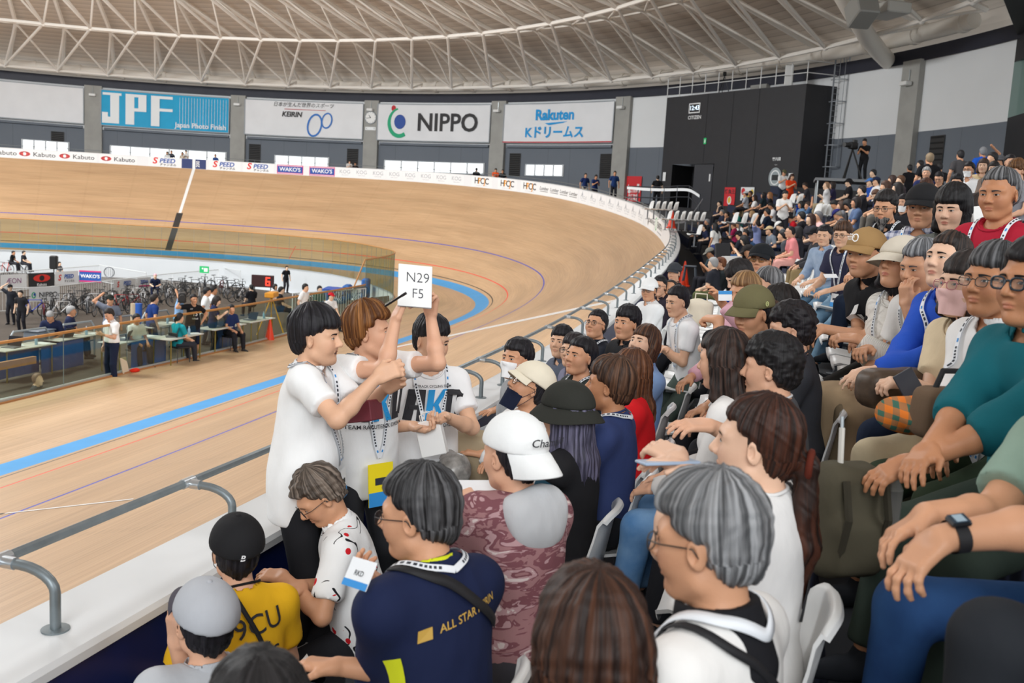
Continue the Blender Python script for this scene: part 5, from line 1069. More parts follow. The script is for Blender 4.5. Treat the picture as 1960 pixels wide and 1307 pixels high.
for q in(-.02,.02):mb.tube([R@np.array(p) for p in((-.03,.08,q),(-.028,.115,q),(0,.128,q),(.028,.115,q),(.03,.08,q))],.0025,5)
mb.build('handle',[mat('bag_handle','#e6e6e2',.7)],e)
# --- front row
r,J,loc=sit({'px':(390,1190),'z':2.93,'yaw':66,'hair':'short','hairc':BK,'hy':-10,'hp':10,'cap':('cap',cloth('#b4b7bd'),cloth('#4a4650')),'top':('polo',cloth('#b9bcc1')),'lean':8,'WL':wpt(338,1235,2.86),'dL':(.2,0,1.),'nL':(0,-1,0),'face':0,'seed':4,'bottom':cloth('#55565c')},'spectator in a light grey cap with dark peak at the lower edge, seen from behind',0)
r,J,loc=sit({'px':(452,1055),'z':2.97,'yaw':54,'hair':'buzz','hairc':BK,'hy':-14,'hp':8,'cap':('cap',cloth('#202022'),cloth('#1b1b1d')),'mask':(cloth('#202024'),0),'top':('tee',cloth('#eeb824')),'lean':12,'seed':7,'face':0,'bottom':cloth('#2c2f38'),'band':cloth('#1d1d20')},'spectator in a yellow T-shirt and black cap leaning on the front row',0)
print_on(r,J,[(shift(text('9CU',.095,.004),.03,.05),0),(shift(text('rls',.09,.004),.05,-.05),0),(shift(text('25',.085,.004),.06,-.14),0)],RKD[:1],.36,.0,-1,'back_print',.12)
o,R=J['Hd'],J['HR'];art('emblem',[(text('B',.03,.02,.2),0),(rect(-.012,-.003,.014,.001),1)],lambda u,v,h:o+R@np.array([-.137+.0-.002-abs(u)*.1-h,-u,.045+v]),[RKD[2],RKD[0]],r,.002);strap('shoulder_strap',r,J['solid'],[J['N']+J['lf']*.06+J['up']*.04-J['fw']*.07,J['N']-J['fw']*.17-J['up']*.15-J['lf']*.03,J['P']+J['up']*.15-J['fw']*.2-J['lf']*.12],.016,[mat('strap_black','#16161a',.7)])
r,J,loc=sit({'px':(611,950),'z':3.0,'yaw':112,'hair':'short','hairc':'#4a4038','hairc2':'#8a7c70','curly':1,'ht':.024,'hy':24,'hp':-38,'lean':16,'glasses':mat('specs_black','#1c1c20',.3),'skin':'b','top':('half',cloth('#f0f1f1','floral')),'hem':-.16,'fold':.009,'seed':9,'bottom':cloth('#26272c'),'WL':wpt(545,1105,3.75),'WR':wpt(580,1120,3.75)},'spectator in a white shirt with black branches and red blossoms, head bowed',0)
r,J,loc=sit({'px':(988,690),'d':5.6,'yaw':112,'look':MC,'hair':'swept','hairc':BK,'ht':.024,'mask':(cloth('#f2f3f4'),0),'top':('hoodie',cloth('#9fa2a6')),'lean':10,'WL':onz(915,800,2.80),'dL':(.8,.3,-.15),'nL':(0,0,-1),'cL':.1,'spread':.2,'skin':'b','bottom':cloth('#26262a'),'seed':2},'spectator in a grey hoodie and white face mask with one hand on the parapet',0)
r,J,loc=sit({'px':(1012,742),'d':4.75,'yaw':130,'look':(-3.1,-8.6,4.0),'hair':'short','hairc':BK,'cap':('flat',cloth('#e6ddc8'),cloth('#e6ddc8')),'glasses':mat('specs_thin','#4a4642',.3,.5),'mask':(cloth('#1b2238'),1),'top':('hoodie',cloth('#eceded')),'lean':4,'skin':'b','bottom':cloth('#a9946f'),'seed':6,'WL':wpt(925,868,4.85),'WR':wpt(950,885,4.8)},'spectator in a cream cap with a navy mask pulled under the chin, white hoodie',0)
r,J,loc=sit({'px':(1074,655),'d':7.0,'yaw':120,'look':MC,'hair':'medium','hairc':BK,'top':('shirt',cloth('#5b6272')),'skin':'c','seed':3,'lean':8,'res':1.15},'young spectator with dark fringe clasping hands behind the stocky person in green',0)
r,J,loc=sit({'px':(1096,672),'d':6.7,'yaw':110,'look':MC,'hair':'medium','hairc':'#262022','glasses':mat('specs_dark','#2a2626',.3),'top':('shirt',cloth('#7e7f96')),'fem':1,'skin':'c','res':1.2},'spectator in thin glasses half hidden between two neighbours by the rail',0)
r,J,loc=sit({'px':(1110,684),'d':5.9,'yaw':125,'look':(-3.4,-8.4,3.9),'hair':'short','ht':.02,'hairc':BK,'top':('tee',cloth('#3a403e')),'belly':.05,'fwid':1.1,'skin':'b','lan':(.12,CARD),'WL':wpt(1050,770,5.9),'WR':wpt(1066,775,5.85),'cL':.8,'cR':.8,'res':1.1,'seed':5},'stocky spectator in a dark green T-shirt with white lanyard looking up',0)
r,J,loc=sit({'px':(1141,622),'d':7.6,'yaw':125,'look':(-3,-8.6,4.4),'hair':'short','hairc':BK,'glasses':mat('specs_dark','#2a2626',.3),'top':('polo',cloth('#20242e')),'lan':(.12,None),'skin':'b','res':1.2,'seed':4},'spectator in glasses and a navy polo with white lanyard against the parapet',0)
r,J,loc=sit({'px':(1199,620),'d':6.7,'yaw':125,'look':(-4,-8.4,4.0),'hair':'medium','ht':.026,'tuft':.01,'hairc':BK,'top':('jacket',cloth('#1f2024')),'skin':'b','res':1.2,'seed':2},'young spectator with thick black hair and a black jacket behind the fringe girl',0)
r,J,loc=sit({'px':(1242,556),'d':10.2,'yaw':120,'look':MC,'hair':'short','hairc':BK,'cap':('cap',cloth('#f0f1f1'),cloth('#f0f1f1')),'glasses':mat('specs_dark','#2a2626',.3),'top':('jacket',cloth('#e9ebec')),'bottom':cloth('#4d6f94'),'skin':'b','res':1.5},'spectator in a white cap, glasses and white jacket by the end of the front row',0)
r,J,loc=sit({'px':(1262,548),'d':10.9,'yaw':120,'look':MC,'hair':'short','hairc':BK,'glasses':mat('specs_dark','#2a2626',.3),'top':('jacket',cloth('#2a2430')),'skin':'a','res':1.6,'lean':18},'spectator in glasses and black top leaning out behind the white cap',0)
r,J,loc=sit({'px':(1282,556),'d':11.0,'yaw':110,'look':MC,'hair':'receding','hairc':'#2a2625','glasses':mat('specs_dark','#2a2626',.3),'top':('tee',cloth('#202024')),'skin':'b','res':1.6,'stubble':.5},'spectator with swept back hair and glasses looking down at a phone near the cones',0)
r,J,loc=sit({'px':(1290,523),'d':12.4,'yaw':100,'look':MC,'hair':'short','hairc':BK,'cap':('flat',cloth('#3d4046'),cloth('#3d4046')),'top':('tee',cloth('#23242a')),'face':0,'res':1.6},'spectator in a dark grey cap just in front of the orange cones',0)
r,J,loc=sit({'px':(1296,578),'d':7.4,'yaw':118,'hy':22,'hp':-6,'hair':'short','ht':.017,'hairc':BK,'top':('tee',cloth('#f0f1f2')),'lan':(.12,None),'skin':'c','lean':16,'WL':wpt(1262,663,7.4),'WR':wpt(1275,668,7.4),'bottom':cloth('#4a5650'),'res':1.2,'seed':3,'fwid':.94},'teenage spectator with cropped black hair in a white T-shirt leaning forward',1)
# --- second row
r,J,loc=sit({'px':(800,985),'z':3.41,'yaw':56,'hy':34,'hp':-6,'hair':'short','ht':.022,'hairc':'#1d1c1e','hairc2':'#5a5a5c','glasses':mat('specs_black','#1c1c20',.3),'skin':'b','top':('jacket',cloth('#1b2444')),'collar':cloth('#d9e02a'),'lean':14,'WL':wpt(755,1132,2.42),'pL':(-.1,.25,-1),'dL':(.75,.45,.35),'nL':(0,-.3,1),'cL':.55,'sleeve':1.3,'WR':wpt(650,1275,2.35),'seed':12,'bottom':cloth('#b7a078'),'fold':.007,'res':.8,'twist':6},'spectator in a navy jacket with yellow collar and glasses holding a folded card',1)
print_on(r,J,[(shift(text('ALL STAR KEIRIN',.027,.010,.25),.02,0),0),((np.array([(-.135,-.014),(-.102,-.014),(-.095,.014),(-.128,.014)]),[[0,1,2,3]]),0)],[RKD[3]],.41,.0,-1,'back_print',.18)
strap('shoulder_strap',r,J['solid'],[J['N']+J['lf']*.11+J['fw']*.02+J['up']*.02,J['N']+J['lf']*.03-J['fw']*.13,J['N']-J['fw']*.17-J['up']*.08-J['lf']*.08,J['S'+'R']-J['fw']*.12-J['up']*.10],.028,[mat('strap_black','#16161a',.7)]);lanyard(r,J,J['solid'],.2,None)
mb=MB();Pn=np.stack([surf_push(J['solid'],spline([J['P']+J['up']*v+J['lf']*.17-J['fw']*q for v in(.30,.2,.05,-.0)],16),.004)[0] for q in(.06,.03,.0)],1);mb.grid(Pn);mb.build('side_panel',[cloth('#d9e02a')],r,True)
c=wpt(688,1098,2.25);e,R=slab('leaflet',c,wpt(730,1120,2.2)-wpt(660,1098,2.3),CU*.8+CF*.6,.095,.07,.0015,[CARD],'white folded leaflet with small blue print held by the person in navy','leaflet',0,([(text('RKD',.018,.01),0),(rect(-.047,-.035,.047,-.018),1)],[RKD[0],LANC]))
r,J,loc=sit({'px':(980,872),'z':3.44,'yaw':62,'hy':-2,'hp':0,'hair':'short','hairc':BK,'cap':('capback',cloth('#eceeee'),cloth('#eceeee')),'skin':'a','top':('hoodie',cloth('#a07678','camo','#7d4f56','#b99598')),'hood':cloth('#c3c5c8'),'lean':9,'seed':11,'bottom':cloth('#3f3d42'),'fold':.008,'WL':wpt(890,960,2.98),'WR':wpt(905,1010,2.95)},'spectator in a backwards white cap and dusky pink camouflage hoodie',1)
o,R=J['Hd'],J['HR'];art('cap_lettering',[(text('Champion',.034,.012,.15),0)],lambda u,v,h:o+R@np.array([-.132-.014+.0+abs(u)**2*4-h-(.02 if v<0 else 0)*0,-u-.02,.07+v]),[RKD[0]],r,.003,.02)
r,J,loc=sit({'px':(1082,792),'d':3.95,'yaw':80,'hy':-6,'hp':0,'hair':'long','hlen':.12,'hairc':'#3c3a4c','hairc2':'#77748e','cap':('bucket',cloth('#2f302c'),cloth('#2f302c')),'fem':1,'top':('vest',cloth('#232326')),'lean':6,'seed':5,'face':0,'bottom':cloth('#222226')},'spectator in a dark bucket hat with long violet grey hair and a black vest',1)
for n in'LR':link('sleeve',quadmesh('sleeve',arm_prims(J,n,.014,0,1.5),.012,[cloth('#24485a')],.004,3),r)
r,J,loc=sit({'px':(1166,738),'d':4.2,'yaw':84,'look':(-2.8,-8.6,3.6),'hair':'medium','ht':.024,'tuft':.009,'hairc':'#35241c','hairc2':'#6a4a36','skin':'d','top':('tee',cloth('#33406c')),'lean':4,'seed':14,'fold':.007,'lan':(.12,None),'bottom':cloth('#2a2b30'),'stubble':.2},'spectator with brown tousled hair in a navy blue T-shirt and white lanyard',1)
r,J,loc=sit({'px':(1205,712),'d':5.0,'yaw':98,'hy':30,'hp':2,'hair':'long','hlen':.06,'hairc':'#4a2c1e','hairc2':'#7d5238','fem':1,'top':('polo',cloth('#d81f26')),'lean':6,'seed':2,'skin':'c','face':0},'spectator with long brown hair in a bright red polo shirt',1)
r,J,loc=sit({'px':(1232,660),'d':5.8,'yaw':120,'look':(-4,-8.6,4.6),'hair':'bob','hairc':'#3a241a','hairc2':'#69452e','fem':1,'skin':'p','top':('shirt',cloth('#7f9cc8')),'lean':4,'seed':3,'res':1.1},'spectator with brown fringe and light blue blouse peering up',1)
# --- third row
r,J,loc=sit({'px':(1352,1035),'z':3.60,'yaw':66,'hy':10,'hp':-6,'hair':'swept','ht':.024,'hairc':'#5a5b5d','hairc2':'#a0a1a3','glasses':mat('specs_thin','#4a4642',.3,.5),'skin':'b','top':('polo',cloth('#e9e7e4')),'collar':cloth('#1c1c20'),'colr':1.16,'lean':4,'seed':21,'fold':.006,'res':.75,'tuft':.007,'bottom':cloth('#2a2b30')},'spectator with swept grey hair, white polo with black collar and white lanyard',2)
strap('lanyard',r,J['solid'],[J['N']+J['lf']*.09+J['fw']*.08-J['up']*.05,J['N']+J['lf']*.06-J['fw']*.05+J['up']*.03,J['N']-J['fw']*.11-J['up']*.0,J['N']-J['lf']*.07-J['fw']*.05+J['up']*.03,J['N']-J['lf']*.09+J['fw']*.06],.024,[LANW],50,.010)
strap('shoulder_strap',r,J['solid'],[J['N']+J['lf']*.12+J['fw']*.05,J['N']+J['lf']*.05-J['fw']*.12-J['up']*.03,J['N']-J['fw']*.18-J['up']*.14-J['lf']*.06,J['P']+J['up']*.15-J['fw']*.15-J['lf']*.13],.018,[mat('strap_black','#16161a',.7)])
r,J,loc=sit({'px':(1447,850),'z':3.66,'yaw':76,'hy':8,'hp':2,'hair':'pony','hlen':.42,'ht':.014,'hairc':'#26140d','hairc2':'#4a281a','fem':1,'skin':'p','top':('tee',cloth('#e8e7e6')),'lean':3,'seed':17,'fold':.006,'res':.8,'WL':wpt(1300,880,2.42),'WR':wpt(1335,905,2.4),'bottom':cloth('#35373b')},'spectator with a long reddish brown ponytail and white T-shirt',2)
strap('shoulder_strap',r,J['solid'],[J['N']-J['lf']*.12+J['fw']*.05,J['N']-J['lf']*.1-J['fw']*.1-J['up']*.04,J['P']+J['up']*.2-J['fw']*.2+J['lf']*.02],.022,[mat('strap_black','#16161a',.7)])
q=J['Hd']+J['HR']@np.array([-.13,0,-.028]);mb=MB();t=np.linspace(0,2*math.pi,18,endpoint=False);mb.tube([q+J['HR']@np.array([.0,.031*math.cos(a),.031*math.sin(a)]) for a in t],.009,7,True);mb.build('hair_tie',[cloth('#5a2418')],r,True)
r,J,loc=sit({'px':(1474,706),'z':3.66,'yaw':80,'hy':4,'hp':0,'hair':'medium','curly':1,'ht':.03,'hairc':'#141214','top':('tee',cloth('#55565a')),'band':cloth('#e6e4e4'),'lean':8,'seed':23,'face':0,'WL':wpt(1360,815,3.1),'WR':wpt(1380,835,3.05)},'spectator with black curly hair and a charcoal T-shirt with white collar band',2)
r,J,loc=sit({'px':(1384,690),'z':3.66,'yaw':84,'hy':-14,'hp':-6,'hair':'long','hlen':.1,'hairc':'#1e1513','hairc2':'#46322a','fem':1,'top':('long',cloth('#e6e4e2')),'lean':10,'seed':13,'face':0,'bottom':cloth('#4a78ab','denim','#7ea3c8')},'spectator with long straight dark hair and light blue jeans',2)
r,J,loc=sit({'px':(1512,632),'z':3.72,'yaw':90,'hy':10,'hp':-4,'hair':'medium','curly':1,'ht':.028,'hairc':'#181417','top':('tee',cloth('#3a3b40')),'lean':8,'seed':29,'face':0},'spectator with tightly curled black hair above the charcoal T-shirt',2)
r,J,loc=sit({'px':(1462,622),'z':3.70,'yaw':90,'hy':15,'hp':-4,'hair':'bob','hairc':'#3d2a22','hairc2':'#6b5145','fem':1,'top':('long',cloth('#7d7f86')),'lean':8,'face':0,'seed':8},'spectator with short brown bobbed hair below the olive cap',2)
r,J,loc=sit({'px':(1440,600),'d':4.7,'yaw':110,'hy':30,'hp':-10,'hair':'short','hairc':BK,'cap':('cap',cloth('#6a6547'),cloth('#6a6547')),'top':('tee',cloth('#4f5046')),'WL':wpt(1378,612,4.7),'cL':.9,'lean':14,'seed':4,'face':1,'skin':'b'},'spectator in an olive green cap with small pale logo leaning over folded arms',2)
o,R=J['Hd'],J['HR'];art('emblem',[(ring2(0,0,.011,.013,.004,12),0),(text('N',.015,.01),0)],lambda u,v,h:o+R@np.array([.01+u,.104+h,.062+v]),[mat('logo_pale','#c9d08a',.6)],r,.002)
r,J,loc=sit({'px':(1425,562),'d':5.6,'yaw':125,'look':(-4,-8.6,3.4),'hair':'swept','ht':.02,'hairc':'#7c5a3a','hairc2':'#b08b60','skin':'b','top':('shirt',cloth('#e8b6c4')),'WL':wpt(1382,580,5.3),'dL':(.5,.2,.6),'seed':6,'lean':6},'spectator with dyed light brown hair and a pink shirt holding a pass card',2)
r,J,loc=sit({'px':(1489,590),'d':5.1,'yaw':95,'hy':15,'hp':-4,'hair':'bob','hairc':'#1d1817','fem':1,'top':('long',cloth('#3e3f46')),'face':0,'seed':6},'spectator with straight dark hair directly behind the olive cap',2)
r,J,loc=sit({'px':(1468,548),'d':6.4,'yaw':95,'hy':15,'hp':-4,'hair':'short','ht':.02,'hairc':'#4a4a4c','hairc2':'#9a9a9c','top':('polo',cloth('#5d6168')),'face':0,'seed':6,'res':1.2},'spectator with grey hair in front of the royal blue polo',2)
r,J,loc=sit({'px':(1414,530),'d':6.9,'yaw':115,'hy':10,'hp':-30,'hair':'bob','bun':1,'hairc':'#1b1718','fem':1,'skin':'p','top':('long',cloth('#d9a9b8')),'lean':16,'seed':6,'res':1.2},'spectator with tied black hair bending over a phone, pink sleeve',2)
r,J,loc=sit({'px':(1456,500),'d':7.3,'yaw':150,'look':(-6,-9.2,4.9),'hair':'short','hairc':BK,'cap':('cap',cloth('#1d2024'),cloth('#1d2024')),'glasses':mat('specs_amber','#6a4c2a',.3),'lens':glassmat('lens_amber','#d8c04a',.05),'skin':'b','top':('polo',cloth('#1f4fb4')),'lan':(.12,None),'fwid':1.06,'lean':2,'seed':7,'res':1.1},'spectator in a black cap, amber glasses and royal blue polo with lanyard',3)
# --- brown haired person very close to the camera
r,J,loc=sit({'px':(1125,1238),'z':3.47,'yaw':58,'hy':-22,'hp':-4,'hair':'long','ht':.026,'hairc':'#27160f','hairc2':'#4f3122','fem':1,'face':0,'top':('long',cloth('#57504e')),'seed':31,'res':.8,'tuft':.006},'spectator with glossy brown hair filling the bottom edge, seen from behind',1)
r,J,loc=sit({'px':(492,1392),'z':3.30,'yaw':56,'hy':-14,'hp':-6,'hair':'short','ht':.022,'hairc':'#1a1819','face':0,'top':('tee',cloth('#47464c')),'seed':33},'dark haired head cut off by the lower edge beside the navy jacket',1)
# --- fourth row, on the right
L0=(-3.1,-8.7,3.5)
r,J,loc=sit({'px':(1577,452),'d':11.0,'yaw':130,'look':(-6,-9,3.6),'hair':'short','ht':.02,'hairc':BK,'fwid':1.08,'skin':'c','top':('shirt',cloth('#7f93ae','denim','#a9bad0')),'sleeve':1.5,'bottom':cloth('#4b6f8e','denim','#86a7c0'),'res':1.3,'lean':10},'stocky spectator in a pale denim shirt and faded jeans with hands together',3)
r,J,loc=sit({'px':(1612,450),'d':8.9,'yaw':128,'look':(-6,-8.8,3.4),'hair':'medium','ht':.024,'hairc':'#3e2a20','hairc2':'#6a4c3a','glasses':mat('specs_dark','#2a2626',.3),'skin':'c','top':('tee',cloth('#34344a')),'lan':(.12,CARD),'bottom':cloth('#5b7f9c','denim','#8fb0c8'),'lean':12,'res':1.2},'spectator with brown wavy hair and glasses, navy T-shirt, holding a card on faded jeans',3)
r,J,loc=sit({'px':(1612,530),'d':6.4,'yaw':112,'hy':0,'hp':-30,'hair':'short','hairc':BK,'top':('tee',cloth('#3a3b45')),'legs':'skirt','bottom':cloth('#1f49c8'),'face':0,'lean':4,'res':1.2},'spectator in a bright blue skirt mostly hidden behind the tan cap',3) if False else (None,None,None)
r,J,loc=sit({'px':(1655,488),'d':4.85,'yaw':116,'look':(-5,-8.9,4.1),'hair':'short','hairc':BK,'cap':('cap',cloth('#a08055'),cloth('#a08055')),'skin':'b','top':('half',cloth('#1d1d20')),'over':cloth('#e8e8e6'),'lean':26,'WL':wpt(1572,628,4.8),'WR':wpt(1640,652,4.7),'dL':(.7,.2,-.5),'nL':(0,0,-1),'fwid':1.04,'bottom':cloth('#2c2a28'),'seed':16,'sleeve':.72,'stubble':.2},'spectator in a tan cap with white emblem and black shirt leaning on the knees',3)
o,R=J['Hd'],J['HR'];T_=lambda u,v,h:o+R@np.array([.088+.022-.9*u*u-.35*max(v,0)+h,u,.088+v]);art('emblem',[(shift(text('THE',.012,.02),-.012,.012),0),(shift(text('NORTH',.012,.02),-.010,.0),0),(shift(text('FACE',.012,.02),-.011,-.012),0),(shift(ring2(0,0,.019,.021,.006,14),.018,-.003),0)],T_,[RKD[2]],r,.004)
r,J,loc=sit({'px':(1722,508),'d':4.55,'yaw':122,'look':(-5,-8.6,5.0),'hair':'bob','hairc':BK,'cap':('bucket',cloth('#cfc6b6'),cloth('#cfc6b6')),'brim':(.175,.16),'fem':1,'skin':'b','top':('knit',cloth('#e9e6df','knit')),'lan':(.12,None),'legs':'skirt','bottom':cloth('#bfa584'),'lean':16,'WL':wpt(1640,648,4.55),'WR':wpt(1660,668,4.5),'cL':.7,'cR':.7,'seed':5,'H':.95},'spectator in a beige sun hat, cream knit cardigan and long beige skirt',3)
r,J,loc=sit({'px':(1762,512),'d':4.3,'yaw':122,'look':(-5,-8.7,3.4),'hair':'short','ht':.02,'hairc':'#55565a','hairc2':'#9fa1a4','skin':'b','top':('tee',cloth('#f0efec')),'lan':(.12,None),'WL':wpt(1735,585,4.2),'dL':(.1,-.1,1),'nL':(-1,-.2,0),'cL':.6,'lean':16,'seed':19,'bottom':cloth('#8a7a62')},'grey haired spectator resting a cheek on one hand, white T-shirt',3)
r,J,loc=sit({'px':(1813,500),'d':3.85,'yaw':120,'hy':16,'hp':10,'hair':'pony','hlen':.05,'bun':1,'hairc':'#1e1715','hairc2':'#4a382f','fem':1,'skin':'p','top':('shirt',cloth('#2b57c4')),'lean':20,'WL':wpt(1668,712,3.8),'WR':wpt(1690,722,3.75),'dL':(.8,.2,-.2),'cL':.4,'bottom':cloth('#1e2a40'),'seed':15,'fold':.008,'lan':(.05,CARD),'fwid':.94},'spectator with tied back hair in a loose cobalt blue blouse and lanyard',3)
r,J,loc=sit({'px':(1846,548),'d':3.45,'yaw':118,'hy':10,'hp':4,'hair':'bob','hairc':'#231c1a','fem':1,'skin':'p','mask':(cloth('#eec6c2'),0),'glasses':mat('specs_rose','#b06a72',.3),'top':('tee',cloth('#e2cfae')),'lean':16,'WL':wpt(1750,735,3.4),'WR':wpt(1760,772,3.35),'cL':.6,'cR':.7,'bottom':cloth('#d6c7a8'),'seed':4},'spectator in a pink face mask and rose glasses, beige T-shirt',3)
r,J,loc=sit({'px':(1900,540),'d':3.1,'yaw':118,'hy':14,'hp':2,'hair':'medium','ht':.02,'curly':0,'tuft':.01,'hairc':'#2c2c2e','hairc2':'#6c6c6e','glasses':mat('specs_thin','#4a4642',.3,.5),'skin':'d','top':('shirt',cloth('#efefee')),'lean':14,'lan':(.02,CARD),'bottom':cloth('#33402f'),'seed':22,'fwid':1.04,'WL':wpt(1780,800,3.05),'WR':wpt(1800,850,3.0)},'spectator with wavy grey black hair and wire glasses in a white shirt',3,False)
r,J,loc=sit({'px':(1978,545),'d':2.55,'yaw':118,'hy':10,'hp':2,'hair':'short','ht':.024,'hairc':'#171517','glasses':mat('specs_thick','#1d2a34',.3),'rim':.0035,'skin':'d','top':('jacket',cloth('#13616c')),'lean':12,'WL':wpt(1740,890,2.5),'WR':wpt(1760,880,2.45),'pL':(-.3,.2,-.9),'sleeve':1.25,'bottom':cloth('#37423a'),'seed':24,'fold':.008,'res':.9},'spectator in a teal jacket and thick dark glasses at the right edge',3,False)
r,J,loc=sit({'px':(2090,700),'d':2.0,'yaw':116,'hy':10,'hp':0,'hair':'short','hairc':BK,'skin':'b','top':('half',cloth('#8ea798')),'lean':10,'WL':wpt(1765,1040,1.8),'WR':wpt(1775,985,1.95),'dL':(.75,.1,-.62),'nL':(-.4,0,-.9),'cL':.42,'spread':.16,'dR':(.8,0,-.5),'pL':(-.2,.6,-.8),'pR':(-.2,.1,-.9),'arm':1.15,'bottom':cloth('#1e3a66','denim','#2c5080'),'seed':26,'res':.75,'face':0},'spectator in a sage green shirt with wrist watch, head outside the picture',3,False)
SAGE=(r,J)
r,J,loc=sit({'px':(2440,640),'d':1.36,'yaw':118,'hy':0,'hp':0,'fz':.12,'hair':'short','hairc':BK,'skin':'b','top':('tee',cloth('#2f3136')),'lean':8,'fL':(.44,.12,.22),'fR':(.42,-.12,.20),'hL':(.05,.24,.62),'hR':(.05,-.24,.62),'bottom':cloth('#24272c'),'seed':27,'res':.9,'face':0},'legs in charcoal trousers at the lower right corner',3,False)
r,J=SAGE;w_=J['WL'];d=J['WL']-J['EL'];d/=np.linalg.norm(d);n=np.array([-.3,.25,.9]);n-=d*(n@d);n/=np.linalg.norm(n);X=np.cross(n,d);Rw=np.stack([d,X,n],1);c=w_-d*.03
wt=empty('smart_watch',(0,0,0));wt.parent=r;mb=MB();t=np.linspace(0,2*math.pi,20,endpoint=False);mb.grid(np.stack([[c+d*q+X*.036*math.cos(a)+n*.031*math.sin(a) for a in t] for q in(-.013,.013)]),0,closed=True);mb.build('watch_strap',[mat('strap_black','#16161a',.7)],wt,True);mb=MB();mb.box(c+n*.035,(.040,.034,.011),Rw,0,.004);mb.box(c+n*.0412,(.034,.028,.001),Rw,1);mb.box(c+n*.042,(.02,.022,.0008),Rw,2);mb.build('watch_case',[mat('watch_black','#1a1c20',.25),mat('watch_face','#2a3a48',.15),mat('watch_screen','#9fb4c2',.2)],wt)
# --- fifth row
r,J,loc=sit({'px':(1694,398),'d':7.0,'yaw':132,'look':(-6,-9,3.4),'hair':'swept','ht':.022,'hairc':'#1f1c1c','glasses':mat('specs_dark','#2a2626',.3),'beard':.07,'beardc':'#2b2928','skin':'b','top':('shirt',cloth('#232326')),'lan':(.12,None),'lean':18,'bottom':cloth('#1f2a3c'),'res':1.1,'seed':9},'spectator with glasses and a greying beard in a black shirt',4)
r,J,loc=sit({'px':(1765,398),'d':5.4,'yaw':158,'look':(-6.5,-9.6,4.0),'hair':'buzz','hairc':'#4a4a4a','cap':('cap',cloth('#222224'),cloth('#222224')),'skin':'b','fwid':1.06,'top':('half',cloth('#c9cad6','plaid','#5c6688')),'over':cloth('#1d1d20'),'lan':(.16,None),'lean':2,'seed':10},'spectator in a flat brimmed black cap and blue checked shirt',4)
r,J,loc=sit({'px':(1822,402),'d':5.0,'yaw':146,'look':(-6,-9,3.8),'hair':'bob','ht':.03,'hairc':'#141214','fem':1,'skin':'p','top':('knit',cloth('#6e716c','knit')),'over':cloth('#5e5560'),'lean':2,'seed':18},'spectator with black bobbed hair and grey knitted cardigan',4)
r,J,loc=sit({'px':(1868,415),'d':5.4,'yaw':120,'hy':-20,'hp':0,'hair':'bob','hairc':'#2a2220','fem':1,'face':0,'top':('long',cloth('#9fb4dc')),'seed':12},'spectator with dark bobbed hair turned away, pale blue top',5)
r,J,loc=sit({'px':(1912,372),'d':4.4,'yaw':136,'look':(-6,-8.6,3.9),'hair':'buzz','ht':.012,'hairc':'#3a3a3c','hairc2':'#8a8a8c','skin':'d','fwid':1.08,'top':('tee',cloth('#ad2136')),'lan':(.12,None),'lean':0,'seed':20,'belly':.04},'sturdy spectator with cropped grey hair and crimson T-shirt, white lanyard',4)
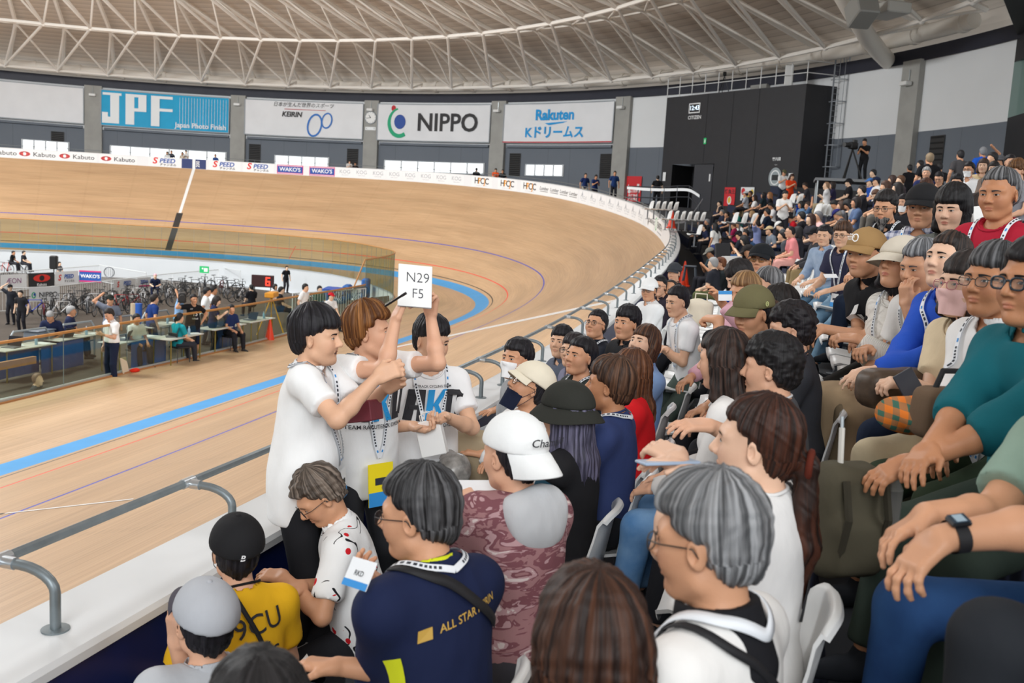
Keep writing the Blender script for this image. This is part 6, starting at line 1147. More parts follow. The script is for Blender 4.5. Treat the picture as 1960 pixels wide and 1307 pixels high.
# ================================================================ CROWD FURTHER AWAY
def rowfind(px,py,h,stand=False,hh=None,hm=.225):
    """walk along the line of sight and stop where a head at seat (or standing) height meets a row of the stand"""
    d0=hm*FPX/h;hh=hh or (1.43 if stand else 1.075);best=None;r=ray(px,py);ds=np.linspace(d0*.6,d0*1.5,220);pv=None
    for d in ds:
        X=CAM+r*d;s,e=se(X[0],X[1])
        if s>37.2:continue
        k=int(np.argmin([abs(e-v) for v in RE]));f=X[2]-(zrow(k,s)+hh);c=abs(math.log(d/d0))/.16+abs(f)/.10+abs(e-RE[k])/.5
        if best is None or c<best[0]:best=(c,d,k,s,f)
    return best
CM={}
def crowd_mesh(pose,hair):
    if (pose,hair) in CM:return CM[(pose,hair)]
    sp={'sit':not pose.startswith('st'),'lean':6};P=sp['sit']
    if pose=='lean':sp.update(lean=26)
    if pose=='phone':sp.update(hL=(.30,.05,.78),hR=(.30,-.05,.78),hp=-24,lean=10)
    if pose=='chin':sp.update(hR=(.16,-.05,.93),pR=(.1,-.5,-1),lean=14)
    if pose=='cross':sp.update(hL=(.22,-.16,.78),hR=(.22,.16,.74))
    if pose=='raise':sp.update(hL=(.02,.22,1.28),pL=(0,1,.3))
    if pose=='bow':sp.update(lean=20,hp=-40)
    if pose=='st':sp.update(hL=(.05,.26,.80),hR=(.05,-.26,.80))
    if pose=='stphone':sp.update(hL=(.30,.06,1.12),hR=(.30,-.06,1.12),hp=-20)
    if pose=='straise':sp.update(hR=(-.02,-.2,1.56),hL=(.05,.26,.80),pR=(0,-1,.4))
    J=skel(sp);o,R,k=J['Hd'],J['HR'],J['k'];pr=[]
    pr+=head_prims({'fem':0},o,R,k,0)+neck_prim(J,0)
    for n in'LR':
        pr+=arm_prims(J,n,0,0);s=1 if n=='L' else -1;d=J['W'+n]-J['E'+n];d/=np.linalg.norm(d);pr.append(U(('rc',J['W'+n],J['W'+n]+d*.10,.034*k,.03*k),.02,0))
    sh=torso_prims(J,.018,2)
    for n in'LR':sh+=arm_prims(J,n,.018,2,.68)
    pr+=sh
    for n in'LR':pr+=[(p,kk,op,3) for p,kk,op,c in leg_prims(J,n,.014,3,1.95)];pr+=[(p,kk,op,4) for p,kk,op,c in foot_prims(J,n,4)[:3]]
    pr.append(U(('el',J['P'],None,(.12*k,.17*k,.11*k)),.03,3))
    V,Q,K=polygonise(pr,.026,.015,[(o-.15*k,o+.17*k)])
    hs={'s':'short','l':'long','b':'bob','c':'short','g':'receding','h':'short'}[hair];hp_=hair_prims({'hair':hs,'ht':.022},o,R,k,1)
    V2,Q2,_=polygonise(hp_,.016);K2=np.full(len(V2),1)
    if hair in('c','h'):
        cp=[U(('el',o+R@np.array([-.014,0,.05])*k,R,(.126*k,.104*k,.112*k)),0,4),(('bx',o+R@np.array([0,0,-.445])*k,R,(.4*k,.4*k,.5*k),0),.006,'s',4)]
        if hair=='c':cp.append(U(('el',o+R@np.array([.115,0,.052])*k,R@roty(rad(12)),(.085*k,.075*k,.016*k)),.01,4))
        else:cp.append(U(('el',o+R@np.array([-.01,0,.045])*k,R,(.19*k,.165*k,.022*k)),.01,4))
        V3,Q3,_=polygonise(cp,.015);Q2=np.concatenate([Q2,Q3+len(V2)]);V2=np.concatenate([V2,V3]);K2=np.concatenate([K2,np.full(len(V3),5)])
    Q=np.concatenate([Q,Q2+len(V)]);K=np.concatenate([K,K2]);V=np.concatenate([V,V2]);mi=np.array([np.bincount(r).argmax() for r in K[Q]])
    me=mesh('figure',V,Q,[MATS.setdefault('slot%d'%i,mat('slot%d'%i,'#808080')) for i in range(6)],mi,True);CM[(pose,hair)]=(me,J);return CM[(pose,hair)]
SK=['#e0b08f','#d39d7b','#e8c2a4','#c68f6c'];_rc=random.Random(5)
def crowd(px,py,h,shirt,bot,hairc,hair,pose,label,yaw=None,hat='#303030',loc=None,group='spectators in the stand',scale=1.,dy=0):
    me,J=crowd_mesh(pose,hair);hd=J['Hd']
    if loc is None:
        b=rowfind(px,py,h,pose.startswith('st'),hd[2]*scale);HP=at(px,py,b[1])
    else:HP=np.array(loc)
    s,e=se(HP[0],HP[1])
    if yaw is None:yaw=math.degrees(tth(s))+90+_rc.uniform(-25,25)
    o=link('person',me);off=rotz(rad(yaw))@hd*scale;o.location=HP-off;o.rotation_euler=(0,0,rad(yaw));o.scale=(scale,)*3
    ms=[skinmat(_rc.choice(SK)),mat('hairflat_'+hairc,hairc,.6),cloth(shirt),cloth(bot),mat('shoe_dark','#2a2a2e',.6),cloth(hat)]
    for i,m in enumerate(ms):o.material_slots[i].link='OBJECT';o.material_slots[i].material=m
    return setp(o,label,'person',group)
B_='#151418';DG='#26262c';NV='#232a44';JN='#3d5a80';KH='#a08c68'
CR_=[
(1377,390,11,DG,DG,B_,'s','chin','spectator in black with a hand over the mouth on the left end of the crowd'),
(1382,407,11,'#2b3045',JN,'#777777','s','lap','grey haired spectator in navy left of the teal shirt'),
(1391,411,11,DG,DG,B_,'s','chin','spectator in black resting cheek on hand beside the grey haired one'),
(1407,408,12,'#1f8276',DG,B_,'s','bow','spectator in a teal T-shirt bending over the lap'),
(1427,372,10,'#b8bcc4',DG,B_,'c','lap','spectator in a pale grey cap under the two posters','#c9ccd0'),
(1436,371,11,'#1f1f24','#8d7a5c','#3a2a22','s','lap','spectator in black with a pink lanyard in front of the yellow poster'),
(1444,379,9,'#eceded','#5b5b60','#2a1d18','l','lap','child in white with hair tied back below the yellow poster'),
(1461,374,10,'#26353a',DG,B_,'b','lap','spectator in dark green with a white mask left of the long fair hair'),
(1473,374,12,'#1e1e22',DG,'#9a6a40','l','lap','spectator in black with long fair brown hair below the wall map'),
(1475,395,11,'#ecedee',DG,B_,'s','phone','spectator in a white shirt looking down behind the raised arm'),
(1439,410,12,'#262c40','#55575f','#a08058','b','chin','spectator with a fair bob and navy top eating'),
(1468,407,14,'#1c2638',DG,B_,'s','lap','broad back in dark navy next to the lavender shirt'),
(1448,429,14,'#8f9bcb',JN,'#231a18','s','raise','spectator in a lavender shirt with one arm raised'),
(1472,442,15,'#7f8894','#2a3350',B_,'c','lean','spectator in a beige cap and grey T-shirt bending forward','#cdb68e'),
(1403,432,9,'#a02552',DG,'#5a3a28','s','phone','child in a magenta top beside the bald spectator'),
(1412,430,12,'#eceded',DG,'#2a2422','g','bow','bald spectator in a white T-shirt looking down'),
(1347,436,11,'#252c48',DG,B_,'s','lean','spectator in navy with a camera hanging from the neck'),
(1340,427,10,'#222226',DG,'#4a3428','b','lap','spectator in black with brown bob behind the camera strap'),
(1353,425,10,'#3a3c44',DG,'#8a8a8c','s','lap','grey haired spectator behind the woman in white standing'),
(1414,451,12,'#2a2c36',JN,B_,'c','phone','spectator in a black cap with both hands on a phone','#1d1d20'),
(1427,448,12,'#2d3a6a',DG,B_,'s','lap','dark haired spectator in blue behind the phone holder'),
(1424,460,14,'#2b2522',DG,B_,'b','phone','spectator in brown black top holding a phone up'),
(1541,356,12,'#3a3a40',DG,'#2a1d18','s','phone','spectator in a dark vest over a grey T-shirt at the black wall'),
(1581,356,13,'#e6e7e8','#b7a686','#8a6a50','g','cross','bald spectator in a white polo with folded arms'),
(1593,355,13,'#2a2742','#b8ab94','#241a18','b','lap','spectator in a navy top with red wristband beside the bald one'),
(1624,350,13,'#1c1c20',DG,B_,'h','lap','spectator in a black bucket hat seated before the camera platform','#1a1a1e'),
(1529,377,11,'#2450b8',DG,B_,'s','lap','boy in a royal blue T-shirt in the middle rows'),
(1533,392,13,'#6f8fb4',JN,B_,'b','lap','dark haired spectator in a light denim jacket'),
(1546,394,13,'#4f7098',JN,'#3a2a22','s','raise','spectator in blue denim holding an arm over the head'),
(1511,418,14,'#c4202c',DG,B_,'s','bow','spectator in a red top bowing the head'),
(1533,415,15,'#222228',DG,B_,'s','chin','spectator with black framed glasses and black T-shirt over pale blue'),
(1551,420,13,'#33323a',DG,'#3a2018','l','lap','spectator with long reddish hair beside the grey haired one in pink'),
(1565,415,17,'#e3b9b6','#5a5a60','#7d7d80','s','lap','grey haired spectator in a pale pink T-shirt'),
(1597,392,14,'#eceded',DG,B_,'s','bow','spectator in white bowing over the seat back'),
(1610,394,13,'#8a8d94',DG,'#4a3226','b','lap','brown haired spectator in grey left of the blue cardigan'),
(1623,392,13,'#9a9da4',DG,B_,'b','bow','spectator with tied black hair and grey top'),
(1638,388,15,'#5b6f92','#6a6a70','#241c1c','b','lap','spectator in a blue grey cardigan over pale blue'),
(1603,412,17,'#4a4c55',DG,'#8a8580','c','bow','older spectator in a navy cap bowing before the blue cardigan','#2a2a66'),
(1650,377,13,'#202024',DG,B_,'c','lap','child in a cream cap and black T-shirt','#e8e2d2'),
(1649,365,14,'#2a2a30',DG,B_,'s','lap','spectator in glasses behind the child with the cream cap'),
(1665,350,14,'#2450a8','#dcdcda',B_,'c','lap','spectator in a blue team jersey and blue cap','#4a78b8'),
(1677,348,14,'#e6e7e9','#2a2c36',B_,'c','lap','spectator in a navy cap and white shirt','#222a44'),
(1671,332,11,'#3a3c44',DG,B_,'s','lap','dark haired youth seated below the camera operator'),
(1694,358,17,'#b9b2ac','#6a6660','#4a3024','b','lap','spectator with a brown bob and beige top facing the camera'),
(1707,345,15,'#2c2c34',DG,'#3a2620','b','lap','smiling spectator with brown bob and dark cardigan'),
(1717,361,16,'#232328',DG,'#1d1718','l','lap','smiling spectator in black with long black hair'),
(1677,373,14,'#26304e','#b8a890','#5a3c2a','s','bow','spectator in navy bowing over a maroon bag'),
(1497,452,18,'#4a4c52',NV,B_,'s','lean','dark haired spectator with a red wristband left of the pink shirt'),
(1491,433,11,'#7d8690','#26304a',B_,'c','bow','spectator in a white cap bending behind the beige cap','#e9e9e6'),
(1526,445,15,'#262830',DG,B_,'b','lap','dark haired spectator behind the pink shirt'),
(1723,346,13,'#4a4044',DG,'#5a3c26','s','lap','brown curly haired spectator beside the black T-shirt backs'),
(1913,310,15,'#3a3a3c',DG,B_,'h','lap','spectator in a grey hat high on the right','#55565a'),
(1899,304,15,'#2a2a2e',DG,B_,'s','lap','dark haired spectator high on the right under the black overhang'),
(1359,485,16,'#2f4048',DG,B_,'c','phone','spectator in a grey flat cap above the white bags','#77756e'),
(1364,505,18,'#2a2c34','#5d6240','#9a9a9a','s','chin','grey haired spectator in olive shorts beside the cones'),
(1433,482,20,'#2a2624',DG,'#2a1d18','c','phone','spectator in a dark beret in front of the royal blue polo','#2a2626'),
]
for c in CR_:
    crowd(*c[:9],hat=c[9] if len(c)>9 else '#303030')
ST_=[
(1368,434,13,'#ecece8','#4a5a9a',B_,'l','st','person standing in a white T-shirt with long dark hair and black shoulder bag',60,'#303030'),
(1501,331,12,'#e9eaea','#2a3040',B_,'c','stphone','person standing in a white T-shirt and olive cap before the round wall map',200,'#5d5c44'),
(1516,339,12,'#e8481e','#e8481e','#3a2018','l','stphone','person standing in an orange red shirt beside the white T-shirt',210,'#303030'),
(1503,373,15,'#e6e6e4',DG,B_,'s','stphone','person standing in a white shirt with a black cross strap in mid crowd',190,'#303030'),
(1741,323,13,'#1b1b1f',DG,B_,'s','st','person in a black printed T-shirt seen from behind beside the concrete pillar',20,'#303030'),
(1761,315,14,'#1d1d21',DG,B_,'s','st','person in a black printed T-shirt turned left, second from the pillar',70,'#303030'),
(1779,305,17,'#17171b',DG,'#8d7a60','s','st','large person with fair grey hair in a black T-shirt seen from behind',10,'#303030'),
(1799,321,15,'#1d1d21',DG,B_,'s','st','dark haired person in black standing right of the fair grey hair',0,'#303030'),
(1838,298,18,'#4c4a4c',DG,B_,'s','st','person in a grey T-shirt with a grey backpack seen from behind',20,'#303030'),
(1881,292,18,'#2058c0',DG,'#7c7e82','s','straise','grey haired person in a bright blue T-shirt scratching the head',10,'#303030'),
]
for x,y,h,sh,bt,hc,ha,po,lb,yw,ht in ST_:crowd(x,y,h,sh,bt,hc,ha,po,lb,yw,ht,group='people standing in the stand')
def crowdp(px,h,label,sp,stand=False):
    b=rowfind(px[0],px[1],h,stand);sp=dict(sp);sp.update(px=px,d=b[1],res=sp.get('res',1.9),handres=0,sit=not stand)
    if 'yaw' not in sp:sp['yaw']=math.degrees(tth(b[3]))+90+sp.pop('dyaw',10)
    return person(sp,label,'spectators in the stand')
crowdp((1512,444),21,'spectator in glasses and a salmon pink shirt with knees apart',{'hair':'buzz','hairc':BK,'glasses':mat('specs_dark','#2a2626',.3),'top':('half',cloth('#e08a8c')),'bottom':cloth('#e3a9a0'),'lean':14,'skin':'a'})
crowdp((1560,450),24,'spectator in a black cap and glasses, charcoal hoodie, behind the denim shirt',{'hair':'short','hairc':BK,'cap':('cap',cloth('#1b1b1e'),cloth('#1b1b1e')),'glasses':mat('specs_dark','#2a2626',.3),'top':('hoodie',cloth('#3a3a3e')),'bottom':cloth('#8d7a58')})
crowdp((1379,505),22,'spectator with dyed brown hair and glasses in a black jacket and jeans',{'hair':'swept','hairc':'#5a3020','hairc2':'#8d5a3a','glasses':mat('specs_dark','#2a2626',.3),'top':('jacket',cloth('#22282a')),'bottom':cloth('#27405e'),'lean':8})
crowdp((1773,332),21,'older spectator with wavy white hair and navy shirt among the black T-shirts',{'hair':'swept','hairc':'#8c8c8c','hairc2':'#d0d0d0','top':('half',cloth('#262e58')),'yaw':170})
crowdp((1797,341),22,'spectator with short black hair and glasses in black looking down',{'hair':'short','hairc':BK,'glasses':mat('specs_dark','#2a2626',.3),'top':('tee',cloth('#1d1d20')),'hp':-26,'yaw':160})
crowdp((1854,326),29,'spectator with white face mask and glasses in a white shirt',{'hair':'short','ht':.024,'hairc':BK,'glasses':mat('specs_dark','#2a2626',.3),'mask':(cloth('#f2f3f4'),0),'top':('shirt',cloth('#f0f1f2')),'yaw':150,'skin':'b'})
crowdp((1882,318),23,'spectator with brown hair and beige cardigan near the right edge',{'hair':'bob','hairc':'#3a2820','fem':1,'top':('knit',cloth('#d9c29a')),'yaw':160,'skin':'p'})
crowdp((1902,324),25,'spectator with long dark fringe beside the beige cardigan',{'hair':'bob','hairc':'#1d1716','fem':1,'top':('long',cloth('#8a7a70')),'yaw':160,'skin':'p'})
crowdp((1946,328),36,'spectator with curly brown hair and grey collared shirt at the right edge',{'hair':'medium','curly':1,'ht':.03,'hairc':'#5c3c24','hairc2':'#8a6440','top':('polo',cloth('#8e9098')),'yaw':130,'hp':-14,'res':1.5})
crowdp((1831,350),30,'spectator with parted dark hair showing only the forehead between two neighbours',{'hair':'medium','hairc':BK,'top':('tee',cloth('#4a4644')),'yaw':165,'skin':'a','res':1.5})
crowdp((1771,356),27,'spectator with short brown hair and pale blue blouse behind the black cap',{'hair':'bob','hairc':'#4a3026','fem':1,'top':('shirt',cloth('#b9d0dc')),'yaw':90,'skin':'p'})
crowdp((1729,388),26,'dark haired spectator with a lowered white mask left of the black cap',{'hair':'medium','hairc':BK,'mask':(cloth('#f2f3f4'),1),'top':('long',cloth('#2b2b30')),'yaw':150})
crowdp((1933,312),26,'dark haired spectator in profile high at the right edge',{'hair':'short','hairc':BK,'top':('tee',cloth('#4a4a50')),'yaw':190})
# people on the walkway behind the track fence
def fenceperson(px,py,shirt,bot,hairc,hair,pose,label,yaw,e=.9):
    r=ray(px,py);best=min(np.linspace(48,100,700),key=lambda d:abs(se(*(CAM+r*d)[:2])[1]-e));HP=CAM+r*best;s,_=se(HP[0],HP[1]);me,J=crowd_mesh(pose,hair)
    sc=float(np.clip((HP[2]-zdeck(s))/J['Hd'][2],.8,1.12));return crowd(px,py,8,shirt,bot,hairc,hair,pose,label,yaw,loc=HP,group='people on the walkway behind the fence',scale=sc)
for a in [(320,293,'#e6e6e4',DG,B_,'b','st','person in white behind the fence left of the dark pair',200),(328,291,'#1d2030',DG,B_,'s','st','person in dark blue behind the fence by the third red crest board',180),
(349,294,'#d9c9b4',DG,'#3a2820','b','st','person in beige behind the fence beside the camera crew',190),(356,291,'#dcdcdc',DG,B_,'s','stphone','person in pale grey bending over equipment behind the 200 board',200),
(412,298,'#2b4a8c',DG,B_,'s','st','person in blue crouching behind the fence under the cyan banner',180),(669,310,'#e8e4e0',DG,'#2a1c18','l','stphone','person in white with long hair behind the fence under the clock',220),
(680,314,'#2a2426',DG,'#2a1c18','b','st','person in black beside the long haired one under the clock',200),(912,325,'#17171b',DG,B_,'s','st','person in black behind the fence under the three colour mark banner',20),
(949,326,'#ee5a1e',DG,B_,'s','stphone','person in a bright orange T-shirt behind the fence',200),(962,328,'#1b1b20',DG,B_,'s','st','person in black beside the bright orange T-shirt',190),
(1121,336,'#1f3060','#c4bba8',B_,'s','st','person in a navy polo and beige trousers behind the fence on the bend',210),(1141,339,'#1f3060',DG,B_,'s','stphone','person in a navy polo bending over equipment on the bend',215),
(1177,332,'#1f3868',DG,'#3a302c','s','st','person in a navy polo with hands on hips beside the concrete pillar',200)]:fenceperson(*a)
fenceperson(1259,341,'#17171a','#1b1b1e',B_,'s','st','person in black walking along the upper deck towards the dark doorway',10,2.2)
# camera operator on the platform
me,J=crowd_mesh('stphone','s');d=36.0;HP=at(1655,272,d);sc=1.;o_=crowd(1655,272,12,'#18181b','#1c1d20',B_,'s','stphone','camera operator in black standing at a tripod on the platform',150,loc=HP,group='people standing in the stand')
PF=np.array([HP[0],HP[1],HP[2]-J['Hd'][2]])
pl=empty('camera_platform',tuple(PF+[-.5,.5,-.12]),label='low grey platform under the camera operator and tripod',cat='platform');mb=MB();mb.box((0,0,.03),(2.0,2.4,.1));mb.build('deck',[mat('platform_grey','#8a8d90',.6)],pl);mb=MB()
for sx in(-.9,.9):
    for sy in(-1.1,1.1):mb=MB();mb.tube([(sx,sy,0),(sx,sy,-.9)],.03,6);mb.build('leg',[STEEL],pl)
tc=at(1632,285,36.2);tr_=empty('broadcast_camera',tuple(tc),label='black broadcast camera on a tall black tripod on the platform',cat='camera');BLKM=mat('camera_black','#151517',.5);dv=np.array([-.75,.65,0]);dv/=np.linalg.norm(dv);R=np.stack([dv,[-dv[1],dv[0],0],[0,0,1]],1)
mb=MB();mb.box((0,0,.12),(.42,.2,.26),R,0,.03);mb.build('camera_body',[BLKM],tr_);mb=MB();mb.tube([R@np.array([.2,0,.12]),R@np.array([.52,0,.12])],.09,10);mb.build('lens',[BLKM],tr_);mb=MB();mb.box(R@np.array([-.1,.0,.3]),(.2,.08,.1),R);mb.build('viewfinder',[BLKM],tr_)
for a in(.4,2.5,4.6):mb=MB();mb.tube([(0,0,0),(.45*math.cos(a),.45*math.sin(a),PF[2]-tc[2])],.03,6);mb.build('leg',[BLKM],tr_)
# ================================================================ BLACK BLOCK WITH CLOCK, DOORWAY, MAP
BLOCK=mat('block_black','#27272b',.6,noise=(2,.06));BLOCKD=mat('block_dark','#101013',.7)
A0=onz(1277,187,13.3);def_=None
dA=65.5;dB=57.6;dC=55.0
ZT=13.1
pA=at(1277,187,(ZT-CAM[2])/ray(1277,187)[2])[:2];pB=at(1544,160,(ZT-CAM[2])/ray(1544,160)[2])[:2];pC=at(1650,171,(ZT-CAM[2])/ray(1650,171)[2])[:2]
nrm=np.array([-(pB-pA)[1],(pB-pA)[0]]);nrm/=np.linalg.norm(nrm)
if nrm@(CAM[:2]-pA)<0:nrm=-nrm
Xf=(pB-pA);LW=np.linalg.norm(Xf);Xf/=LW
def bf(px,py,h=0):
    """point of the block's front face seen at a pixel"""
    r=ray(px,py);t=((pA-CAM[:2])@nrm)/(r[:2]@nrm);return CAM+r*t+np.append(nrm*h,0)
def bu(px,py):
    p=bf(px,py);return (p[:2]-pA)@Xf,p[2]
bfn=lambda u,v,h:np.append(pA+Xf*u+nrm*h,v)
Z0=4.4;u0,z0=bu(1287,316);u1,_=bu(1367,316);z0=bu(1320,314)[1]
mb=MB()
for a,b,c,d in((0,u0,Z0,ZT),(u1,LW,Z0,ZT),(u0,u1,z0,ZT)):mb.poly([bfn(a,c,0),bfn(b,c,0),bfn(b,d,0),bfn(a,d,0)],0)
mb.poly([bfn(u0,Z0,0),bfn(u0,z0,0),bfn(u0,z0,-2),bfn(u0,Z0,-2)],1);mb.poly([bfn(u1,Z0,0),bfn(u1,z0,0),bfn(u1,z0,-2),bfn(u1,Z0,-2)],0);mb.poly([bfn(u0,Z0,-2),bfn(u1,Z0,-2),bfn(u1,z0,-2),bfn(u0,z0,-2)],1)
mb.poly([np.append(pB,Z0),np.append(pC,Z0),np.append(pC,ZT),np.append(pB,ZT)],0);back=pC+(pA-pB);mb.poly([np.append(pA,ZT),np.append(pB,ZT),np.append(pC,ZT),np.append(back,ZT)],0)
for q in(.33,.52,.7):mb.poly([bfn(LW*q,Z0,.01),bfn(LW*q+.03,Z0,.01),bfn(LW*q+.03,ZT,.01),bfn(LW*q,ZT,.01)],1)
mb.build('wall_block',[BLOCK,BLOCKD],None,kind='structure')
mb=MB();mb.poly([bfn(u0+(u1-u0)*.55,Z0,.02),bfn(u1-.05,Z0,.02),bfn(u1-.05,z0-.05,.02),bfn(u0+(u1-u0)*.55,z0-.05,.02)]);mb.build('door_1',[mat('door_dark','#34353b',.5)],None,kind='structure')
def onblock(name,pxs,items,mats,label,cat,**k):
    us=[bu(*q) for q in pxs];cu=sum(a for a,b in us)/len(us);cv=sum(b for a,b in us)/len(us)
    return art(name,items,lambda u,v,h:bfn(cu+u,cv+v,.03+h),mats,None,.008,label=label,cat=cat,**k)
SGN=[mat('sign_white','#eef0f0',.5),mat('sign_black','#1a1a1c',.5),mat('sign_green','#18a05a',.5,emit=.5),mat('sign_red','#d4232c',.5),mat('sign_grey','#9aa4a8',.5),mat('sign_yellow','#e8c84a',.5),mat('digit_white','#dff1ff',.5,emit=1.2)]
sx=lambda a,b:1 if (bu(1500,250)[0]>bu(1300,250)[0]) else -1
e=onblock('digital_clock',[(1330,207)],[(rect(-.52,-.33,.52,.33),0),(rect(-.45,-.26,.45,.26),1),(text('12:43',.42,.01),6)],SGN,'white framed digital clock showing 12:43 on the black block','clock')
onblock('clock_nameplate',[(1330,225)],[(text('CITIZEN',.33,.02),0)],SGN,'white name lettering under the digital clock','sign')
onblock('exit_sign',[(1350,270)],[(rect(-.11,-.2,.11,.2),2),(rect(-.05,-.12,.05,.1),0)],SGN,'small green emergency exit sign on the black block','sign')
onblock('notice_sheet',[(1272,338)],[(rect(-.14,-.3,.14,.3),0)],SGN,'white notice sheet pinned left of the dark doorway','notice')
onblock('notice_strip',[(1359,340)],[(rect(-.06,-.24,.06,.24),0)],SGN,'narrow white notice strip right of the dark doorway','notice')
onblock('wall_map',[(1484,340)],[(disc(0,0,.50,.62),4),(ring2(-.0,-.0,.38,.46,.08),0),(rect(-.24,-.17,.24,.17),1),(shift(text('案内図',.22,.02),0,1.12),0),(shift(text('North',.08,.0),0,.78),0)],SGN,'round grey hall map with a white oval on the black block','map')
onblock('notice_card',[(1514,338)],[(rect(-.17,-.2,.17,.2),0)],SGN,'white card on the black block right of the hall map','notice')
e=onblock('cloth_poster',[(1397,377)],[(rect(-.46,-.58,.46,.62),3),(shift(text('勝負王',.3,.02),0,.32),1),(disc(0,-.22,.18,.27),0),(disc(0,-.2,.12,.2),5)],SGN,'red cloth poster with black characters and a portrait oval hung at the front','poster')
onblock('cloth_poster',[(1431,371)],[(rect(-.55,-.42,.55,.42),0),(disc(-.35,.15,.16,.22),3),(disc(.1,-.1,.3,.2),5),(disc(.38,.1,.14,.18),5),(disc(-.1,-.2,.2,.12),5)],SGN,'white poster with yellow and red figures beside the red cloth poster','poster')
# white rail along the block's top
rl=empty('roof_railing',(pA[0],pA[1],ZT),label='white safety railing along the top of the black block',cat='railing');O=np.array([pA[0],pA[1],ZT]);WR_=mat('railing_white','#e4e5e5',.5);n=11
for i in range(n):
    p=np.append(pA+(pB-pA)*(i/(n-1)),ZT)-O;mb=MB();mb.tube([p,p+[0,0,1.35]],.03,6);mb.build('post',[WR_],rl)
for zz in(.65,1.35):mb=MB();mb.tube([np.append(pA,ZT+zz)-O,np.append(pB,ZT+zz)-O,np.append(pC,ZT+zz)-O],.028,6);mb.build('bar',[WR_],rl)
c=bf(1498,143,-.6);mb=MB();mb.box((0,0,0),(.75,.5,1.3),None,0,.04);o=mb.build('equipment_cabinet',[mat('cabinet_white','#dfe0de',.5)],None,label='white equipment cabinet on top of the black block',cat='cabinet');o.location=(c[0],c[1],ZT+.68)
c=bf(1369,165,-.8);t_=empty('tripod_camera',(c[0],c[1],ZT+.03),label='small black camera on a tripod on top of the black block',cat='camera')
mb=MB();mb.box((0,0,1.3),(.3,.22,.24),None,0,.03);mb.build('camera_body',[BLKM],t_)
for a in(.3,2.4,4.5):mb=MB();mb.tube([(0,0,1.2),(.4*math.cos(a),.4*math.sin(a),0)],.025,5);mb.build('leg',[BLKM],t_)
# caged ladder on the block's side
lb=np.append(pB+(pC-pB)*.52,0);sd=np.append((pC-pB)/np.linalg.norm(pC-pB),0);nn_=np.array([sd[1],-sd[0],0])
if nn_[:2]@(CAM[:2]-pB)<0:nn_=-nn_
LG=mat('ladder_grey','#8d9298',.5,.3);ld=empty('caged_ladder',tuple(lb+nn_*.1+[0,0,6.4]),label='grey steel ladder with safety hoops on the side of the black block',cat='ladder');O=np.array(ld.location)
for q in(-.28,.28):mb=MB();mb.tube([nn_*.1+sd*q,nn_*.1+sd*q+[0,0,8.4]],.035,6);mb.build('rail',[LG],ld)
for i in range(24):mb=MB();mb.tube([nn_*.1-sd*.28+[0,0,.3+i*.33],nn_*.1+sd*.28+[0,0,.3+i*.33]],.016,5);mb.build('rung',[LG],ld)
hoop=[sd*(.48*math.cos(a))+nn_*(.1+.75*math.sin(a)) for a in np.linspace(0,math.pi,12)]
for i in range(6):
    z=1.9+i*1.28;mb=MB();mb.tube([h_+np.array([0,0,z]) for h_ in hoop],.03,5);mb.build('hoop',[LG],ld)
for j in range(0,12,2):mb=MB();mb.tube([hoop[j]+np.array([0,0,1.9]),hoop[j]+np.array([0,0,8.3])],.018,5);mb.build('cage_bar',[LG],ld)
# red sign beside the pillar
c=wfn(-29.9,6.9,WR-.05);art('warning_sign',[(rect(-.72,-.95,.72,.95),0),(shift(text('定員 4500名',.24,.02),0,.68),1),(disc(-.4,.22,.15),1),(shift(text('禁 煙',.3,.02),.2,.22),1),(disc(-.4,-.2,.15),1),(shift(text('火気厳禁',.22,.02),.2,-.2),1),(shift(text('危険物品',.24,.02),0,-.52),1),(shift(text('持込禁止',.24,.02),0,-.78),1)],lambda u,v,h:c(u,v,.05+h),[SGN[3],SGN[0]],None,label='red sign with white lettering on the wall beside the concrete pillar',cat='sign')
# black press box with glazing at the upper right
def radial(a,r,z):return wp(a,z,r)
mb=MB();ra=-64.95;dr=np.array([math.cos(rad(ra)),math.sin(rad(ra))])
q0=wp(ra,0,WR)[:2];q1=at(2040,240,38)[:2];q2=wp(-78,0,WR)[:2]
for z_0,z_1,mi in((9.9-6,8.9,0),(8.9,10.15,0),(12.7,14.6,0)):
    mb.poly([np.append(q0,z_0),np.append(q1,z_0),np.append(q1,z_1),np.append(q0,z_1)],mi)
mb.build('wall_press_box',[BLOCK,BLOCKD],None,kind='structure')
mb=MB();mb.poly([np.append(q0,10.15),np.append(q1,10.15),np.append(q1,12.7),np.append(q0,12.7)]);mb.build('window_7',[glassmat('press_glass','#b9cbc6',.12)],None,kind='structure')
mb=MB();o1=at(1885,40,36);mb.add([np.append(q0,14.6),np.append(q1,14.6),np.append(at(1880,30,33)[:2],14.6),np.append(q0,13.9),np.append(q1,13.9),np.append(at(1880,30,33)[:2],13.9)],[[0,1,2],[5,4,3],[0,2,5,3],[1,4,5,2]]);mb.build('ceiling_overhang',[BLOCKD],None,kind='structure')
# ducts under the roof, upper right
DU=MATS['duct_white'];d0=empty('ventilation_duct',tuple(at(1640,10,44)),label='large white ventilation duct with boxes under the roof at upper right',cat='duct');O=np.array(d0.location);a=at(1600,8,44)-O;b=at(1690,110,46)-O
mb=MB();mb.tube([at(1585,-60,44)-O,at(1625,10,45)-O,at(1660,70,48)-O,at(1682,98,50.5)-O,at(1700,117,53.2)-O],.45,14);autosmooth(mb.build('duct_pipe',[DU],d0))
mb=MB();mb.box(at(1700,20,43)-O,(1.8,1.2,.5),rotz(.5),0,.05);mb.build('duct_box',[mat('duct_grey','#b9b8b2',.5)],d0);mb=MB();mb.box(at(1650,20,42)-O,(1.2,1.0,1.1),rotz(.4)@roty(.5),0,.05);mb.build('lamp_box',[mat('duct_grey2','#8e8e8a',.5)],d0)
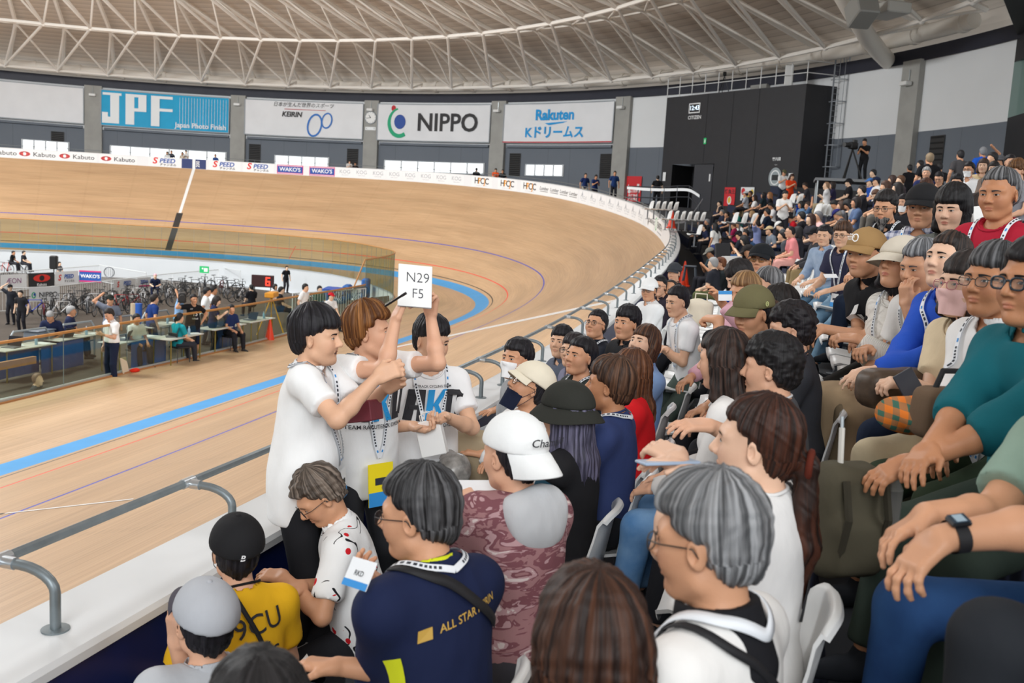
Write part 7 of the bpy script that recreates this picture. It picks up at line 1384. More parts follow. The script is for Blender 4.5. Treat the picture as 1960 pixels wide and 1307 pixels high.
# white empty seats at the far end of the stand, hazard tape, steps and cones
def seatrow(px0,px1,py,d,n,lab):
    for i in range(n):
        t=i/(n-1) if n>1 else 0;p=at(px0+(px1-px0)*t,py[0]+(py[1]-py[0])*t,d);s,e=se(p[0],p[1]);seat(p[0],p[1],p[2]-.62,tth(s)+math.pi/2+.35,lab,lab)
seatrow(1240,1287,(391,393),40,5,'empty white stadium seat in the upper row of five at the bend')
seatrow(1274,1338,(410,413),37,6,'empty white stadium seat in the lower row of six at the bend')
seatrow(1398,1452,(415,417),31,4,'empty white stadium seat among the crowd behind the teal shirt')
seatrow(1508,1522,(379,379),32,2,'empty white stadium seat right of the standing white shirt')
seatrow(1555,1592,(399,401),27,5,'empty white stadium seat in the row below the bald spectator')
seatrow(1330,1330,(438,438),33,1,'single empty white stadium seat left of the navy camera strap')
CONE=mat('cone_orange','#f0421c',.45);CONEW=mat('cone_white','#eef0ef',.5)
for (x,y,d,h,lab) in ((1308,548,30.,.78,'taller orange traffic cone with white tape by the end of the front row'),(1303,556,29.4,.6,'shorter orange traffic cone left of the taller one'),(1285,437,38,.7,'orange and white cone at the fence on the tight bend')):
    b=at(x,y,d);e=empty('traffic_cone',tuple(b),label=lab,cat='cone');mb=MB();mb.lathe([(.17,.04),(.03,h),(.015,h+.02)],14);autosmooth(mb.build('cone',[CONE],e));mb=MB();mb.box((0,0,.02),(.4,.4,.04),None,0,.01);mb.build('base',[CONE],e);mb=MB();mb.lathe([(.085,h*.62),(.055,h*.82)],14,cap=False);mb.build('reflective_band',[CONEW],e)
TAPE=mat('tape_white','#e9ecee',.5)
def tapeline(pts,w_,label):
    P=spline(pts,24);P[:,2]-=.12*np.sin(np.linspace(0,math.pi,24));mb=MB();mb.grid(np.stack([P,P+[0,0,w_]],1));mb.grid(np.stack([P+[.002,0,0],P+[.002,0,w_]],1),0,True);mb.build('barrier_tape',[TAPE],None,label=label,cat='tape')
tapeline([at(1272,493,31),at(1311,513,30)],.06,'white barrier tape from the parapet down to the orange cones')
tapeline([at(1345,382,43),at(1310,424,39),at(1288,428,38)],.08,'white barrier tape sagging from the landing rail to the bend seats')
# landing rail above the bend seats
lr=empty('landing_rail',tuple(at(1320,400,46)),label='dark grey steel railing round the landing before the doorway',cat='railing');O=np.array(lr.location);DKR=mat('rail_dark','#3b3e44',.5,.3)
top=[at(x,y,d)-O for x,y,d in((1200,357,50),(1222,357,49.5),(1246,358,49),(1272,358,48.5),(1297,356,48),(1320,356,47.5),(1340,372,46.5))]
for z in(0,-.55):mb=MB();mb.tube([q+np.array([0,0,z]) for q in top],.03,5);mb.build('bar',[DKR],lr)
for q in top:mb=MB();mb.tube([q,q-np.array([0,0,1.1])],.028,5);mb.build('post',[DKR],lr)
tapeline([at(1200,362,49.8),at(1246,362,49),at(1297,361,48),at(1320,362,47.5),at(1340,379,46.5)],.14,'broad white barrier tape stretched along the landing rail')
# ================================================================ INFIELD
def standing(px,py,hp,h=None,d=None):
    """head centre at a pixel, standing on the infield: distance from the floor below"""
    r=ray(px,py);best=min(np.linspace(15,70,700),key=lambda t:abs((CAM+r*t)[2]-(zin((CAM+r*t)[1])+hp)));return CAM+r*best
def inf(px,py,shirt,bot,hairc,hair,pose,label,yaw,hat='#202024',d=None,scale=1.08):
    me,J=crowd_mesh(pose,hair);hd=J['Hd'][2]*scale
    HP=at(px,py,d) if d else standing(px,py,hd);return crowd(px,py,9,shirt,bot,hairc,hair,pose,label,yaw,hat,loc=HP,group='people in the infield',scale=scale)
AT=mat('dummy','#888888')
# two men on the boards beside the glass
def apron(px,foot,label,sp):
    F=onz(foot[0],foot[1],-.02);sp=dict(sp);sp.update(sit=False,px=px);k=sp.get('H',1.06);sp['H']=k;d=float((F-CAM)@CF);sp['d']=d*1.0
    r=ray(*px);sp['d']=d;return person(sp,label)
r,J,loc=apron((209,602),(208,724),'person in a white short sleeved shirt and navy trousers standing at the glass',{'yaw':165,'hair':'short','ht':.018,'hairc':'#2a2422','top':('half',cloth('#f2f3f3')),'bottom':cloth('#1f2740'),'hp':-24,'hL':(.30,.06,1.22),'hR':(.05,-.24,.9),'res':1.7,'hem':.06,'H':1.06,'shoes':cloth('#17171a')})
r,J,loc=apron((371,573),(371,686),'person in a black 13 bib and navy shorts standing at the glass',{'yaw':-122,'hair':'short','hairc':BK,'top':('tee',cloth('#1c1c20')),'legs':'shorts','leg_end':1.12,'bottom':cloth('#1f2740'),'wide':.03,'hL':(-.02,.27,1.02),'pL':(-.2,1,.0),'hR':(-.1,-.32,1.55),'pR':(0,-1,0),'res':1.7,'H':1.04,'skin':'b','shoes':cloth('#202226')})
print_on(r,J,[(shift(text('13',.15,.012),0,.03),0),(shift(text('Official',.06,.006),0,-.09),0),(shift(text('JCF',.045,.006),-.09,.17),0)],[RKD[2]],.28,0,1,'bib_print')
e=empty('shoulder_camera',tuple(at(349,569,24.9)),label='black video camera shouldered behind the person in the 13 bib',cat='camera');mb=MB();mb.box((0,0,.0),(.5,.2,.26),rotz(.6),0,.03);mb.build('camera_body',[BLKM],e);mb=MB();mb.tube([rotz(.6)@np.array([-.2,0,.02]),rotz(.6)@np.array([-.45,0,.02])],.08,10);mb.build('lens',[BLKM],e)
IP=[(19,551,'#2b2e36',DG,B_,'c','straise','person in a dark polo and black cap telephoning by the grey barrier',200,'#1c1c20',None),
(39,562,'#2a2a2e',DG,B_,'s','st','person in a black T-shirt with a bag beside the blue bicycle',190,'#1c1c20',None),
(96,606,'#232a48',DG,'#9a9a9a','s','bow','grey haired person in navy bending over papers at the grey crate',-150,'#1c1c20',23),
(137,596,'#232a48',DG,'#a5a5a5','s','lap','grey haired person in glasses and navy seated at a laptop',-60,'#1c1c20',24),
(211,575,'#7f8798','#3a3a44',B_,'c','straise','person in a grey blue T-shirt and black cap with headphones behind the white shirt',-130,'#1f2420',25),
(296,573,'#1f3a78','#33343c','#231a18','s','st','person in a royal blue polo standing with head lowered',-30,'#1c1c20',26),
(347,566,'#8fb4dc',DG,B_,'s','straise','person in a pale blue shirt behind the shoulder camera',-60,'#1c1c20',27),
(397,559,'#eef0f0','#40444c',B_,'s','st','person in a white shirt with black strap beside the shoulder camera',-60,'#1c1c20',None),
(409,556,'#e6e8ea','#40444c',B_,'s','st','person in white half hidden by the one with the black strap',-50,'#1c1c20',None),
(415,576,'#232c50',DG,'#231a18','b','stphone','person in navy with tied dark hair holding the face',-60,'#1c1c20',26.5),
(443,592,'#21305c',DG,B_,'s','lap','person in navy seated behind the glass beside the yellow tripod',-110,'#1c1c20',27),
(344,609,'#1f9aa8','#33343c',B_,'s','lap','person in an aqua shirt seated at the table behind the glass',-20,'#1c1c20',24.5),
(262,611,'#eceeef','#33343c',B_,'s','lap','person in a white printed T-shirt seated at the table behind the glass',-110,'#1c1c20',23.6),
(73,727,'#4a4c50',DG,'#8a7060','g','lap','bald person in grey sitting low in the stairwell behind the near glass',-70,'#1c1c20',20.5),
(481,551,'#1d1d22',DG,B_,'s','lap','person in black seen from behind left of the red scoreboard',60,'#1c1c20',None),
(527,549,'#e9eaea',DG,'#231a18','b','lap','person in white seated below the red scoreboard',-100,'#1c1c20',None),
(539,556,'#232328',DG,B_,'s','lap','dark haired person seated right of the red scoreboard',-60,'#1c1c20',None),
(585,551,'#eceded','#8a8a90',B_,'s','st','person in a white shirt standing at the far end of the infield',-90,'#1c1c20',None),
(612,554,'#3a6a64',DG,B_,'s','lap','person in green seated beside the white shirt at the far end',-120,'#1c1c20',None),
(634,568,'#eceded',DG,B_,'c','lap','person in white and a red cap at the far end of the infield',-120,'#c8202c',None),
(114,505,'#4a4a50',DG,B_,'s','lap','person in a striped top behind the barrier next to the loudspeaker',-90,'#1c1c20',None)]
for a in IP:inf(*a[:9],hat=a[9],d=a[10])
# ---- bicycles: built once, then copied with their parts
def bike_parts():
    P={};mb=MB()
    hub=lambda x:np.array([x,0,.34])
    def wheel():
        m=MB();t=np.linspace(0,2*math.pi,28,endpoint=False);m.tube([(.325*math.cos(a),0,.325*math.sin(a)) for a in t],.016,6,True,0);m.tube([(.30*math.cos(a),0,.30*math.sin(a)) for a in t],.011,5,True,1)
        for a in t[::2]:m.tube([(0,0,0),(.30*math.cos(a),0,.30*math.sin(a))],.003,3,mi=1)
        m.tube([(0,-.04,0),(0,.04,0)],.02,8,mi=1);return mesh('wheel',m.v,m.f,[mat('tyre_black','#1b1b1d',.6),mat('rim_grey','#6d7076',.4,.5)],m.m)
    bb=np.array([-.09,0,.29]);st=np.array([-.24,0,.82]);hd=np.array([.36,0,.80]);hb=np.array([.40,0,.68]);rw=hub(-.5);fwh=hub(.5)
    m=MB();m.tube([st,hd],.017,7);m.tube([hb,bb],.020,7);m.tube([bb,st],.017,7);m.tube([hd,hb],.019,7)
    for y in(-.05,.05):m.tube([bb,rw+[0,y,0]],.011,5);m.tube([st-np.array([-.02,0,.06]),rw+[0,y,0]],.009,5)
    P['frame']=('F',mesh('frame',m.v,m.f,[MATS['slot0']],m.m,True),(0,0,0))
    m=MB()
    for y in(-.045,.045):m.tube([hb+[.005,y*.6,0],fwh+[0,y,0]],.013,5)
    P['fork']=('F',mesh('fork',m.v,m.f,[MATS['slot0']],m.m,True),(0,0,0))
    m=MB();m.tube([(.37,0,.82),(.42,0,.88)],.014,6);m.tube([(.42+.09*q*0+.0,y,.88) for y in np.linspace(-.19,.19,5) for q in(0,)],.014,6)
    for y in(-.19,.19):m.tube([(.42,y,.88),(.50,y,.87),(.53,y,.81),(.49,y,.75),(.42,y,.745)],.014,6)
    P['handlebar']=('B',mesh('handlebar',m.v,m.f,[mat('bar_black','#1d1d20',.5)],m.m,True),(0,0,0))
    m=MB();m.tube([st,st+[-.03,0,.14]],.013,6);m.add([(-.42,-.065,.97),(-.42,.065,.97),(-.25,.03,.985),(-.13,.02,.98),(-.13,-.02,.98),(-.25,-.03,.985),(-.42,-.06,.945),(-.42,.06,.945),(-.13,.015,.955),(-.13,-.015,.955)],[[0,5,4,3,2,1],[6,7,8,9],[0,1,7,6],[1,2,3,8,7],[3,4,9,8],[4,5,0,6,9]])
    P['saddle']=('B',mesh('saddle',m.v,m.f,[mat('bar_black','#1d1d20',.5)],m.m),(0,0,0))
    m=MB();m.lathe([(.085,-.004),(.085,.004)],18,(0,0,0),rotx(rad(90)));m.tube([(0,.03,0),(.1,.05,-.13)],.009,5);m.tube([(0,-.03,0),(-.1,-.05,.13)],.009,5);m.box((.1,.08,-.13),(.08,.06,.02));m.box((-.1,-.08,.13),(.08,.06,.02))
    P['crankset']=('B',mesh('crankset',m.v,m.f,[mat('crank_grey','#4a4c50',.4,.5)],m.m),tuple(bb));w_=wheel()
    return P,w_,rw,fwh
BP,BW_,RW_,FW_=bike_parts();_bk=random.Random(11)
def bike(px,py,d,yaw,col,label,z=None):
    p=standing(px,py,.5) if z is None else at(px,py,d);z=zin(p[1]) if z is None else z;e=empty('track_bicycle',(p[0],p[1],z),rad(yaw),label=label,cat='bicycle',group='bicycles parked in the infield')
    for n,(k,me,o) in BP.items():
        b=link(n,me,e);b.location=o
        if k=='F':b.material_slots[0].link='OBJECT';b.material_slots[0].material=mat('bike_'+col.strip('#'),col,.3)
    for c in(RW_,FW_):b=link('wheel',BW_,e);b.location=c
    return e
BK_=[(64,587,29,-20,'#2a4ad0','bright blue and pink track bicycle leaning beside the white banner with green and blue mark'),(118,590,29,-15,'#e8e8ea','white track bicycle right of the bright blue one'),(128,575,31,-160,'#d9dade','white bicycle frame with red saddle behind the first white one'),(150,580,31,-30,'#2b2c30','black bicycle left of the blue roll'),
(160,570,33,-150,'#26272b','black track bicycle beside the pair of grey haired officials'),(178,574,32,-25,'#e0e1e4','pale bicycle behind the person with headphones'),(196,566,34,-160,'#303136','dark bicycle behind the white banner with red and blue lettering'),(228,576,31,-20,'#c8202c','red track bicycle in the middle of the pack'),
(243,565,34,-150,'#26272b','black bicycle behind the red one'),(262,562,35,-20,'#e4e4e6','white bicycle right of the red one'),(275,570,33,-160,'#e9e9ea','white racing bicycle beside the rider with the towel'),(287,556,37,-15,'#2b2c30','black bicycle on rollers under the rider with the towel'),
(318,552,38,-150,'#26272b','black bicycle with deep wheels behind the royal blue polo'),(335,548,39,-20,'#3a3b40','dark grey bicycle left of the disc wheel'),(352,543,41,-160,'#2b2c30','black bicycle with a disc wheel above the shoulder camera'),(372,545,41,-15,'#26272b','black bicycle right of the disc wheel'),
(392,540,43,-150,'#303136','dark bicycle behind the white shirts'),(416,540,44,-25,'#26272b','black bicycle under the exit sign'),(432,553,41,-160,'#d8d9dc','silver bicycle behind the navy blouse'),(450,556,41,-20,'#2b2c30','black bicycle left of the seated back in black'),
(464,549,43,-150,'#26272b','black bicycle furthest right of the pack'),(549,535,50,-80,'#303136','black bicycle under the standing rider'),(645,560,48,-170,'#3a7ac8','blue bicycle against the blue mats at the far end')]
for b in BK_:bike(*b)
cols_=['#26272b','#2b2c30','#d9dade','#303136','#1f2024','#e4e4e6','#3a3b40','#7a2026']
pos_=[(100,580,'between the bright blue and the white bicycle'),(140,584,'in front of the white frame with red saddle'),(168,580,'behind the grey haired pair'),(188,584,'left of the person with headphones'),(205,584,'directly behind the headphones'),(215,570,'left of the red bicycle'),(238,582,'right of the headphones'),(252,575,'below the red bicycle'),(300,566,'left of the royal blue polo'),(312,570,'right of the royal blue polo'),(325,563,'between the royal blue polo and the camera'),(342,553,'above the camera, front row'),(360,555,'right of the camera, front row'),(382,560,'left of the white shirts, front row'),(404,548,'above the white shirts'),(425,546,'above the navy blouse'),(440,546,'below the exit sign, front row'),(458,562,'in the row before the seated back in black'),(470,560,'just left of the seated back in black'),(230,560,'behind the barrier banner, second row'),(270,560,'before the blue and magenta banner'),(305,550,'beside the towelled rider'),(150,568,'below the blue banner with magenta edges'),(84,594,'at the front by the two in black')]
for i,(x,y,w_) in enumerate(pos_):bike(x,y,0,_bk.choice([-20,-160,-35,-145]),cols_[i%8],'%s racing bicycle %s'%({'#26272b':'black','#2b2c30':'black','#d9dade':'silver','#303136':'dark grey','#1f2024':'black','#e4e4e6':'white','#3a3b40':'grey','#7a2026':'dark red'}[cols_[i%8]],w_))
# riders
RI=lambda x,y,q=1.35:float((standing(x,y,q)-CAM)@CF)
inf(26,484,'#1d1d20',DG,B_,'s','chin','rider in black resting on a bicycle at the far left',-70,d=RI(26,484,1.6),scale=1.1);inf(46,484,'#2a2d34','#2a2d34',B_,'s','lap','rider in dark grey sitting beside the one in black at the far left',-70,d=RI(26,484,1.6),scale=1.1)
inf(297,529,'#1c2440','#1c2440','#d8a0ac','s','lean','rider in navy with a pink towel over the head',-150,d=RI(297,529),scale=1.1);inf(549,513,'#17171b',DG,B_,'s','st','rider in black standing on the pedals beside the red scoreboard',-120,d=RI(549,513,1.75),scale=1.1)
bike(12,512,43,-170,'#d43a2a','red bicycle at the left edge under the resting rider');bike(46,512,43.6,-170,'#2a2a2e','black bicycle under the resting rider in dark grey')
# ---- barriers with banners
BARW=mat('barrier_white','#d9dcdd',.5)
def barrier(a,b,h,label,n=None,zb=None,group=None):
    a=np.array(a);b=np.array(b);L_=np.linalg.norm((b-a)[:2]);n=n or max(4,int(L_/.16));e=empty('crowd_barrier',tuple(a),label=label,cat='barrier',group=group);t=b-a
    mb=MB();mb.tube([(0,0,.1),(0,0,h),t+[0,0,h],t+[0,0,.1]],.022,6,True);mb.build('frame',[BARW],e);mb=MB()
    for i in range(1,n):p=t*(i/n);mb.tube([p+[0,0,.1],p+[0,0,h]],.009,4)
    mb.build('bars',[BARW],e);return e
def ground(px,py,d):
    p=at(px,py,d);return np.array([p[0],p[1],zin(p[1])])
def bar_px(x0,y0,d0,x1,y1,d1,label,h=None):
    """barrier whose top edge runs between two points at known distances"""
    a=standing(x0,y0,1.15);b=standing(x1,y1,1.15);za,zb=zin(a[1]),zin(b[1]);hh=h or max(.7,min(1.3,(a[2]-za+b[2]-zb)/2));a2=a.copy();b2=b.copy();a2[2]-=hh;b2[2]-=hh;barrier(a2,b2,hh,label);return a,b
segs=[((-30,553,31),(95,549,33.5),'first'),((95,549,33.5),(214,536,37),'second'),((214,536,37),(330,523,41.5),'third'),((330,523,41.5),(418,516,46),'fourth')]
for (x0,y0,d0),(x1,y1,d1),w_ in segs:bar_px(x0,y0,d0,x1,y1,d1,'white barred crowd barrier, %s in the long line behind the bicycles from the left'%w_)
bar_px(-30,524,44,190,508,50,'white barred crowd barrier in front of the resting riders at the far left')
bar_px(190,507,52,280,522,50,'white barred crowd barrier right of the loudspeaker')
bar_px(425,512,52,460,518,50,'white barred crowd barrier below the green exit sign')
bar_px(560,562,40,700,552,52,'white barred railing in front of the blue table')
def hang(x0,x1,yt,yb,d0,d1,bg,items,mats,label):
    a=standing(x0,yt[0],1.2);b=standing(x1,yt[1],1.2);dd_=float((a-CAM)@CF);c=at(x0,yb[0],dd_);w_=np.linalg.norm(b-a);h=abs(a[2]-c[2]);X=(b-a)/w_;Y=np.array([0,0,1.]);o=(a+b)/2-Y*h/2
    N=np.cross(X,Y);N/=np.linalg.norm(N);f=lambda u,v,q:o+X*u+Y*v+N*(q+.03);mb=MB();mb.poly([f(-w_/2,-h/2,0),f(w_/2,-h/2,0),f(w_/2,h/2,0),f(-w_/2,h/2,0)]);mb.poly([f(-w_/2,-h/2,-.012),f(-w_/2,h/2,-.012),f(w_/2,h/2,-.012),f(w_/2,-h/2,-.012)]);e=mb.build('fence_banner',[bg],None,label=label,cat='banner')
    art('lettering',items(w_,h),lambda u,v,q:f(u,v,q+.012),mats,e,.005);return e
hm=[mat('hb_purple','#8a4a7c',.6),mat('hb_red','#d8342c',.6),mat('hb_black','#222226',.6),mat('hb_blue','#2456a8',.6),mat('hb_white','#f0f1f2',.6),mat('hb_magenta','#d4347c',.6),mat('hb_green','#18a878',.6)]
WB=mat('hang_white','#dfe1e3',.6)
hang(0,50,(526,524),(552,552),44,45.5,WB,lambda w_,h:[(text('ÆON',h*.55,.0),0)],hm,'white banner with thin purple lettering at the left edge of the infield')
hang(54,103,(523,521),(550,549),45.5,47,mat('hang_black','#2a2a2d',.6),lambda w_,h:[(disc(0,h*.12,w_*.33,h*.27),1),(disc(0,h*.12,w_*.1,h*.2),2),(shift(text('Kabuto',h*.3,.01),0,-h*.36),4)],hm,'black banner with a red crest in the infield')
hang(105,149,(520,518),(546,543),47,48,WB,lambda w_,h:[(shift(text('S',h*.6,.03,.2),-w_*.33,.02),1),(shift(text('PEED',h*.42,.03,.2),w_*.07,h*.1),3),(shift(text('チャンネル',h*.2,.02),w_*.1,-h*.25),2)],hm,'white banner with red and blue lettering on the far infield barrier')
hang(152,194,(517,519),(539,540),48,48.5,mat('hang_blue','#2456a8',.6),lambda w_,h:[(rect(-w_/2,h*.38,w_/2,h/2),5),(rect(-w_/2,-h/2,w_/2,-h*.38),5),(text("WAKO'S",h*.42,.03),4)],hm,"blue banner with magenta edges on the far infield barrier")
hang(55,113,(550,548),(578,576),32.3,33.6,WB,lambda w_,h:[(shift(text('NIPPO',h*.5,.01),w_*.12,-h*.05),2),(shift(ring2(0,0,h*.16,h*.22,h*.07),-w_*.36,-h*.05),6),(shift(disc(0,0,h*.09),-w_*.33,0),3)],hm,'white banner with green and blue mark hung on the barrier behind the bicycles')
hang(217,259,(537,533),(556,553),37,38.6,WB,lambda w_,h:[(shift(text('S',h*.8,.03,.2),-w_*.33,.02),1),(shift(text('PEED',h*.6,.03,.2),w_*.09,h*.1),3)],hm,'white banner with red and blue lettering on the barrier behind the bicycles')
hang(262,288,(532,530),(553,550),38.6,39.6,WB,lambda w_,h:[(shift(text('200th',h*.5,.03),0,h*.1),3),(rect(-w_*.4,-h*.35,w_*.4,-h*.2),5)],hm,'white banner with blue and magenta figures beside the rider with the towel')
# scoreboard with the red 6
d=47;c=at(503,538,d);e=empty('lap_counter',(c[0],c[1],zin(c[1])),label='dark red lit counter board showing the number 6',cat='scoreboard');O=np.array(e.location);X=CR/np.linalg.norm(CR);X=np.array([X[0],X[1],0]);X/=np.linalg.norm(X);Y=np.array([0,0,1.]);N=np.cross(X,Y)
if N@(CAM-c)<0:N=-N
R=np.stack([X,-N if False else np.cross(Y,X),Y],1);mb=MB();mb.box(c-O,(1.1,.14,.6),R,0,.02);mb.build('case',[mat('score_case','#3a1518',.5)],e)
def seg6(w_,h,t):return [(rect(-w_,h-t,w_,h),0),(rect(-w_,-t/2,w_,t/2),0),(rect(-w_,-h,w_,-h+t),0),(rect(-w_,-h,-w_+t,h),0),(rect(w_-t,-h,w_,0),0)]
art('digit',[shift_ if False else (shift(a,.27,0),b) for a,b in seg6(.11,.21,.055)],lambda u,v,q:c-O+X*u+Y*v+N*(.075+q),[mat('led_red','#ff3020',.5,emit=4)],e,.004);mb=MB()
for q in(-.4,.4):mb.tube([c-O+X*q-Y*.3,np.array([0,0,0])+X*q*1.1],.025,6)
mb.build('stand',[BLKM],e)
c=at(391,516,56);art('exit_sign',[(rect(-.28,-.2,.28,.2),0),(rect(-.02,-.12,.2,.1),1),(disc(-.1,.06,.05),1)],lambda u,v,q:c+X*u+Y*v+N*q,[SGN[2],SGN[0]],None,label='green and white exit sign on the far infield wall',cat='sign')
c=at(209,521,60);mb=MB();t=np.linspace(0,2*math.pi,24,endpoint=False);mb.tube([c+X*.32*math.cos(a)+Y*.32*math.sin(a) for a in t],.03,6,True);
for q in(-.2,-.07,.07,.2):mb.tube([c+X*q-Y*.25,c+X*q+Y*.25],.015,4)
mb.build('round_vent',[MATS['rim_grey']],None,label='round barred vent in the far white infield wall',cat='vent')
# loudspeaker on its stand
c=at(103,502,54);e=empty('loudspeaker',(c[0],c[1],zin(c[1])),label='black loudspeaker on a stand behind the far barrier',cat='loudspeaker');mb=MB();mb.box((0,0,c[2]-zin(c[1])),(.45,.4,.75),rotz(.5),0,.05);mb.build('cabinet',[BLKM],e);mb=MB();mb.tube([(0,0,0),(0,0,c[2]-zin(c[1])-.3)],.03,6);mb.build('stand',[BLKM],e)
# ---- tables with legs, laptops and bottles behind the near glass
TOPM=mat('table_white','#c9c7c0',.5);TL=mat('table_leg','#8a7a3c',.5,.4);TB_=mat('table_blue','#2c52b0',.5)
def table(px,py,d,L_,W_t,yaw,label,m=None,lm=None,h=.72):
    p=at(px,py,d);z=zin(p[1]);e=empty('folding_table',(p[0],p[1],z),rad(yaw),label=label,cat='table');mb=MB();mb.box((0,0,h-.015),(L_,W_t,.03),None,0,.008);mb.build('table_top',[m or TOPM],e)
    for sx_ in(-1,1):
        for sy in(-1,1):mb=MB();mb.tube([(sx_*(L_/2-.1),sy*(W_t/2-.06),0),(sx_*(L_/2-.1),sy*(W_t/2-.06),h-.03)],.018,6);mb.build('leg',[lm or TL],e)
    return e,p,z
def laptop(e_,x,y,z,yaw,label):
    e=empty('laptop',(x,y,z),yaw,label=label,cat='laptop');mb=MB();mb.box((0,0,.01),(.24,.33,.02),None,0,.004);mb.build('keyboard_base',[mat('laptop_grey','#5a5c62',.4)],e);mb=MB();mb.box((.16,0,.13),(.012,.33,.23),roty(rad(20)),0,.003);mb.build('screen',[mat('laptop_dark','#1d1f26',.3)],e)
def bottle(x,y,z,label):
    e=empty('water_bottle',(x,y,z),label=label,cat='bottle',group='plastic water bottles in the infield');mb=MB();mb.lathe([(.032,0),(.033,.14),(.014,.18),(.014,.2)],10);mb.build('body',[mat('bottle_blue','#9cc4e0',.2)],e,True);mb=MB();mb.lathe([(.016,.2),(.016,.22)],10);mb.build('cap',[TOPM],e)
tabs=[(140,622,23.5,1.8,.6,5,'white folding table with laptops in front of the grey haired pair'),(250,640,23.6,1.8,.6,4,'folding table with papers behind the glass by the white printed T-shirt'),(340,640,24.6,1.6,.6,4,'folding table with cables in front of the aqua shirt'),(425,612,27,1.8,.6,4,'white folding table behind the shoulder of the 13 bib'),(488,604,29,1.6,.6,4,'white folding table beside the yellow tripod'),(40,640,21.5,1.6,.6,2,'folding table at the left end behind the near glass'),(300,602,26.5,1.4,.6,4,'folding table beside the royal blue polo')]
SKB=mat('table_skirt_blue','#1f4f94',.7)
for i,(x,y,d,w_) in enumerate(((30,665,21.4,'at the left end'),(120,655,22.6,'below the grey crate'),(285,655,23.8,'left of the aqua shirt'),(430,640,27.5,'right of the 13 bib'))):
    p=at(x,y,d);mb=MB();n=14;A=[(q*1.5/n-.75,.012*math.sin(q*2.1),z) for z in(.02,.68) for q in range(n+1)];mb.grid(np.array(A).reshape(2,n+1,3));o=mb.build('table_skirt',[SKB],None,True,label='blue cloth table skirt %s behind the near glass'%w_,cat='cloth');o.location=(p[0],p[1],zin(p[1])+.02);o.rotation_euler=(0,0,rad(4))
def paper(x,y,z,rz,label):
    mb=MB();mb.box((0,0,.006),(.30,.21,.012),None,0,.002);o=mb.build('paper_stack',[CARD],None,label=label,cat='papers');o.location=(x,y,z);o.rotation_euler=(0,0,rz)
PLW=['of the grey haired pair','by the white printed T-shirt','before the aqua shirt','behind the 13 bib','beside the yellow tripod','at the left end of the glass','near the royal blue polo']
CHM=mat('chair_black','#1e1f22',.6)
def fchair(x,y,z,rz,label):
    e=empty('folding_chair',(x,y,z),rz,label=label,cat='chair');mb=MB();mb.box((0,0,.44),(.38,.40,.04),None,0,.012);mb.build('seat',[CHM],e);mb=MB();mb.box((-.2,0,.72),(.03,.38,.22),None,0,.012);mb.build('backrest',[CHM],e)
    for a_ in(-.17,.17):
        for b_ in(-.17,.17):mb=MB();mb.tube([(a_,b_,.42),(a_*1.1,b_,0)],.012,5);mb.build('leg',[MATS['crank_grey']],e)
for i,(x,y,d,rz,w_) in enumerate(((96,640,23,-150,'under the bending grey haired official'),(137,632,24,-60,'under the official with the laptop'),(443,628,27,-110,'under the seated person by the yellow tripod'),(344,645,24.5,-20,'under the aqua shirt'),(262,648,23.6,-110,'under the white printed T-shirt'))):
    p=at(x,y,d);fchair(p[0],p[1],zin(p[1]),rad(rz),'black folding chair '+w_)
for i,a in enumerate(tabs):
    e,p,z=table(*a)
    laptop(e,p[0]-.3,p[1],z+.72,rad(-90+20*i),['open laptop on the table of the grey haired pair','open laptop beside the white printed T-shirt','open laptop in front of the aqua shirt','open laptop on the table behind the 13 bib','open laptop beside the yellow tripod','open laptop at the left end behind the glass','open laptop near the royal blue polo'][i])
    paper(p[0]+.05,p[1]+.12,z+.72,.2*i,'white paper stack on the table '+PLW[i]);paper(p[0]+.6,p[1]-.08,z+.72,-.3*i,'loose white papers at the table end '+PLW[i])
    bottle(p[0]+.35,p[1]-.1,z+.72,'small clear water bottle standing on '+['the table of the grey haired pair','the table by the white printed T-shirt','the table in front of the aqua shirt','the table behind the 13 bib','the table beside the yellow tripod','the left end table','the table near the royal blue polo'][i])
table(640,562,43,1.5,.8,5,'blue metal table at the far end of the infield',TB_,TB_)
for i,(x,y,d,lab) in enumerate(((588,590,39,'left'),(655,585,43,'middle'),(688,580,46,'right'))):
    p=ground(x,y,d);e=empty('wheel_rack',tuple(p),rad(10),label='row of spare bicycle wheels standing on the %s of the far infield'%lab,cat='rack',group='spare wheels at the far end')
    for j in range(5):b=link('wheel',BW_,e);b.location=(j*.28-.5,0,.34);b.rotation_euler=(0,0,rad(70))
for x,y,d,w_,h,lab in ((628,548,51,1.6,.9,'blue crash mat leaning at the far end beside the bicycle'),(665,548,52,1.2,.9,'blue crash mat under the sloping rail'),(700,555,52,.9,1.1,'blue crate stack right of the sloping rail')):
    p=ground(x,y,d);mb=MB();mb.box((0,0,h/2),(w_,.4,h),rotz(.3),0,.08);o=mb.build('crash_mat',[mat('mat_blue','#2a62a8',.6)],None,label=lab,cat='mat');o.location=p
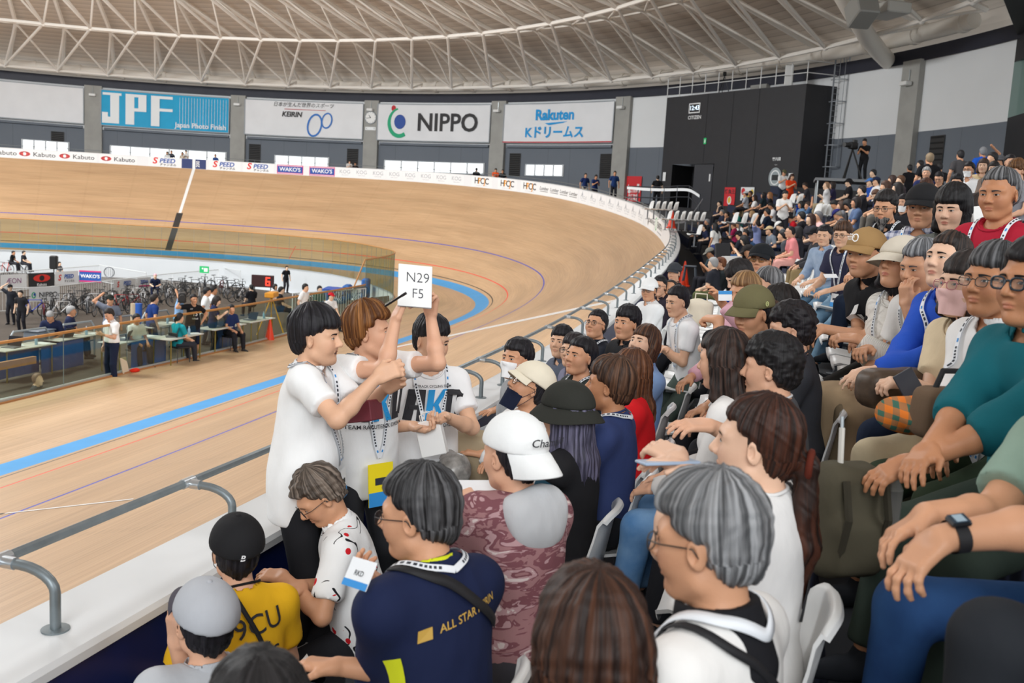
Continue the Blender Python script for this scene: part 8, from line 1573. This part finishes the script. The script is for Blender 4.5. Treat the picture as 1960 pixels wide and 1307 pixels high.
# grey crate, blue and beige rolls, tripod, cone, notice board and towel by the glass
p=at(75,618,22.8);e=empty('storage_crate',(p[0],p[1],.55),.1,label='grey plastic crate on the table in front of the bending official',cat='crate');mb=MB();mb.box((0,0,.15),(.62,.42,.3),None,0,.03);mb.build('body',[mat('crate_grey','#7d858e',.5)],e);mb=MB();mb.box((0,0,.31),(.66,.46,.03),None,0,.01);mb.build('rim',[mat('crate_rim','#6a727c',.5)],e)
for x,c_,lab in ((265,'#2f66c0','upright blue foam roll beside the red bicycle'),(257,'#c9b79a','upright beige foam roll left of the blue one')):
    p=ground(x,590,29);mb=MB();mb.lathe([(.11,0),(.11,1.0),(.03,1.0)],14);o=autosmooth(mb.build('foam_roll',[mat('roll_'+c_.strip('#'),c_,.6)],None,label=lab,cat='roll'));o.location=p
YM=mat('tripod_yellow','#d9a21c',.5);c=at(520,565,31);e=empty('survey_tripod',(c[0],c[1],zin(c[1])),label='yellow wooden survey tripod with orange box behind the glass',cat='tripod');hz=1.25
for a in(.5,2.6,4.7):mb=MB();mb.tube([(0,0,hz),(.5*math.cos(a),.5*math.sin(a),0)],.022,5);mb.build('leg',[YM],e)
mb=MB();mb.box((0,0,hz+.06),(.75,.3,.16),rotz(.3),0,.02);mb.build('head_box',[mat('tripod_orange','#e39a2c',.5)],e)
p=at(516,646,29.5);e=empty('traffic_cone',(p[0],p[1],-.06),label='orange traffic cone behind the near glass',cat='cone');mb=MB();mb.lathe([(.15,.04),(.025,.7)],14);mb.build('cone',[CONE],e);mb=MB();mb.box((0,0,.02),(.36,.36,.04));mb.build('base',[CONE],e)
p=onz(238,714,0.0);e=empty('framed_notice',tuple(p),rad(-80),label='small framed notice leaning against the glass by the white shirt',cat='notice');mb=MB();mb.box((0,0,.19),(.02,.28,.38),roty(rad(-12)));mb.build('frame',[mat('frame_pale','#d9c9b0',.5)],e);mb=MB();mb.box((-.013,0,.19),(.004,.23,.32),roty(rad(-12)));mb.build('sheet',[TOPM],e)
p=onz(258,711,.0);mb=MB()
V,Q,_=polygonise([U(('el',(0,0,.03),None,(.16,.09,.05)),0),U(('el',(.1,.05,.02),None,(.1,.06,.035)),.03)],.02);o=link('red_cloth',mesh('red_cloth',V,Q,[cloth('#e0301c')],None,True),label='crumpled red cloth on the boards beside the framed notice',cat='cloth');o.location=p
# low steel railings and timber stair edge inside the near glass
GRL=mat('railing_grey','#9aa2a6',.45,.4)
for i in range(7):
    p=np.array([5.5+i*1.7,5.6+.1*i,-.05]);e=empty('tube_railing',tuple(p),0,label='hooped grey tube railing, %s of the row behind the near glass from the left'%'first second third fourth fifth sixth seventh'.split()[i],cat='railing');mb=MB();mb.tube([(0,0,0),(0,0,.85),(.12,0,1.0),(1.1,0,1.0),(1.22,0,.85),(1.22,0,0)],.025,7);mb.tube([(0,0,.5),(1.22,0,.5)],.02,6);mb.build('hoop',[GRL],e)
mb=MB();mb.box((0,0,0),(7,.08,.16),rotz(.05));o=mb.build('timber_edge',[RAILW],None,label='pale timber beam edging the stairwell behind the near glass',cat='beam');o.location=(6.8,4.75,.45)
# ================================================================ SMALL THINGS IN THE STAND
def blob(name,c,prims,m,label,cat,h=.014,fold=.006,rz=0):
    V,Q,_=polygonise(prims,h);N=normals(V,Q);V=V+N*(wav(V,26,3)*fold)[:,None];o=link(name,mesh(name,V,Q,[m],None,True),label=label,cat=cat);o.location=c;o.rotation_euler=(0,0,rz);return o
o=blob('tote_bag',at(1340,598,7.6)-np.array([0,0,.1]),[U(('bx',(0,0,.09),None,(.05,.10,.10),.03),0),U(('el',(0,.03,.17),None,(.04,.06,.04)),.04)],cloth('#e6ddc8'),'cream canvas tote bag on a seat behind the teenage spectator','bag')
mb=MB();mb.tube([(0,-.05,.17),(0,-.045,.25),(0,.045,.25),(0,.05,.17)],.006,6);mb.build('handle',[cloth('#e6ddc8')],o)
o=blob('backpack',at(1618,985,2.65)-np.array([0,0,.15]),[U(('bx',(0,0,.14),None,(.07,.10,.16),.05),0),U(('bx',(-.06,0,.08),None,(.04,.08,.08),.03),.03)],cloth('#4f4a3c'),'olive backpack with side pockets standing on the floor below the knees','bag',.014,.008,.5)
for y in(-.06,.06):mb=MB();mb.tube([(-.08,y,.27),(-.11,y,.17),(-.08,y,.04)],.011,6);mb.build('strap',[cloth('#3c382e')],o)
mb=MB();mb.lathe([(.033,0),(.034,.15),(.014,.19),(.014,.22)],12,(-.02,-.12,.08));mb.build('bottle_pocket',[mat('bottle_clear','#6c6a66',.2)],o)
e=empty('folded_umbrella',tuple(at(1612,905,2.6)),label='folded white umbrella in a clear sleeve stuck in the olive backpack',cat='umbrella');mb=MB();mb.tube([(0,0,-.1),(.03,.01,.12)],.008,8);mb.build('canopy',[TOPM],e);mb=MB();mb.tube([(.03,.01,.12),(.035,.012,.15)],.005,6);mb.build('handle',[GRL],e)
o=blob('handbag',at(1712,742,3.62)-np.array([0,0,.07]),[U(('bx',(0,0,.07),None,(.07,.15,.075),.05),0)],mat('bag_brown','#4a3a2c',.5,noise=(40,.25)),'patterned dark brown handbag on the lap of the cobalt blouse','bag',.012,.004,.6)
o=blob('plaid_cloth',at(1778,800,3.05)-np.array([0,0,.03]),[U(('el',(0,0,.04),None,(.15,.12,.06)),0),U(('el',(.06,.08,.02),None,(.1,.08,.05)),.04)],cloth('#e07a2a','plaid','#3f6a5a'),'orange and green checked cloth bundled on a lap','cloth',.012,.010)
o=blob('shoulder_bag',at(1822,795,2.95)-np.array([0,0,.06]),[U(('bx',(0,0,.07),None,(.06,.12,.08),.03),0)],cloth('#6a5644'),'brown canvas shoulder bag behind the checked cloth','bag',.012,.004,.5)
mb=MB();mb.tube([(0,-.08,.12),(0,-.05,.2),(0,.05,.2),(0,.08,.12)],.01,6);mb.build('handle',[mat('strap_black','#16161a',.7)],o)
o=blob('canvas_bag',at(905,872,4.95)-np.array([0,0,.1]),[U(('bx',(0,0,.1),None,(.09,.11,.13),.05),0)],cloth('#a8977c'),'beige canvas bag at the foot of the blue parapet','bag')
o=blob('plastic_bag',at(868,905,4.75)-np.array([0,0,.08]),[U(('el',(0,0,.08),None,(.1,.09,.1)),0),U(('el',(.05,.06,.12),None,(.06,.06,.07)),.04)],mat('bag_clear','#8d8a86',.25,noise=(20,.5)),'crumpled plastic bag with dark contents behind the hosts','bag',.014,.012)
slab('paper_folder',at(905,945,3.05),CR,np.array([.6,.6,.3]),.16,.11,.03,[CARD],'open white paper box on the lap of the pink camouflage hoodie','box')
slab('pass_card',at(1388,566,5.2),CR,CU,.075,.055,.002,[CARD],'small white and blue pass card held by the pink shirt','card',0,([(rect(-.037,.008,.037,.027),0)],[LANC]))
slab('pass_card',at(1055,752,5.75),CR,CU*.5+CF*.5,.07,.05,.002,[mat('card_lilac','#c9cade',.5)],'lilac card held by the stocky person in dark green','card')
slab('phone',at(1278,884,2.4),CR*.9+CF*.2,CF,.15,.075,.008,[mat('phone_blue','#9fb4cc',.3)],'pale blue phone lying in the hands of the ponytail','phone')
slab('pass_card',at(1590,528,8.7),CR,CU*.4+CF*.6,.12,.07,.002,[CARD],'white card held by the glasses wearer on faded jeans','card')
slab('phone',at(1745,745,3.3),CR*.7+CU*.4,CU,.075,.14,.008,[mat('phone_dark','#3a3c44',.3)],'dark phone held by the pink mask wearer','phone')
slab('notice_card',at(1870,150,2),CR,CU,.01,.01,.001,[CARD],'unused','card') if False else None
slab('tote_bag',at(1885,425,5.2),CR*.9+CU*.1,CU,.14,.18,.04,[mat('bag_white','#f1f1ef',.7)],'white tote bag with a maroon block print beside the crimson T-shirt','bag',0,([(rect(-.06,-.08,.06,-.02),1),(shift(text('OT',.04,.02),.02,.005),0)],[RKD[0],MAROON]))
slab('seat_back_bag',at(1400,505,19),CR,CU,.4,.3,.12,[mat('bag_white','#f1f1ef',.7)],'white shopping bag on a seat in front of the dark beret','bag')
slab('backpack',at(1383,484,20),CR,CU,.3,.4,.16,[mat('pack_black','#1c1c20',.7)],'black backpack covered by a pink towel left of the white shopping bag','bag')
e=empty('step_stool',tuple(at(1322,508,24)-np.array([0,0,.4])),label='dark grey plastic stool beside the cones at the front of the stand',cat='stool');mb=MB();mb.box((0,0,.38),(.3,.3,.04),None,0,.01);mb.build('seat',[mat('stool_grey','#4a5058',.6)],e)
for a in(-1,1):
    for b in(-1,1):mb=MB();mb.tube([(a*.12,b*.12,.37),(a*.16,b*.16,0)],.022,5);mb.build('leg',[mat('stool_grey','#4a5058',.6)],e)
# seats left free in the nearest rows
for k in range(0,5):
    for s in np.arange(-5.2 if k<3 else -3.2,13.5,.47):
        p=spt(s,RE[k],RF[k])
        if not(k>=2 and np.hypot(*(p[:2]-CAM[:2]))<2.9) and all((p[0]-a)**2+(p[1]-b)**2>.36**2 for a,b in SEATS) and np.hypot(*(p[:2]-CAM[:2]))>1.3:
            if k==0 and s<-1.2:continue
            seat(p[0],p[1],p[2],tth(s)+math.pi/2,'free white plastic stadium seat in the rows along the straight','free white seats')
